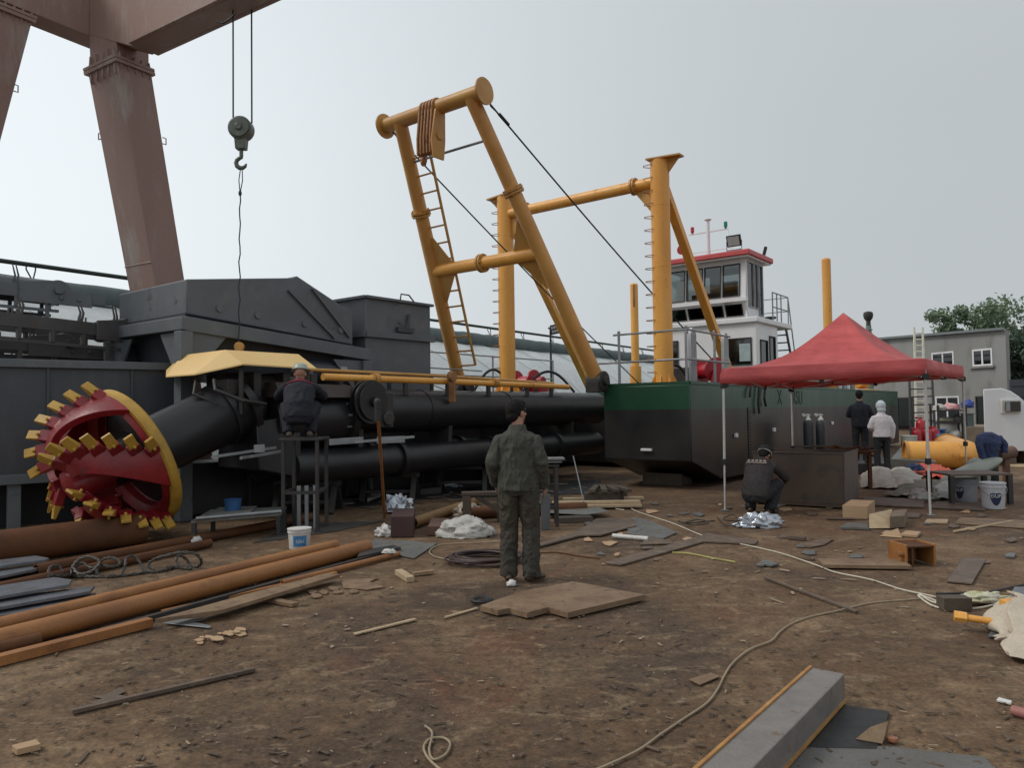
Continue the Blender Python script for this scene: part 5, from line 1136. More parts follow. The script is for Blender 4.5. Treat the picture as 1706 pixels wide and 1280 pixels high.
# squatting worker by the steel box
J = dict(SQUAT); b0 = G(1266, 856)
t, jk, Jm = person('squatting worker in dark jacket and cap working at the brown steel box', V((b0.x, b0.y, 0)), R(-38), J, 1.06, DARKJ, DARKT, BOOT, HAIR, vox=.009, wr=.012, hat='cap', seed=5)
nrm_ = (Jm['nk'] - Jm['wai']).cross(V((1, 0, 0))).normalized(); nrm_ = nrm_ if nrm_.y < 0 else -nrm_
c0 = Jm['che'].lerp(Jm['nk'], .20); up_ = (Jm['nk'] - Jm['che']).normalized(); mb = MB()
for i in range(5): mb.box(c0 + V((-.135 + i * .06, 0, 0)) + up_ * .035 + nrm_ * .145, (.036, .02, .03), Mx.Rotation(R(-42), 3, 'X'))
mb.box(c0 + V((-.01, 0, 0)) - up_ * .005 + nrm_ * .146, (.31, .02, .014), Mx.Rotation(R(-42), 3, 'X')); part('back_print', mb, M('jacket_print', (.32, .27, .23), None, 8, .8), jk, local=True)
# worker with helmet crouched on the stand by the ladder
sf = at(499, 729, 10.35); J = dict(SQUAT); J.update(wrl=(-.2, .50, .62), wrr=(.2, .52, .60), ell=(-.30, .30, .55), elr=(.30, .30, .55), hf=(0, .95, -.3), hu=(0, .3, .95), hd=(0, .19, .85))
t, jk, Jm = person('crouching worker in navy overalls with red neck stripes and pale helmet', sf, R(12), J, 1.04, NAVY, NAVY, M('pale_boot', (.16, .12, .09), None, 8, .7), None, vox=.010, wr=.010, hat='helmet', seed=9)
mb = MB(); n0 = Jm['nk']; mb.lathe(n0 + V((0, -.01, .0)), Jm['hd'] - n0, [(.088, -.01), (.093, .01), (.085, .03), (.07, .032)], 22); mb.sect([Jm['che'].lerp(Jm['nk'], .40), Jm['che'].lerp(Jm['nk'], .50)], [(.205, .137), (.197, .131)], V((1, 0, 0)), 24); part('red_stripe', mb, M('stripe_red', (.30, .012, .03), None, 9, .7), jk, local=True)
STAND_TOP = sf.z
# hooded person in a white top
J = dict(STAND); J.update(ell=(-.25, .0, 1.13), wrl=(-.14, .22, 1.05), elr=(.245, -.02, 1.12), wrr=(.235, .03, .87), hem=.04, hf=(-.1, 1, -.12))
b0 = G(1471, 793); person('person in white hooded top and dark trousers seen from behind', V((b0.x, b0.y, 0)), R(-6), J, .985, WHITEH, DARKT, M('light_shoe', (.35, .33, .31), None, 8, .7), None, vox=.012, wr=.008, hood=BLUEH, loose=.92, seed=2)
# worker in dark clothes standing close to the hull
b0 = at(1434, 740, 17.9); J = dict(STAND); J.update(elr=(.25, .05, 1.12), wrr=(.16, .26, 1.10), ell=(-.25, .05, 1.12), wrl=(-.16, .26, 1.10))
person('worker in dark navy clothes standing on a low block close to the hull', V((b0.x, b0.y, .25)), R(-25), J, 1.0, NAVY, DARKT, BOOT, HAIR, vox=.014, wr=.008, seed=7)
mb = MB(); mb.box((b0.x, b0.y, .1235), (.9, .6, .247)); single('steel_block', 'low dark steel block under the feet of the worker at the hull', 'block', mb, DARKM, .01)
# ================================================================== YARD CLUTTER
def plate(name, label, cat, px, t, mat, z0=.003, bev=.002, group=None, tilt=None):
    pts = [G(x, y, z0 + t) for x, y in px]
    if tilt: pts = [p + Z * k for p, k in zip(pts, tilt)]
    mb = MB(); mb.prism(pts, Z * -t); return single(name, label, cat, mb, mat, bev, group)
def bar(name, label, cat, a, b, wd, h, mat, z0=.002, group=None, lift=(0, 0)):
    A_, B_ = G(*a, z0 + h / 2) + Z * lift[0], G(*b, z0 + h / 2) + Z * lift[1]; mb = MB(); mb.beam(A_, B_, wd, h); return single(name, label, cat, mb, mat, .002, group)
def pipe(name, label, cat, a, b, r, mat, wall=.012, group=None, z0=0.0):
    mb = MB(); mb.tube(G(*a, z0 + r), G(*b, z0 + r), r, n=28, wall=wall); return single(name, label, cat, mb, mat, 0, group)
def smooth(pts, k=6):
    out = []; n = len(pts)
    for i in range(n - 1):
        p0, p1, p2, p3 = pts[max(i - 1, 0)], pts[i], pts[i + 1], pts[min(i + 2, n - 1)]
        for j in range(k):
            t = j / k; out.append(.5 * ((2 * p1) + (p2 - p0) * t + (2 * p0 - 5 * p1 + 4 * p2 - p3) * t * t + (3 * p1 - p0 - 3 * p2 + p3) * t ** 3))
    return out + [pts[-1]]
def gcord(name, label, cat, px, r, mat, group=None, zs=None):
    pts = [G(x, y, r + (zs[i] if zs else 0)) for i, (x, y) in enumerate(px)]; mb = MB(); mb.path(smooth(pts), r, 8); return single(name, label, cat, mb, mat, 0, group)
def lump(name, label, cat, c, size, mat, seed, amp=.25, freq=2.5, group=None, n=36):
    mb = MB(); mb.ball((0, 0, 0), 1.0, n); sx, sy, sz = size
    for i, v in enumerate(mb.v):
        q = v.copy(); k = 1 + amp * (noise.noise(q * freq + V((seed, 0, 0))) + .6 * (1 - 2 * abs(noise.noise(q * freq * 2.2 + V((0, seed, 0)))))-.2)
        z = q.z * k; z = z if z > -.35 else -.35 + .05 * noise.noise(q * 3)
        mb.v[i] = V(c) + V((q.x * k * sx, q.y * k * sy, (z + .36) * sz))
    return single(name, label, cat, mb, mat, 0, group, sharp=70)
def drape(name, label, cat, px, h, mat, seed, amp=.05, n=22, group=None, base=.01, freq=5):
    A_, B_, C_, D_ = [G(x, y) for x, y in px]; P = []
    for i in range(n):
        row = []
        for j in range(n):
            u, v = i / (n - 1), j / (n - 1); p = A_.lerp(B_, u).lerp(D_.lerp(C_, u), v)
            p += V((noise.noise(V((u * 4, v * 4, seed))), noise.noise(V((u * 4, v * 4, seed + 9))), 0)) * amp * 2
            k = math.sin(math.pi * u) * math.sin(math.pi * v)
            p.z = base + h * k ** .6 + amp * abs(noise.noise(V((p.x * freq, p.y * freq, seed)))) + .4 * amp * abs(noise.noise(V((p.x * freq * 2.5, p.y * freq * 2.5, seed))))
            row.append(p)
        P.append(row)
    mb = MB(); mb.slab(P, .006); return single(name, label, cat, mb, mat, 0, group, sharp=70)
def gbox(name, label, cat, fl, fr, br, h, mat, bev=.004, z0=.002, group=None):
    a, b, c = G(*fl), G(*fr), G(*br); d = a + (c - b); mb = MB(); mb.hexa([V((p.x, p.y, z0)) for p in (a, b, c, d)] + [V((p.x, p.y, z0 + h)) for p in (a, b, c, d)]); return single(name, label, cat, mb, mat, bev, group)

# ---- long rusty stock lying by the cutter
mb = MB(); pa, pb = G(-90, 925, .19), G(236, 882, .19); pa.z = pb.z = .192; mb.tube(pa, pb, .19, n=36, wall=.02); single('steel_pipe', 'thick dark rusty pipe lying under the cutter head', 'pipe', mb, PIPED)
PG = 'long rusty pipes lying in the yard'
pipe('steel_pipe', 'thick orange-rusty pipe on top of the row beside the coiled wire rope', 'pipe', (-60, 1082), (612, 911), .078, PIPER, group=PG)
pipe('steel_pipe', 'slimmer rusty pipe lying behind the thickest orange one', 'pipe', (-60, 1056), (560, 908), .058, PIPER, group=PG)
pipe('steel_pipe', 'short stub of dark red pipe at the edge of the pipe row', 'pipe', (-40, 1090), (66, 1066), .048, PIPED, group=PG)
pipe('steel_pipe', 'thin reddish pipe ending beside the grey plate', 'pipe', (470, 972), (664, 923), .030, PIPER, group=PG)
pipe('steel_pipe', 'dark long pipe lying between the coiled wire and the grey profiles', 'pipe', (-60, 992), (350, 905), .05, PIPED, group=PG)
pipe('steel_pipe', 'brown pipe lying in shadow behind the wire coils', 'pipe', (60, 950), (520, 862), .06, PIPED, group=PG)
bar('steel_angle', 'dark thin angle bar along the front of the pipe row', 'bar', (170, 1052), (655, 918), .045, .04, DARKM)
bar('steel_angle', 'rusty flat bar half under the pale board', 'bar', (270, 1020), (560, 955), .05, .025, PIPER)
bar('wooden_batten', 'orange-rusty squared bar at the front edge of the pipe row', 'bar', (-40, 1110), (250, 1037), .085, .065, PIPER)
plate('steel_plate', 'long pale tan board lying on the pipe row', 'board', [(258, 1032), (372, 1016), (567, 957), (545, 955), (430, 985)], .03, PLATE, .05)
plate('steel_offcut', 'white edged flat strip sticking out under the tan board', 'offcut', [(272, 1038), (350, 1046), (352, 1043), (320, 1036), (345, 1030), (300, 1032)], .008, GALV)
plate('steel_plate', 'green-grey flat plate behind the pipe ends', 'plate', [(600, 912), (690, 930), (728, 905), (625, 898)], .012, PLATEG)
plate('steel_offcut', 'dark bent strip lying over the pipe ends', 'offcut', [(595, 928), (640, 918), (668, 912), (655, 908), (600, 918)], .03, DARKM, .03)
lump('paper_scrap', 'small white crumpled paper on the pipe ends', 'paper', G(648, 922, .06), (.07, .05, .03), DIRTYW, 3.2, .4)
# grey steel profiles
for k, (poly, z0, lab) in enumerate((([(-60, 952), (78, 932), (82, 930), (60, 926), (-60, 940)], .10, 'upper blue-grey steel plates stacked by the dark pipe'), ([(-60, 972), (80, 944), (84, 938), (-60, 958)], .05, 'second blue-grey steel plate under the upper stack'), ([(-60, 1004), (115, 974), (120, 966), (90, 962), (-60, 985)], .12, 'topmost plate of the profile stack beside the coiled wire'), ([(-60, 1022), (150, 985), (158, 976), (-60, 1004)], .07, 'middle dark profile of the stack beside the coiled wire'), ([(-60, 1036), (90, 1012), (160, 988), (-60, 1020)], .02, 'bottom pale-edged profile of the stack beside the coiled wire'))):
    plate('steel_profile', lab, 'steel profile', poly, .028, STEELB, z0, .003, 'stacked blue-grey steel profiles')
# coiled wire rope
WP = [(320,400),(330,340),(380,330),(412,370),(390,420),(340,430),(325,395),(400,395),(465,385),(480,335),(520,290),(580,268),(650,290),(655,322),(600,370),(520,385),(485,350),(470,375),(500,430),(560,465),(640,475),(760,470),(880,465),(990,450),(1012,400),(980,330),(1010,290),(1100,260),(1200,240),(1290,250),(1332,300),(1310,345),(1265,330),(1235,290),(1190,262),(1165,290),(1195,335),(1245,360),(1262,405),(1225,452),(1150,466),(1105,440),(1135,400),(1138,365),(1090,380),(1040,430),(1000,420),(950,360),(920,300),(880,265),(838,280),(828,325),(800,392),(758,432),(700,437),(652,410),(640,365),(668,300),(720,275),(782,290),(790,322),(740,337),(670,330),(600,345),(545,310),(500,350),(560,400),(620,420)]
pts = []
for i, (x, y) in enumerate(WP):
    px, py = x / 3.967, 860 + y / 3.967; p = at(px, py, 7.35 + (px - 80) * .0026 + .10 * math.sin(i * .8)); pts.append(V((p.x, p.y, max(p.z, .014))))
pts = smooth(pts, 5); mb = MB()
for ph in (0, math.pi): mb.path([p + V((math.cos(i * 1.1 + ph), .3 * math.sin(i * 1.1 + ph), math.sin(i * 1.1 + ph))) * .007 for i, p in enumerate(pts)], .0105, 7)
single('wire_rope_coil', 'tangled dark wire rope sling looping beside the rusty pipes', 'wire rope', mb, M('greasy_rope', (.035, .032, .028), (.07, .06, .05), 30, .5, .3))
lump('paper_scrap', 'small white folded scrap standing behind the wire coils', 'paper', G(328, 906, .03), (.06, .04, .06), DIRTYW, 1.2, .3)
# ---- under and beside the ladder
def work_stand(c, wd, dp, hgt, label, mat=DARKM, mid=.42):
    t = thing('work_stand', label, 'stand', V((c.x, c.y, 0)), 'steel work stands by the ladder'); mb = MB(); mb.box((c.x, c.y, hgt - .02), (wd + .08, dp + .08, .036)); part('platform', mb, mat, t, .004)
    for x in (-1, 1):
        for y in (-1, 1): mb = MB(); mb.beam((c.x + x * wd / 2, c.y + y * dp / 2, 0), (c.x + x * wd / 2, c.y + y * dp / 2, hgt - .038), .045, .045, V((0, 1, 0))); part('leg', mb, mat, t)
    mb = MB()
    for y in (-1, 1): mb.beam((c.x - wd / 2 + .023, c.y + y * dp / 2, hgt * mid), (c.x + wd / 2 - .023, c.y + y * dp / 2, hgt * mid), .04, .04)
    for x in (-1, 1): mb.beam((c.x + x * wd / 2, c.y - dp / 2 + .023, hgt * mid), (c.x + x * wd / 2, c.y + dp / 2 - .023, hgt * mid), .04, .04)
    pieces('crossbar', mb, mat, t)
    return t
work_stand(V((sf.x + .05, sf.y + .1, 0)), .46, .5, STAND_TOP - .002, 'tall dark steel stand under the crouching worker')
mb = MB()
for x, mt in ((-.05, 0), (.05, 0), (.16, 0)): mb.box((sf.x + x, sf.y + .15 + x * .3, .30), (.05, .04, .60))
single('steel_strips', 'upright shiny steel strips leaning inside the tall stand', 'steel strips', mb, GALV, .003)
def trestle(c, wd, h, label):
    mb = MB()
    for x in (-1, 1): mb.beam((c.x + x * wd / 2, c.y - .2, 0), (c.x + x * wd / 2, c.y + .1, h), .09, .09); mb.beam((c.x + x * wd / 2, c.y + .5, 0), (c.x + x * wd / 2, c.y + .2, h), .09, .09)
    mb.beam((c.x - wd / 2 - .1, c.y + .15, h + .04), (c.x + wd / 2 + .1, c.y + .15, h + .04), .14, .10); mb.beam((c.x - wd / 2, c.y, h * .4), (c.x + wd / 2, c.y, h * .4), .06, .06)
    return single('trestle', label, 'trestle', mb, DARKM, .004)
for s, lab in ((-6.0, 'dark trestle carrying the ladder close to the cutter head'), (-4.2, 'dark trestle under the ladder behind the leaning prop'), (-2.2, 'dark trestle under the ladder hidden by the standing man'), (-.4, 'dark trestle under the ladder close to the hull')): q = LD(s, .1, 0); trestle(V((q.x, q.y, 0)), .9, .43, lab)
a, b = G(641, 862, .0), at(629, 676, 9.6); mb = MB(); mb.tube(V((a.x, a.y, 0)), b, .022, n=10); t = thing('prop_rod', 'rusty rod with a black padded top leaning on the black pipe', 'prop', V((a.x, a.y, 0))); part('rod', mb, PIPER, t)
mb = MB(); mb.tube(b - Z * .20, b + Z * .05, .045, n=14); mb.ball(b + Z * .05, .045, 12); part('padded_top', mb, BLKR, t)
gbox('steel_box', 'dark red-brown steel block standing beside the foil heap', 'block', (651, 896), (689, 896), (692, 880), .27, M('red_brown_block', (.055, .022, .02), None, 3, .6), .006)
lump('foil_heap', 'crumpled shiny silver foil heap behind the red-brown block', 'foil', G(664, 852, .02), (.20, .14, .17), FOIL, 4.1, .5, 3.2)
lump('foil_heap', 'low strip of silver foil under the ladder beside the trestle', 'foil', G(735, 812, .0), (.35, .12, .07), FOIL, 7.7, .5, 3.2)
pipe('steel_pipe', 'dark yellow pipe sloping back from the red-brown block', 'pipe', (688, 872), (792, 836), .075, M('ochre_pipe', (.22, .12, .04), (.15, .08, .03), 3, .6), group=PG)
pipe('steel_pipe', 'brown pipe lying just behind the standing man', 'pipe', (770, 856), (976, 846), .085, PIPED, group=PG)
lump('wrapped_part', 'small bundle wrapped in clear film beside the brown pipe', 'bundle', G(778, 862), (.20, .14, .14), M('film_wrap', (.25, .19, .14), (.33, .28, .22), 8, .35), 2.2, .4)
lump('plastic_bag', 'large white plastic bag on the ground behind the standing man', 'plastic bag', G(775, 893), (.33, .22, .17), BAG, 5.5, .34, 1.5, None, 56)
gbox('cardboard_box', 'small reddish brown box half hidden by the white plastic bag', 'box', (713, 893), (744, 893), (748, 878), .12, M('red_box', (.11, .055, .04), None, 4, .7), .003)
lump('paper_scrap', 'pale torn paper beside the red-brown block', 'paper', G(642, 893), (.12, .08, .09), DIRTYW, 8.8, .5)
mb = MB(); c0 = G(808, 936); pts = []
for i in range(230):
    an = i * .22; rr = .30 + .035 * math.sin(i * .037) + .02 * math.sin(i * .41); pts.append(c0 + V((math.cos(an) * rr * 1.15 + .04 * math.sin(i * .05), math.sin(an) * rr * .95, .016 + .055 * abs(math.sin(i * .061)))))
mb.path(pts, .012, 7); single('cable_coil', 'dark coiled cable lying beside the standing man', 'cable coil', mb, M('dark_cable', (.04, .026, .024), (.06, .03, .028), 9, .5))
gcord('air_hose', 'thin grey loop of hose lying by the cable coil', 'hose', [(760, 935), (725, 928), (716, 918), (735, 908), (790, 905), (840, 902)], .008, CABLE)
gcord('air_hose', 'brown hose trailing away from behind the boots', 'hose', [(890, 922), (930, 921), (965, 927), (1000, 931)], .008, PIPED)
def pail(name, label, c, r, h, mat, lmat, lab_an, lw, lh, txt=None, shield=False, handle=True):
    t = thing(name, label, 'bucket', V((c.x, c.y, .002))); c = V((c.x, c.y, .002)); mb = MB()
    mb.lathe(c, Z, [(r * .86, 0), (r * .88, .01), (r * .97, h * .80), (r * 1.03, h * .81), (r * 1.03, h * .86), (r * .99, h * .87), (r, h * .95), (r * 1.05, h * .955), (r * 1.05, h), (r * .9, h)], 40); part('body', mb, mat, t)
    def cp(x, z, e): rr = r * (.88 + .09 * min(z / (h * .8), 1)) + e; an = lab_an + x / r; return c + V((math.cos(an) * rr, math.sin(an) * rr, z))
    mb = MB(); rows = []; zc = h * .42
    for i in range(15):
        x = (i / 14 - .5) * lw
        if shield: f = abs(x) / (lw / 2); z0, z1 = zc - lh * .55 * (1 - f ** 2.2), zc + lh * (.42 - .06 * abs(f - .5) * 2)
        else: z0, z1 = zc - lh / 2, zc + lh / 2
        rows.append([cp(x, z0 + (z1 - z0) * k / 6, .0025) for k in range(7)])
    mb.grid(rows); lb = part('label', mb, lmat, t)
    if txt:
        me = text_mesh(txt, lh * (.36 if shield else .40), .0005); bm = bmesh.new(); bm.from_mesh(me)
        bmesh.ops.subdivide_edges(bm, edges=bm.edges[:], cuts=1)
        for v in bm.verts: v.co = cp(v.co.x, zc + v.co.y + lh * (.16 if shield else -.04), .0045 + v.co.z) - WL[t]
        bm.to_mesh(me); bm.free(); me.materials.append(WHITE); place('lettering', me, lb)
    if handle:
        mb = MB(); mb.path([c + V((math.cos(an) * r * 1.07 , math.sin(an) * r * 1.07, h * .84 - .35 * h * max(0, math.sin((an - lab_an + math.pi / 2))) )) for an in [lab_an - math.pi / 2 + math.pi * i / 14 for i in range(15)]], .004, 6); part('handle', mb, GALV, t)
    return t
pail('paint_pail', 'white plastic pail with blue label behind the rusty pipes', G(499, 914), .135, .24, DIRTYW, LBLUE, R(-72), .17, .125, 'GSU', handle=False)
pb = G(1667, 850); pail('paint_pail', 'white pail with dark shield label reading DUP', V((pb.x, pb.y + .17, 0)), .172, .40, M('pail_white', (.52, .52, .55), (.44, .44, .46), 4, .4), LNAVY, R(-108), .16, .20, 'DUP', True)
pb = G(1621, 838); pail('paint_pail', 'grubby white pail with its shield label turned away under the table board', V((pb.x, pb.y + .17, 0)), .172, .38, M('pail_grey', (.30, .30, .33), (.22, .23, .26), 4, .45), LNAVY, R(-160), .16, .20, 'DUP', True)
# low bench with bucket and sheets in the dark under the ladder
q0, q1, q2 = G(320, 905), G(470, 880), G(490, 862)
bt = thing('low_bench', 'low dark bench carrying sheets and a blue bucket under the ladder', 'bench', V((q0.x, q0.y, 0)))
bz = .26; qa, qb, qc, qd = at(318, 872, 9.4), at(468, 851, 10.0), at(478, 838, 10.7), at(352, 846, 10.5)
mb = MB(); mb.prism([V((p.x, p.y, bz)) for p in (qa, qb, qc, qd)], Z * .03); part('bench_top', mb, PLATEG, bt)
for p in (qa, qb, qc, qd): mb = MB(); p2 = p.lerp((qa + qc) / 2, .06); mb.beam(V((p2.x, p2.y, 0)), V((p2.x, p2.y, bz)), .05, .05, V((0, 1, 0))); part('leg', mb, DARKM, bt)
mb = MB(); c0 = (qa + qc) / 2; mb.tube(V((qa.x + .05, qa.y + .03, bz + .055)), V((qb.x, qb.y, bz + .055)), .022, n=12); single('steel_rod', 'bright steel rod along the front of the low bench', 'rod', mb, GALV)
mb = MB(); e = at(388, 838, 10.2); mb.lathe(V((e.x, e.y, bz + .032)), Z, [(.095, 0), (.115, .17), (.12, .17), (.10, .165)], 24); single('blue_bucket', 'small blue bucket standing on the low bench', 'bucket', mb, BLUEP)
mb = MB(); f0 = [V((p.x, p.y, bz + .036)) for p in (qa.lerp(qd, .35).lerp(qb, .12), qa.lerp(qd, .3).lerp(qb, .62), qd.lerp(qc, .6), qd.lerp(qc, .1))]; mb.prism(f0, Z * .02); single('metal_sheet', 'pale grey sheet lying on the low bench', 'sheet', mb, PLATEG, .002)
for k, (px, t_, mt, lab) in enumerate((([(585, 812), (632, 806), (628, 800), (590, 804)], .05, WOOD, 'brown board with pale edge under the black pipe'), ([(735, 798), (758, 796), (756, 786), (736, 787)], .10, CARD, 'small yellowish carton under the black pipe'), ([(545, 842), (590, 838), (586, 830), (548, 832)], .02, PLATEG, 'blue-grey sheet beside the tall stand'), ([(612, 832), (634, 824), (630, 812), (606, 820)], .05, SACK, 'pale folded cloth beside the leaning prop'), ([(700, 815), (735, 812), (730, 800), (690, 806)], .12, DARKM, 'dark steel case under the black pipe'))):
    plate('scrap_piece', lab, 'scrap', px, t_, mt)
# tables and frames by the ladder behind the man
mb = MB(); c0 = at(803, 812, 10.9); c0.z = 0
mb.beam(c0 + V((-.22, 0, 0)), c0 + V((-.22, 0, .38)), .10, .12); mb.beam(c0 + V((.25, .1, 0)), c0 + V((.25, .1, .38)), .08, .08); mb.beam(c0 + V((-.3, .05, .41)), c0 + V((.5, .1, .41)), .18, .05); mb.beam(c0 + V((.45, 0, .02)), c0 + V((-.1, .05, .38)), .05, .06)
single('welded_stand', 'brown welded steel stand with a diagonal brace beside the man', 'frame', mb, BROWNB, .004)
c0 = at(908, 780, 10.6); work_stand(V((c0.x, c0.y, 0)), .30, .35, .86, 'small steel table by the man carrying flat plates', DARKM, .3)
mb = MB(); mb.box((c0.x, c0.y, .892), (.45, .5, .02)); mb.box((c0.x + .06, c0.y, .925), (.42, .44, .02)); single('plate_stack', 'thin plates stacked on the small steel table', 'plates', mb, PLATEG)
c0 = at(908, 800, 10.2); mb = MB(); mb.lathe(V((c0.x, c0.y, .47)), Z, [(.035, 0), (.04, .08), (.02, .11), (.045, .14), (.045, .18), (.015, .20)], 18); mb.box((c0.x, c0.y, .235), (.12, .12, .468)); single('spray_pot', 'small grey spray pot standing on a dark block beside the small table', 'spray pot', mb, M('pot', (.10, .105, .11), None, 6, .5))
c0 = at(1010, 812, 13.0); mb = MB(); c0.z = 0
for k in range(3): mb.box(c0 + V((.1 * k - .1, .25 * k - .2, .10 + .02 * k)), (.6, .14, .2))
for k in range(4): mb.box(c0 + V((-.2 + .15 * k, .0, .24)), (.10, .8, .06), Mx.Rotation(R(8 * k - 12), 3, 'Z'))
single('timber_cribbing', 'dark timber blocks stacked against the foot of the hull', 'timber', mb, PITCHB, .006)
mb = MB(); mb.tube(at(955, 760, 12.2), V((at(975, 800, 11.9).x, 11.9, 0.01)), .010, n=6); single('thin_rod', 'thin pale rod leaning under the lower black pipe', 'rod', mb, GALV)
for s, p, l_ in ((.8, 1.0, 'first dark block under the bow'), (5, .6, 'dark block under the hull side by the tent leg'), (10, .6, 'dark block under the hull side behind the gas cylinders')):
    mb = MB(); mb.hexa([H(s, p - .4, 0), H(s + .5, p - .4, 0), H(s + .5, p + .5, 0), H(s, p + .5, 0)] + [H(s, p - .4, .115 if s > 1.4 else .25), H(s + .5, p - .4, .115 if s > 1.4 else .12), H(s + .5, p + .5, .115 if s > 1.4 else .12), H(s, p + .5, .115 if s > 1.4 else .25)]); single('keel_block', l_, 'block', mb, PITCHB, .006)
fl = [LD(s, q, 0) for s, q in ((-7.5, .95), (1.5, .95), (1.5, 1.75), (-7.5, 1.75))]; mb = MB(); mb.hexa([p + Z * .05 for p in fl] + [p + Z * .86 for p in fl]); t = thing('dark_backdrop', 'long black box added as a dark backdrop behind the cutter ladder', 'backdrop', LD(-3, 1.3, .05)); WL[t] = LD(-3, 1.3, .05); part('backdrop_body', mb, BLACK, t, .03)  # black box added behind the ladder to darken the gap below it
mb = MB()
for s in (-6.5, -4.5, -2.5, -.5): mb.beam(LD(s, .93, .06), LD(s, .93, .85), .08, .04, HA)
pieces('backdrop_rib', mb, DARKM, t)
plate('sheet_or_shade', 'dark sheet painting shade on the ground below the tall stand', 'sheet', [(352, 868), (640, 840), (690, 812), (420, 822)], .006, BLKR, .001, 0)  # black sheet laid in for the shade below the ladder
plate('sheet_or_shade', 'dark sheet painting shade on the ground under the ladder near the hull', 'sheet', [(690, 832), (990, 822), (1000, 800), (700, 806)], .006, BLKR, .001, 0)  # second dark sheet standing in for shade on the ground
plate('sheet_or_shade', 'dark grey sheet on the ground around the white pail', 'sheet', [(420, 905), (560, 885), (640, 868), (500, 872)], .005, M('dark_sheet', (.05, .05, .05), (.04, .035, .03), 3, .6), .001, 0)
# ---- plates and boards over the yard
plate('steel_plate', 'large rusty stepped steel plate lying at the feet of the man', 'plate', [(800, 1009), (829, 1017), (849, 1013), (878, 1021), (914, 1012), (946, 1021), (1075, 991), (955, 969), (870, 985)], .045, PLATE, .012)
plate('steel_plate', 'thin pale sheet under the edge of the large stepped plate', 'plate', [(843, 1022), (876, 1029), (878, 1024), (846, 1017)], .004, DIRTYW)
mb = MB(); c0 = G(803, 1004); mb.lathe(c0 + Z * .004, Z, [(.06, .004), (.075, 0), (.095, .006), (.10, .02), (.085, .03), (.068, .024)], 24, True); single('rubber_ring', 'black rubber ring at the corner of the large stepped plate', 'ring', mb, BLKR)
plate('steel_offcut', 'L-shaped brown flat strip pointing at the standing man', 'offcut', [(1008, 937), (1033, 941), (1173, 902), (1258, 906), (1263, 900), (1181, 889)], .018, PLATED)
plate('steel_offcut', 'brown plate with a long tapering arm behind the man', 'offcut', [(891, 907), (897, 910), (966, 892), (1000, 891), (1060, 876), (1056, 865), (994, 864), (961, 886)], .02, PLATED, .01)
plate('steel_plate', 'dark angular plate under the pale tube', 'plate', [(1045, 889), (1105, 897), (1128, 887), (1080, 866), (1052, 862)], .012, PLATEG)
pipe('plastic_tube', 'short white plastic tube lying on the dark angular plate', 'tube', (1021, 893), (1080, 898), .028, DIRTYW)
plate('steel_offcut', 'small triangular brown offcut beside the white tube', 'offcut', [(1066, 907), (1128, 905), (1084, 893)], .015, PLATED)
plate('steel_plate', 'thin flat sheet resting in front of the timber bundle', 'sheet', [(905, 854), (975, 858), (1014, 852), (1000, 846), (915, 850)], .006, PLATEG, .08)
bar('support_block', 'dark block under the thin flat sheet', 'block', (930, 866), (985, 864), .2, .07, PITCHB)
for k, (a, b, lab) in enumerate((((920, 838), (1066, 836), 'topmost pale plank of the bundle near the hull'), ((930, 844), (1068, 842), 'front pale plank of the bundle near the hull'), ((938, 832), (1072, 830), 'back pale plank of the bundle near the hull'))): bar('wooden_plank', lab, 'plank', a, b, .16, .04, PALEW, .03 + .045 * (k == 0), 'pale planks stacked near the hull')
bar('plank_spacer', 'dark spacer bar under the pale plank bundle', 'bar', (985, 848), (1000, 834), .1, .028, PITCHB)
plate('wooden_plank', 'pale flat plank with dark edge beside the rusty open box', 'plank', [(1362, 931), (1372, 941), (1519, 943), (1500, 931)], .035, PLATE, .01)
plate('steel_plate', 'grey-brown rectangular plate beside the rusty open box', 'plate', [(1577, 968), (1619, 972), (1643, 931), (1606, 928)], .015, PLATED)
bar('steel_bar', 'slim dark bar lying diagonally across the open ground', 'bar', (1276, 963), (1428, 1020), .035, .02, PLATED)
bar('steel_bar', 'thin brown bar lying in front of the pipe row', 'bar', (120, 1186), (424, 1116), .035, .022, PLATED)
plate('steel_offcut', 'cut plate skeleton with holes beside the thin brown bar', 'offcut', [(150, 1170), (160, 1175), (185, 1168), (212, 1160), (197, 1158), (210, 1152), (200, 1145), (190, 1150), (176, 1158), (152, 1160), (172, 1164)], .006, PLATED)
bar('wooden_strip', 'curved pale strip lying alone in front of the stepped plate', 'strip', (591, 1057), (692, 1032), .035, .012, PALEW)
bar('wooden_strip', 'short pale strip beside the corner of the stepped plate', 'strip', (742, 1029), (795, 1014), .025, .012, PALEW)
bar('wood_block', 'short square wood block near the stepped plate', 'wood block', (664, 953), (684, 966), .075, .05, PALEW)
bar('wood_block', 'thin wood batten end beside the square wood block', 'wood block', (688, 957), (722, 953), .05, .035, WOOD)
plate('steel_offcut', 'tan notched offcut lying near the long board', 'offcut', [(568, 966), (572, 979), (612, 982), (640, 978), (615, 969), (632, 962), (600, 965)], .012, PLATE)
for k, (x, y) in enumerate(((521, 986), (540, 986), (527, 992), (556, 980), (562, 986), (590, 985))):
    an0 = rnd.random(); plate('steel_offcut', 'small rounded tan offcuts lying beside the notched offcut', 'offcut', [(x + (7 + 4 * rnd.random()) * math.cos(an0 + q), y + (2.4 + 1.6 * rnd.random()) * math.sin(an0 + q)) for q in (0, 1.1, 2.0, 3.2, 4.2, 5.3)], .012, PLATE, group='rounded offcuts beside the notched piece')
bar('steel_angle', 'short angle piece with torn silver end by the long board', 'offcut', (440, 998), (492, 1008), .07, .03, PLATE)
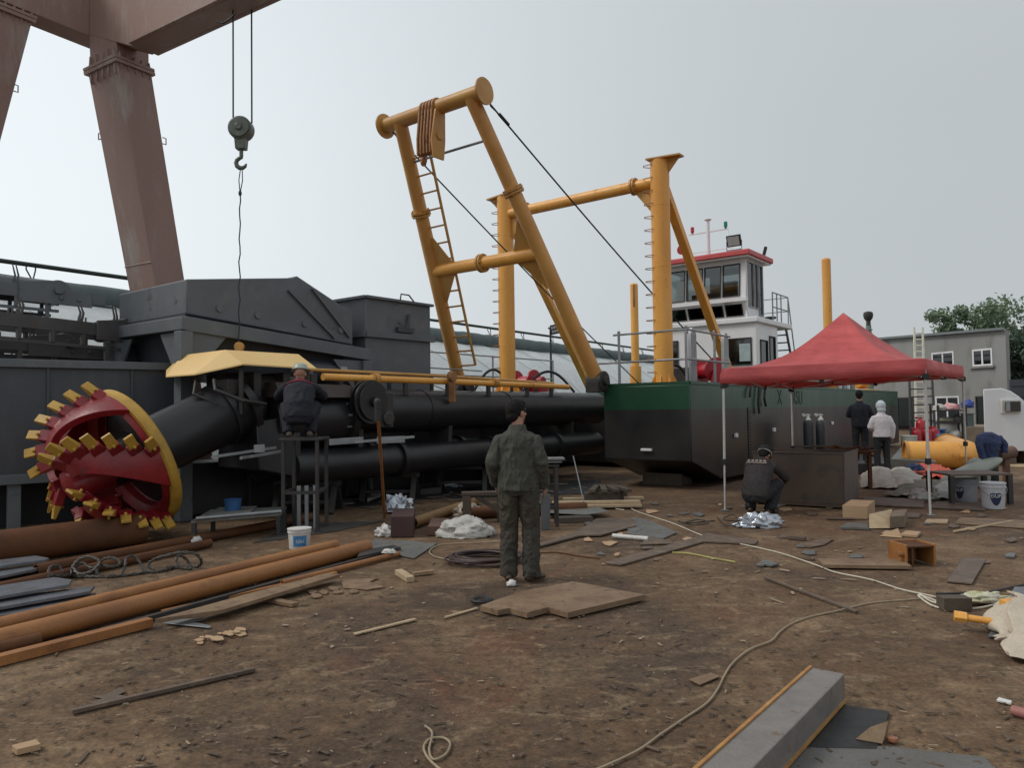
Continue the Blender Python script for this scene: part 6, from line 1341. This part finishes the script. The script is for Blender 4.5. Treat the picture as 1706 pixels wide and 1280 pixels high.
for k in range(14):
    x, y = 330 + 6 * k + rnd.uniform(-6, 6), 1068 - 1.3 * k + rnd.uniform(-5, 4); an0 = rnd.random() * 3; rr = rnd.uniform(5, 14)
    plate('wood_chip', 'pale torn chips heaped in front of the long board', 'wood chip', [(x + rr * rnd.uniform(.5, 1.1) * math.cos(an0 + q), y + rr * .36 * rnd.uniform(.5, 1.1) * math.sin(an0 + q)) for q in (0, .9, 1.7, 2.6, 3.9, 5.1)], .005, CARD, .004 + .007 * (k % 3), 0, 'pale chips heaped by the long board')
plate('wood_chip', 'tan slab of wood lying near the bottom corner of the yard', 'wood chip', [(20, 1242), (28, 1249), (68, 1240), (60, 1232)], .03, CARD)
plate('steel_offcut', 'small tan rectangular offcut touching the tan cable', 'offcut', [(1148, 1132), (1166, 1141), (1199, 1127), (1184, 1121)], .008, PLATE)
bar('wood_block', 'dark timber block lying on the coiled white cord', 'wood block', (1566, 1005), (1613, 1005), .12, .10, PITCHB)
bar('flat_bar', 'dark flat strip near the rusty open box', 'bar', (1312, 895), (1342, 898), .06, .04, PLATED)
plate('steel_offcut', 'dark flat folded sheet beside the white cord', 'offcut', [(1262, 938), (1285, 942), (1298, 939), (1275, 932)], .02, PLATEG)
plate('steel_offcut', 'thin curved plate behind the white cord', 'offcut', [(1330, 909), (1350, 912), (1372, 908), (1389, 898), (1370, 897)], .008, PLATED)
# rusty open box
ob = thing('rusty_steel_box', 'small rusty welded box with an open front on the yard', 'steel box', G(1532, 943)); c0 = G(1510, 945); c1 = G(1560, 943); dx = (c1 - c0).normalized(); dy = V((-dx.y, dx.x, 0)); wd = (c1 - c0).length
mb = MB(); hh = .215
for p, q in (((0, 0), (.02, .3)), ((wd - .02, 0), (wd, .3)), ((.02, .28), (wd - .02, .3))): mb.hexa([c0 + dx * p[0] + dy * p[1] + Z * .003, c0 + dx * q[0] + dy * p[1] + Z * .003, c0 + dx * q[0] + dy * q[1] + Z * .003, c0 + dx * p[0] + dy * q[1] + Z * .003] + [c0 + dx * p[0] + dy * p[1] + Z * hh, c0 + dx * q[0] + dy * p[1] + Z * hh, c0 + dx * q[0] + dy * q[1] + Z * hh, c0 + dx * p[0] + dy * q[1] + Z * hh])
part('shell', mb, PIPER, ob, .003)
mb = MB(); mb.prism([c0 + dx * .02 + Z * .2, c0 + dx * (wd - .02) + Z * .2, c0 + dx * (wd - .02) + dy * .28 + Z * .2, c0 + dx * .02 + dy * .28 + Z * .2], Z * -.015); mb.beam(c0 + dx * .075 + dy * .02 + Z * .003, c0 + dx * .075 + dy * .02 + Z * .18, .02, .03, dy); mb.box(c0 + dx * .13 + dy * .15 + Z * .10, (.09, .10, .12)); part('inner_plate', mb, PIPED, ob)
mb = MB(); mb.tube(c0 - dx * .06 + dy * .05 + Z * .12, c0 + dy * .05 + Z * .12, .03, n=8); part('bolt', mb, PIPER, ob)
# cardboard
gbox('cardboard_box', 'closed tan cardboard box at the foot of the brown steel box', 'cardboard box', (1404, 864), (1446, 866), (1458, 855), .185, CARD, .004)
cb_ = thing('cardboard_box', 'opened cardboard box with raised flap lying near the tent leg', 'cardboard box', G(1480, 882)); a, b, c = G(1483, 882), G(1507, 880), G(1512, 868); d = a + (c - b); a0 = G(1449, 882)
mb = MB(); mb.prism([a + Z * .01, b + Z * .01, c + Z * .01, d + Z * .01], Z * .15); part('carton', mb, M('card_dark', (.19, .14, .10), None, 4, .8), cb_)
mb = MB(); mb.prism([a0 + Z * .01, a + Z * .015 + V((-.01, -.01, 0)), d + Z * .165 + V((-.02, 0, 0)), a0 + V((.12, .25, .15))], V((.0, .012, .008))); part('flap', mb, PALEW, cb_)
for k, (poly, t_, mt, lab) in enumerate((([(1465, 893), (1503, 896), (1496, 880)], .006, CARD, 'torn triangular cardboard piece in front of the opened box'), ([(1500, 890), (1528, 892), (1534, 886), (1510, 884)], .03, CARD, 'flat cardboard strip under the opened box'), ([(1376, 864), (1430, 865), (1404, 859), (1380, 860)], .012, PLATED, 'thin brown plate under the closed cardboard box'), ([(1400, 878), (1448, 880), (1444, 870), (1412, 871)], .03, PLATEG, 'dark grey folded sheet beside the opened box'), ([(1445, 858), (1530, 862), (1535, 855), (1465, 851)], .02, PLATED, 'brown flat board between the cartons and the tent leg'), ([(1540, 870), (1578, 871), (1580, 865), (1545, 865)], .02, PALEW, 'pale board offcut at the foot of the tent leg'))): plate('scrap_piece', lab, 'scrap', poly, t_, mt)
lump('foil_heap', 'crumpled white and silver bag on the ground before the squatting worker', 'plastic bag', G(1266, 878), (.26, .14, .115), FOIL, 9.4, .6, 2.8)
# brown steel box the worker is at
a, b = G(1256, 840), G(1409, 849); dx = (b - a).normalized(); dy = V((.55, .83, 0)); bx = thing('steel_tank', 'large brown mill steel box standing open under the tent', 'steel tank', V(((a + b) / 2)))
p = [a, b, b + dy * 1.25, a + dy * 1.25]; mb = MB(); TZ = .86
for q, r_ in ((0, 1), (1, 2), (2, 3), (3, 0)):
    n_ = (p[r_] - p[q]).normalized().cross(Z); e0 = p[q] if q % 2 == 0 else p[q].lerp(p[r_], .012); e1 = p[r_] if q % 2 == 0 else p[q].lerp(p[r_], .988)
    mb = MB(); mb.prism([V((v.x, v.y, zz)) for v, zz in ((e0, .02), (e1, .02), (e1, TZ), (e0, TZ))], n_ * -.012); part('side_plate', mb, BROWNS if q == 1 else BROWNB, bx, .002)
mb = MB(); mb.prism([V((v.x, v.y, .06)) for v in p], Z * .01); part('floor_plate', mb, BROWNB, bx)
mb = MB()
for q in range(2): mb.beam(V((p[q].x, p[q].y, TZ + .008)) - V((0, .01, 0)), V((p[q + 1].x, p[q + 1].y, TZ + .008)) - V((0, .01, 0)), .03, .014)
e = b.lerp(b + dy, .06); mb.beam(V((b.x - .01, b.y - .016, .02)), V((b.x - .01, b.y - .016, TZ)), .02, .02, V((0, 1, 0))); part('rim', mb, BROWNS, bx)
for k in range(2): bar('support_block', 'timber bearer under the brown steel box', 'block', (1290 + 90 * k, 848), (1300 + 90 * k, 842), .09, .018, PITCHB, .0, 'bearers under the brown steel box')
# gas cylinders on a trolley by the hull
def gas_cyl(name, label, c, r, h, mat, cap, group=None):
    t = thing(name, label, 'gas cylinder', c, group); mb = MB(); mb.lathe(c, Z, [(r * .9, 0), (r, .02), (r, h * .80), (r * .85, h * .87), (r * .4, h * .92), (r * .32, h * .94)], 22); part('body', mb, mat, t)
    mb = MB(); mb.lathe(c, Z, [(r * .86, h * .865), (r * .42, h * .925), (r * .34, h * .945), (r * .2, h * .955), (r * .2, h)], 16); mb.tube(c + Z * h * .975 - V((r * .9, 0, 0)), c + Z * h * .975 + V((r * .5, 0, 0)), .018, n=8); mb.tube(c + Z * h * .975 - V((r * .9, .03, 0)), c + Z * h * .975 - V((r * .9, -.03, 0)), .04, n=12); part('valve', mb, cap, t); return t
for px, lab in ((1346, 'dark gas cylinder with pale top and gauge just past the slanting tent leg'), (1367, 'dark gas cylinder with pale top beside its twin at the hull')):
    e = at(px, 700, 18.6); gas_cyl('gas_cylinder', lab, V((e.x, e.y, .02)), .115, 1.40, M('cyl_grey', (.05, .055, .06), None, 3, .45), DIRTYW, 'oxygen cylinders at the hull')
mb = MB(); e = at(1356, 700, 18.45); mb.beam((e.x - .55, e.y, .62), (e.x + .5, e.y, .62), .04, .05); mb.beam((e.x - .55, e.y, 0), (e.x - .55, e.y, 1.2), .04, .04, V((0, 1, 0))); mb.beam((e.x + .5, e.y, 0), (e.x + .5, e.y, .66), .04, .04, V((0, 1, 0))); single('cylinder_rack', 'brown rail rack in front of the two gas cylinders', 'rack', mb, BROWNB, .004)
mb = MB(); e = at(1418, 752, 14.5)
for k in range(9): mb.path([e + V((rnd.uniform(-.4, .4), rnd.uniform(-.3, .3), rnd.uniform(-.1, .1))) for _ in range(3)], .02, 6)
mb.beam(V((e.x - .35, e.y, 0)), V((e.x - .35, e.y, e.z)), .06, .06, V((0, 1, 0))); mb.beam(V((e.x + .35, e.y, 0)), V((e.x + .35, e.y, e.z)), .06, .06, V((0, 1, 0))); mb.beam(V((e.x - .45, e.y, e.z)), V((e.x + .45, e.y, e.z)), .3, .04)
single('scrap_bench', 'rusty bench heaped with rods behind the brown steel box', 'bench', mb, PIPED)
# ---- right hand side of the yard
for k, (px, py, sz, mt, lab) in enumerate(((1466, 812, (.42, .3, .26), SACK, 'low white woven sack heap beside the brown steel box'), (1502, 812, (.32, .28, .24), SACK, 'second pale sack beside the white sack heap'))): drape('woven_sack', lab, 'sack', [(px - 34, py + 2), (px + 32, py + 5), (px + 34, py - 16), (px - 28, py - 18)], sz[2] * 1.1, mt, 3.3 * k + 1, .055, 26, None, .01, 4.5)
drape('orange_cloth', 'bright orange cloth heaped in front of the yellow pipe', 'cloth', [(1505, 792), (1586, 802), (1580, 785), (1525, 778)], .16, ORANGE, 4.0, .10)
lump('blue_rag', 'small blue rag lying on the orange cloth', 'cloth', G(1524, 784, .14), (.16, .12, .10), BLUEC, 6.1, .5)
drape('olive_tarp', 'dark olive tarp spread on the ground beside the sacks', 'tarp', [(1470, 828), (1560, 832), (1600, 812), (1520, 806)], .10, OLIVE, 2.5, .08)
drape('olive_tarp', 'grey-green curled sheet propped between the tent legs', 'tarp', [(1560, 836), (1614, 828), (1600, 808), (1548, 816)], .16, FGLASS, 8.5, .05)
lump('plastic_bag', 'small clear bag with yellowish base behind the tent leg', 'plastic bag', G(1536, 832), (.24, .18, .12), BAG, 3.9, .4)
# fibreglass shell and board table over the grey pail
mb = MB(); c0 = at(1616, 786, 14.6); mb.ball(c0, (.66, .30, .12), 32, Mx.Rotation(R(-22), 3, 'Y')); mb.ball(c0 + V((.25, .2, -.14)), (.25, .2, c0.z + .1), 16); mb.v = [V((v.x, v.y, max(v.z, .004))) for v in mb.v]; single('fibreglass_shell', 'grey-green curved fibreglass shell lying beside the tent leg', 'shell', mb, FGLASS)
bt = thing('board_table', 'low dark board table standing over the grubby pail', 'table', G(1615, 842)); e = at(1618, 797, 12.2); mb = MB(); mb.box((e.x + .1, e.y + .25, .47), (1.0, .75, .03)); part('table_top', mb, PLATED, bt, .003)
for x, y in ((-.38, -.1), (.55, -.1), (.55, .55), (-.38, .55)): mb = MB(); mb.beam((e.x + x, e.y + y, 0), (e.x + x, e.y + y, .455), .07, .07, V((0, 1, 0))); part('leg', mb, DARKM, bt)
# jacket hung on a green cylinder
gc = G(1650, 806); gc.z = 0; gas_cyl('gas_cylinder', 'dark green gas cylinder under the hanging blue jacket', gc + Z * .002, .15, .86, GREENP, GALV)
mb = MB(); mb.sect([gc + V((-.02, 0, .42)), gc + V((-.02, 0, .62)), gc + V((-.03, -.02, .82)), gc + V((-.02, 0, .97)), gc + V((-.02, 0, 1.03))], [(.12, .165), (.175, .19), (.235, .20), (.19, .17), (.07, .07)], V((1, 0, 0)), 22); mb.sect([gc + V((-.18, -.05, .93)), gc + V((-.24, -.1, .7)), gc + V((-.20, -.12, .50))], [.07, .065, .06], V((0, 1, 0)), 12); mb.sect([gc + V((.16, -.05, .93)), gc + V((.27, -.06, .78)), gc + V((.26, -.06, .62))], [.07, .07, .055], V((0, 1, 0)), 12)
me = fuse(mb, .012, 3, .016, (9, 9, 6), 4.0); me.materials.append(BLUEC); o = bpy.data.objects.new('hanging_jacket', me); COL.objects.link(o); tag(o, 'navy blue work jacket draped over the dark green gas cylinder', 'jacket')
mb = MB(); e = at(1662, 758, 15.5); d_ = V((1, .35, .12)); mb.tube(e, e + d_.normalized() * .42, .13, n=22, wall=.015); mb.beam(V((e.x + .2, e.y + .05, 0)), V((e.x + .2, e.y + .05, e.z - .1)), .1, .1); single('clay_pipe', 'short reddish brown pipe end on a prop behind the blue jacket', 'pipe', mb, M('clay', (.16, .085, .06), None, 4, .7))
# yellow dredge pipe with bend
yp_ = thing('dredge_pipe', 'fat yellow dredge pipe with a mitred bend lying behind the orange cloth', 'pipe', G(1560, 778)); A_ = at(1511, 753, 19.0); B_ = at(1612, 755, 18.6); A_.z = B_.z = .345; C_ = at(1578, 728, 22.5); C_.z = .345
mb = MB(); pts = smooth([A_, A_.lerp(B_, .45), A_.lerp(B_, .82), B_.lerp(C_, .06) , B_.lerp(C_, .28), B_.lerp(C_, .65), C_], 4); mb.path(pts, .34, 28); part('pipe_body', mb, YEL, yp_)
mb = MB(); dd = (A_ - B_).normalized(); mb.tube(A_, A_ + dd * .06, .36, n=30, wall=.05); mb.tube(C_, C_ + (C_ - B_).normalized() * .06, .38, n=30, wall=.05); pieces('pipe_flange', mb, YEL2, yp_)
mb = MB(); mb.box(B_ + V((-.2, -.33, .02)), (.3, .06, .08)); part('pad_eye', mb, YEL, yp_)
for k, (px, py, Y, h, lab) in enumerate(((1535, 745, 27, 1.15, 'tallest red gas cylinder of the cluster behind the tent leg'), (1528, 747, 26, .8, 'short red gas cylinder beside the blue-banded drum'), (1546, 748, 26, .82, 'red gas cylinder half hidden by the white tent leg'), (1558, 748, 26, .84, 'red gas cylinder beside the blue barrel'))): e = at(px, py, Y); gas_cyl('gas_cylinder', lab, V((e.x, e.y, .0)), .16, h, REDP, REDP, 'red cylinders by the building')
e = at(1515, 748, 25.5); mb = MB(); mb.lathe(V((e.x, e.y, 0)), Z, [(.24, 0), (.25, .02), (.25, .52), (.26, .53), (.26, .55), (.22, .56)], 26); t = thing('white_drum', 'white drum with a blue band beside the red cylinders', 'drum', V((e.x, e.y, 0))); part('body', mb, M('drum_white', (.5, .51, .47), None, 3, .5), t); mb = MB(); mb.tube(V((e.x, e.y, .20)), V((e.x, e.y, .31)), .2525, n=26); part('band', mb, LBLUE, t)
e = at(1571, 748, 25); mb = MB(); mb.lathe(V((e.x, e.y, 0)), Z, [(.19, 0), (.21, .05), (.21, .55), (.15, .62), (.08, .64), (.08, .72), (.14, .73), (.14, .78), (.05, .79)], 24); single('blue_barrel', 'blue gas bottle with dark collar next to the yellow pipe bend', 'gas bottle', mb, BLUEP)
rk = thing('shelf_rack', 'dark steel shelf rack loaded with parts and cloth before the building', 'shelf rack', at(1590, 745, 28)); e = at(1588, 745, 28); WL[rk] = V((e.x, e.y, 0)); rk.location = WL[rk]
for x in (-.52, .52):
    for y in (0, .5): mb = MB(); mb.beam((e.x + x, e.y + y, 0), (e.x + x, e.y + y, 1.58), .06, .06, V((0, 1, 0))); part('post', mb, DARKM, rk)
for z in (.25, .92, 1.36): mb = MB(); mb.box((e.x, e.y + .25, z), (.98, .44, .04)); part('shelf', mb, DARKM, rk)
for k, (x, z, sz, mt, lab) in enumerate(((-.3, 1.38, (.22, .2, .16), BAG, 'pale bundle on the top shelf of the rack'), (.1, 1.38, (.28, .2, .17), M('pink_cloth', (.6, .18, .2), (.65, .5, .48), 6, .7), 'red and white cloth on the top shelf of the rack'), (-.1, .94, (.3, .18, .12), OLIVE, 'olive parts heap on the middle shelf'), (.3, .94, (.2, .18, .18), DARKM, 'dark part at the end of the middle shelf'), (-.2, .27, (.22, .2, .22), GALV, 'grey fitting on the bottom shelf'), (.2, .27, (.25, .2, .26), DIRTYW, 'white fitting with dark rim on the bottom shelf'))): lump('shelf_bundle', lab, 'bundle', V((e.x + x, e.y + .25, z)), sz, mt, 2.7 * k, .35, 2.5, n=20)
lump('blue_bundle', 'bright blue bundle at the upper corner of the shelf rack', 'bundle', V((e.x + .75, e.y + .25, 1.45)), (.2, .2, .2), M('bright_blue', (.03, .06, .3), None, 5, .5), 5.2, .4, n=20)
gbox('packing_case', 'tan plywood case standing beside the shelf rack', 'case', (1608, 746), (1640, 746), (1642, 738), .75, M('ply', (.22, .17, .12), None, 3, .8), .01); 
mb = MB(); mb.box((e.x + .75, e.y + .3, 1.23), (.45, .4, .03)); mb.beam((e.x + .75, e.y + .3, 0), (e.x + .75, e.y + .3, 1.22), .3, .3, V((0, 1, 0))); single('tool_pedestal', 'grey-green pedestal beside the shelf rack', 'pedestal', mb, M('pedestal', (.12, .15, .15), None, 3, .6), .01)
# ladders leaning near the building
def ladder(name, lab, b0, b1, t0, t1, n, mat, r_):
    t = thing(name, lab, 'ladder', b0)
    for p, q in ((b0, t0), (b1, t1)): mb = MB(); mb.beam(p, q, r_, r_ * .8, V((0, 1, 0))); part('rail', mb, mat, t)
    for i in range(1, n): mb = MB(); mb.beam(b0.lerp(t0, i / n), b1.lerp(t1, i / n), r_ * .7, r_ * .7); part('rung', mb, mat, t)
p0, p1 = at(1527, 725, 41.5), at(1543, 725, 41.2); q0, q1 = at(1523, 546, 44.2), at(1537, 546, 43.9); p0.z = p1.z = 0
ladder('extension_ladder', 'tall cream ladder leaning on the building roof edge', p0, p1, q0, q1, 17, M('cream_alu', (.58, .56, .46), None, 4, .4), .10)
p0, p1 = at(1518, 745, 29.5), at(1559, 745, 29.2); q0, q1 = at(1515, 636, 30.5), at(1553, 634, 30.2); p0.z = p1.z = 0
ladder('rack_ladder', 'wide black ladder frame standing before the cream ladder', p0, p1, q0, q1, 8, DARKM, .07)
# white housing panel with vent
Yp = 19.5; prof_ = [(1641, 752), (1638, 649), (1668, 647), (1684, 652), (1698, 661), (1712, 674), (1730, 700), (1745, 752)]
hs = thing('white_housing', 'white steel housing with a curved shoulder and a dark vent box', 'housing', V((at(1680, 752, Yp).x, Yp, .3))); mb = MB(); mb.prism([at(x, y, Yp) for x, y in prof_], V((.76, 1.2, 0))); part('shell', mb, WHITE, hs, .02)
mb = MB(); c0, c1 = at(1667, 689, Yp), at(1698, 666, Yp); mb.box(((c0.x + c1.x) / 2, Yp - .03, (c0.z + c1.z) / 2), (c1.x - c0.x, .07, c1.z - c0.z)); vf = part('vent_frame', mb, DIRTYW, hs, .008)
mb = MB(); cx, cz = (c0.x + c1.x) / 2, (c0.z + c1.z) / 2; mb.box((cx + .02, Yp - .08, cz), (.36, .09, .26)); part('vent_box', mb, DARKM, vf, .006)
mb = MB(); mb.box((cx - .13, Yp - .13, cz), (.10, .012, .25)); part('vent_panel', mb, GALV, vf)
zb_ = at(1680, 752, Yp).z
for k in range(2): mb = MB(); mb.box((hs.location.x + .1 + .5 * k, Yp + .6, zb_ / 2 - .005), (.14, 1.3, zb_ - .01)); single('housing_bearer', 'timber bearers under the white housing', 'block', mb, PITCHB, .006, 'bearers under the white housing')
plate('wooden_board', 'pale grey board on the ground before the white housing', 'board', [(1672, 776), (1720, 778), (1720, 762), (1690, 760)], .03, PALEW)
for k, (px, t_, mt, lab) in enumerate((([(1484, 765), (1560, 770), (1540, 748), (1500, 746)], .25, PLATEG, 'grey sheets stacked behind the yellow pipe'), ([(1420, 775), (1500, 778), (1495, 762), (1430, 760)], .05, DARKM, 'dark sheet lying behind the brown steel box'), ([(1545, 845), (1640, 850), (1650, 838), (1560, 836)], .02, PLATED, 'long brown board lying past the tent leg'), ([(1590, 872), (1706, 880), (1720, 868), (1600, 862)], .01, PLATE, 'pale dusty board near the labelled pail'), ([(1436, 840), (1540, 845), (1540, 832), (1440, 828)], .02, PLATED, 'dark brown board at the foot of the sacks'))): plate('scrap_piece', lab, 'scrap', px, t_, mt)
bar('wooden_strip', 'long pale strip lying in front of the labelled pail', 'strip', (1590, 886), (1688, 868), .04, .02, PALEW)
# canvas bundle, yellow tool and sheets at the edge
drape('canvas_sheet', 'beige folded canvas heaped at the edge of the yard', 'canvas', [(1662, 1062), (1740, 1110), (1760, 1020), (1664, 1018)], .20, CANVAS, 1.5, .06, 40, None, .01, 2.6)
drape('canvas_sheet', 'lower crumpled fold of beige canvas on the ground', 'canvas', [(1675, 1096), (1750, 1120), (1760, 1066), (1668, 1060)], .06, CANVAS, 5.5, .05, 40, None, .01, 3.0)
plate('steel_sheet', 'blue-grey steel sheet under the beige canvas', 'sheet', [(1646, 1060), (1720, 1066), (1730, 978), (1690, 978)], .01, STEELB)
yt = thing('yellow_tool', 'yellow tube with hexagonal end lying under the canvas', 'tube', G(1600, 1036)); a, b = G(1592, 1027, .10), G(1680, 1040, .08); mb = MB(); mb.tube(a, b, .024, n=18); part('tube', mb, YEL, yt); mb = MB(); dd = (b - a).normalized(); mb.tube(a - dd * .01, a + dd * .07, .040, n=6); part('hexagon_end', mb, YEL, yt, .003)
mb = MB(); c0 = G(1684, 1030, .10); mb.lathe(c0 + V((0, -.03, 0)), V((-.2, -1, .25)), [(.05, 0), (.085, 0), (.085, .05), (.05, .05)], 24, True); mb.box(c0 + V((.1, .08, .0)), (.18, .12, .20)); part('socket_ring', mb, YEL, yt, .004)
mb = MB(); mb.tube(c0 + V((0, -.02, 0)), c0 + V((.01, .05, -.01)), .052, n=20); part('socket_hole', mb, DARKI, yt)
plate('yellow_block', 'small yellow block at the edge behind the canvas', 'block', [(1700, 1008), (1730, 1012), (1732, 996), (1702, 995)], .12, YEL)
lump('paper_scrap', 'white and yellow-green torn wrapping on the dark timber', 'paper', G(1640, 1003, .02), (.17, .06, .05), M('lime_wrap', (.42, .42, .20), (.55, .52, .45), 9, .7), 3.1, .5)
# steel beam on sheets
bmT = thing('steel_beam', 'thick rusty-edged steel box beam lying on sheets', 'steel beam', G(1409, 1176)); hz = .165; e0 = G(1409, 1176); a1 = G(1357.5, 1113, hz); b1 = G(1407, 1123, hz); a2 = G(1173, 1280, hz); b2 = G(1253, 1280, hz)
dl = ((a2 - a1) + (b2 - b1)).normalized(); dw = (b1 - a1); dw.z = 0; wdt = .175; dl.z = 0; dl.normalize(); ww = V((-dl.y, dl.x, 0)); ww = ww if ww.x > 0 else -ww
o0 = V((b1.x, b1.y, 0)); mb = MB(); ln = 2.6
mb.hexa([o0 - ww * wdt + Z * .012, o0 + Z * .012, o0 + dl * ln + Z * .012, o0 + dl * ln - ww * wdt + Z * .012, o0 - ww * wdt + Z * hz, o0 + Z * hz, o0 + dl * ln + Z * hz, o0 + dl * ln - ww * wdt + Z * hz]); part('box_section', mb, BEAMM, bmT, .006)
mb = MB(); mb.beam(o0 - ww * (wdt + .001) + Z * (hz + .001), o0 + dl * ln - ww * (wdt + .001) + Z * (hz + .001), .016, .016); mb.beam(o0 + ww * .001 + Z * .025, o0 + dl * ln + ww * .001 + Z * .025, .012, .016); pieces('rusty_edge', mb, REDGE, bmT)
for k, (px, t_, mt, lab) in enumerate((([(1330, 1245), (1460, 1248), (1482, 1186), (1400, 1174), (1340, 1190)], .008, BLKR, 'dark rubber mat under the steel beam'), ([(1290, 1300), (1680, 1300), (1640, 1262), (1480, 1244), (1340, 1240)], .006, M('grey_board', (.13, .125, .12), (.10, .095, .085), 3, .7), 'grey sheets spread at the bottom edge under the beam'))): plate('sheet_or_shade', lab, 'sheet', px, t_, mt, .001, 0)
mb = MB(); p = [G(1425, 1232, .012), G(1470, 1240, .012), G(1480, 1222, .012)]; q = [G(1450, 1212, .07), G(1480, 1202, .07)]; mb.add([p[0], p[1], p[2], q[0], q[1], G(1440, 1222, .012)], [(0, 1, 4, 3), (1, 2, 4), (0, 3, 5), (3, 4, 2, 5), (0, 5, 2, 1)]); single('steel_wedge', 'bent tan steel wedge beside the steel beam', 'wedge', mb, PLATE)
mb = MB(); e = G(1487, 1237); mb.lathe(e, Z, [(.018, 0), (.026, .008), (.024, .022), (.008, .026)], 16); single('copper_cap', 'small copper coloured cap beside the steel wedge', 'cap', mb, M('copper', (.45, .20, .11), None, 5, .35, .6))
plate('plastic_chip', 'small white plastic strip near the edge of the yard', 'chip', [(1660, 1166), (1684, 1172), (1686, 1168), (1664, 1162)], .012, DIRTYW)
pipe('red_tube', 'stub of reddish pink tube at the edge of the yard', 'tube', (1686, 1184), (1740, 1198), .026, M('pink_tube', (.32, .13, .11), None, 5, .6))
# ---- cords and cables
gcord('pale_cord', 'long pale cord running from the plank bundle to the timber block', 'cord', [(1048, 843), (1060, 852), (1120, 872), (1180, 896), (1240, 908), (1300, 922), (1360, 942), (1392, 954), (1450, 966), (1500, 982), (1545, 992), (1570, 998)], .007, CORDW)
gcord('pale_cord', 'short pale cord loop beside the plank bundle', 'cord', [(1020, 842), (1026, 848), (1040, 850)], .008, CORDW)
gcord('pale_cord', 'loose loops of pale cord around the timber block', 'cord', [(1532, 990), (1550, 1002), (1568, 1006), (1545, 996), (1530, 993), (1560, 1012), (1615, 1015), (1655, 1008), (1640, 1003), (1612, 1006)], .008, CORDW)
gcord('tan_cable', 'tan cable snaking across the open ground to the bottom edge', 'cable', [(1560, 995), (1520, 999), (1470, 1003), (1440, 1007), (1400, 1017), (1350, 1028), (1318, 1040), (1298, 1054), (1285, 1068), (1250, 1082), (1222, 1104), (1208, 1124), (1196, 1148), (1178, 1172), (1140, 1198), (1100, 1225), (1065, 1250), (1020, 1272), (985, 1286), (940, 1300)], .0065, CABLE)
gcord('tan_cable', 'looped tan cable end at the bottom edge', 'cable', [(760, 1300), (730, 1280), (712, 1262), (706, 1245), (716, 1232), (738, 1230), (750, 1240), (742, 1258), (722, 1266), (715, 1250), (720, 1222), (708, 1210)], .006, CABLE)
gcord('hose', 'thin yellow-green hose lying beyond the L-shaped strip', 'hose', [(1120, 921), (1150, 923), (1185, 930), (1225, 937)], .009, YGRN)
gcord('dark_cable', 'dark cable running off past the timber block', 'cable', [(1560, 990), (1600, 989), (1640, 988), (1690, 978), (1730, 970)], .01, BLKR)
for px, lab in (([(1195, 862), (1210, 876), (1230, 872), (1222, 858), (1205, 866), (1240, 870)], 'tangle of dark wire by the tent leg foot'), ([(1130, 868), (1150, 874), (1180, 872), (1165, 866), (1140, 872), (1190, 868)], 'tangle of brown wire between the cord and the tent')): gcord('wire_tangle', lab, 'wire', px, .009, DARKM, zs=[0, .03, .05, .03, .05, 0])
lump('crumpled_tissue', 'white crumpled tissue ball at the boots of the standing man', 'tissue', G(852, 976), (.045, .04, .035), DIRTYW, 2.0, .4, n=18)
for k in range(54):
    x, y = rnd.uniform(905, 1690), 832 + 120 * rnd.random() ** 1.5; rr = rnd.uniform(5, 17); an0 = rnd.random() * 3; q_ = (('pale cardboard', CARD), ('brown rusty', PLATED), ('grey steel', PLATEG))[k % 3]
    plate('scrap_piece', 'small flat ' + q_[0] + ' scrap scattered about the open ground', 'scrap', [(x + rr * rnd.uniform(.5, 1.1) * math.cos(an0 + q), y + rr * .30 * rnd.uniform(.5, 1.1) * math.sin(an0 + q)) for q in (0, 1.0, 2.0, 3.3, 4.4)], rnd.uniform(.004, .02), q_[1], group=q_[0] + ' scraps about the open ground')
# ---- countless chips and crumbs
GRIT = M('grit', (.12, .085, .055), (.06, .045, .032), .9, .85, bump=0)
def chips(name, label, n, mat, smin, smax, seed, reg):
    r = random.Random(seed); mb = MB()
    for i in range(n):
        px, py = reg(r); c = G(px, py); s_ = r.uniform(smin, smax) ** 1.0; an = r.random() * 6.28; l_ = s_ * r.choice((.8, 1.1, 1.4, 1.8, 3, 4.5)); d1 = V((math.cos(an), math.sin(an), r.uniform(-.1, .1))) * l_ * .5; d2 = V((-math.sin(an), math.cos(an), r.uniform(-.15, .15))) * s_ * .5; c = V((c.x, c.y, .003 + s_ * .08))
        mb.prism([c - d1 - d2 * r.uniform(.5, 1), c + d1 - d2 * r.uniform(.3, 1), c + d1 * r.uniform(.6, 1) + d2, c - d1 * r.uniform(.5, 1) + d2], Z * r.uniform(.002, .005))
    o = bpy.data.objects.new(name, mesh_of(name, mb, mat, V((0, 0, 0)))); COL.objects.link(o); tag(o, label, None, None, 'stuff')
def reg_mid(r):
    y = 830 + 250 * r.random() ** 1.3; return r.uniform(380, 1706), y
def reg_all(r): return r.uniform(0, 1706), 800 + 480 * r.random() ** .8
chips('wood_chips', 'pale chips and splinters scattered over the yard', 170, CHIPM, .010, .034, 5, reg_mid)
chips('litter_crumbs', 'small pale crumbs scattered over the yard ground', 260, CHIPM, .004, .011, 6, reg_all)
chips('dark_scrap', 'dark slag and steel crumbs scattered over the yard', 160, CHIPD, .006, .020, 8, reg_all)
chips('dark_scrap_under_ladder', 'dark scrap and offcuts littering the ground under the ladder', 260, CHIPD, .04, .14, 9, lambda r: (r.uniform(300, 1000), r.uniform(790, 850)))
chips('grit', 'fine brown grit and pebbles scattered over the yard', 1300, GRIT, .006, .020, 12, lambda r: (r.uniform(0, 1706), 860 + 420 * r.random() ** .9))
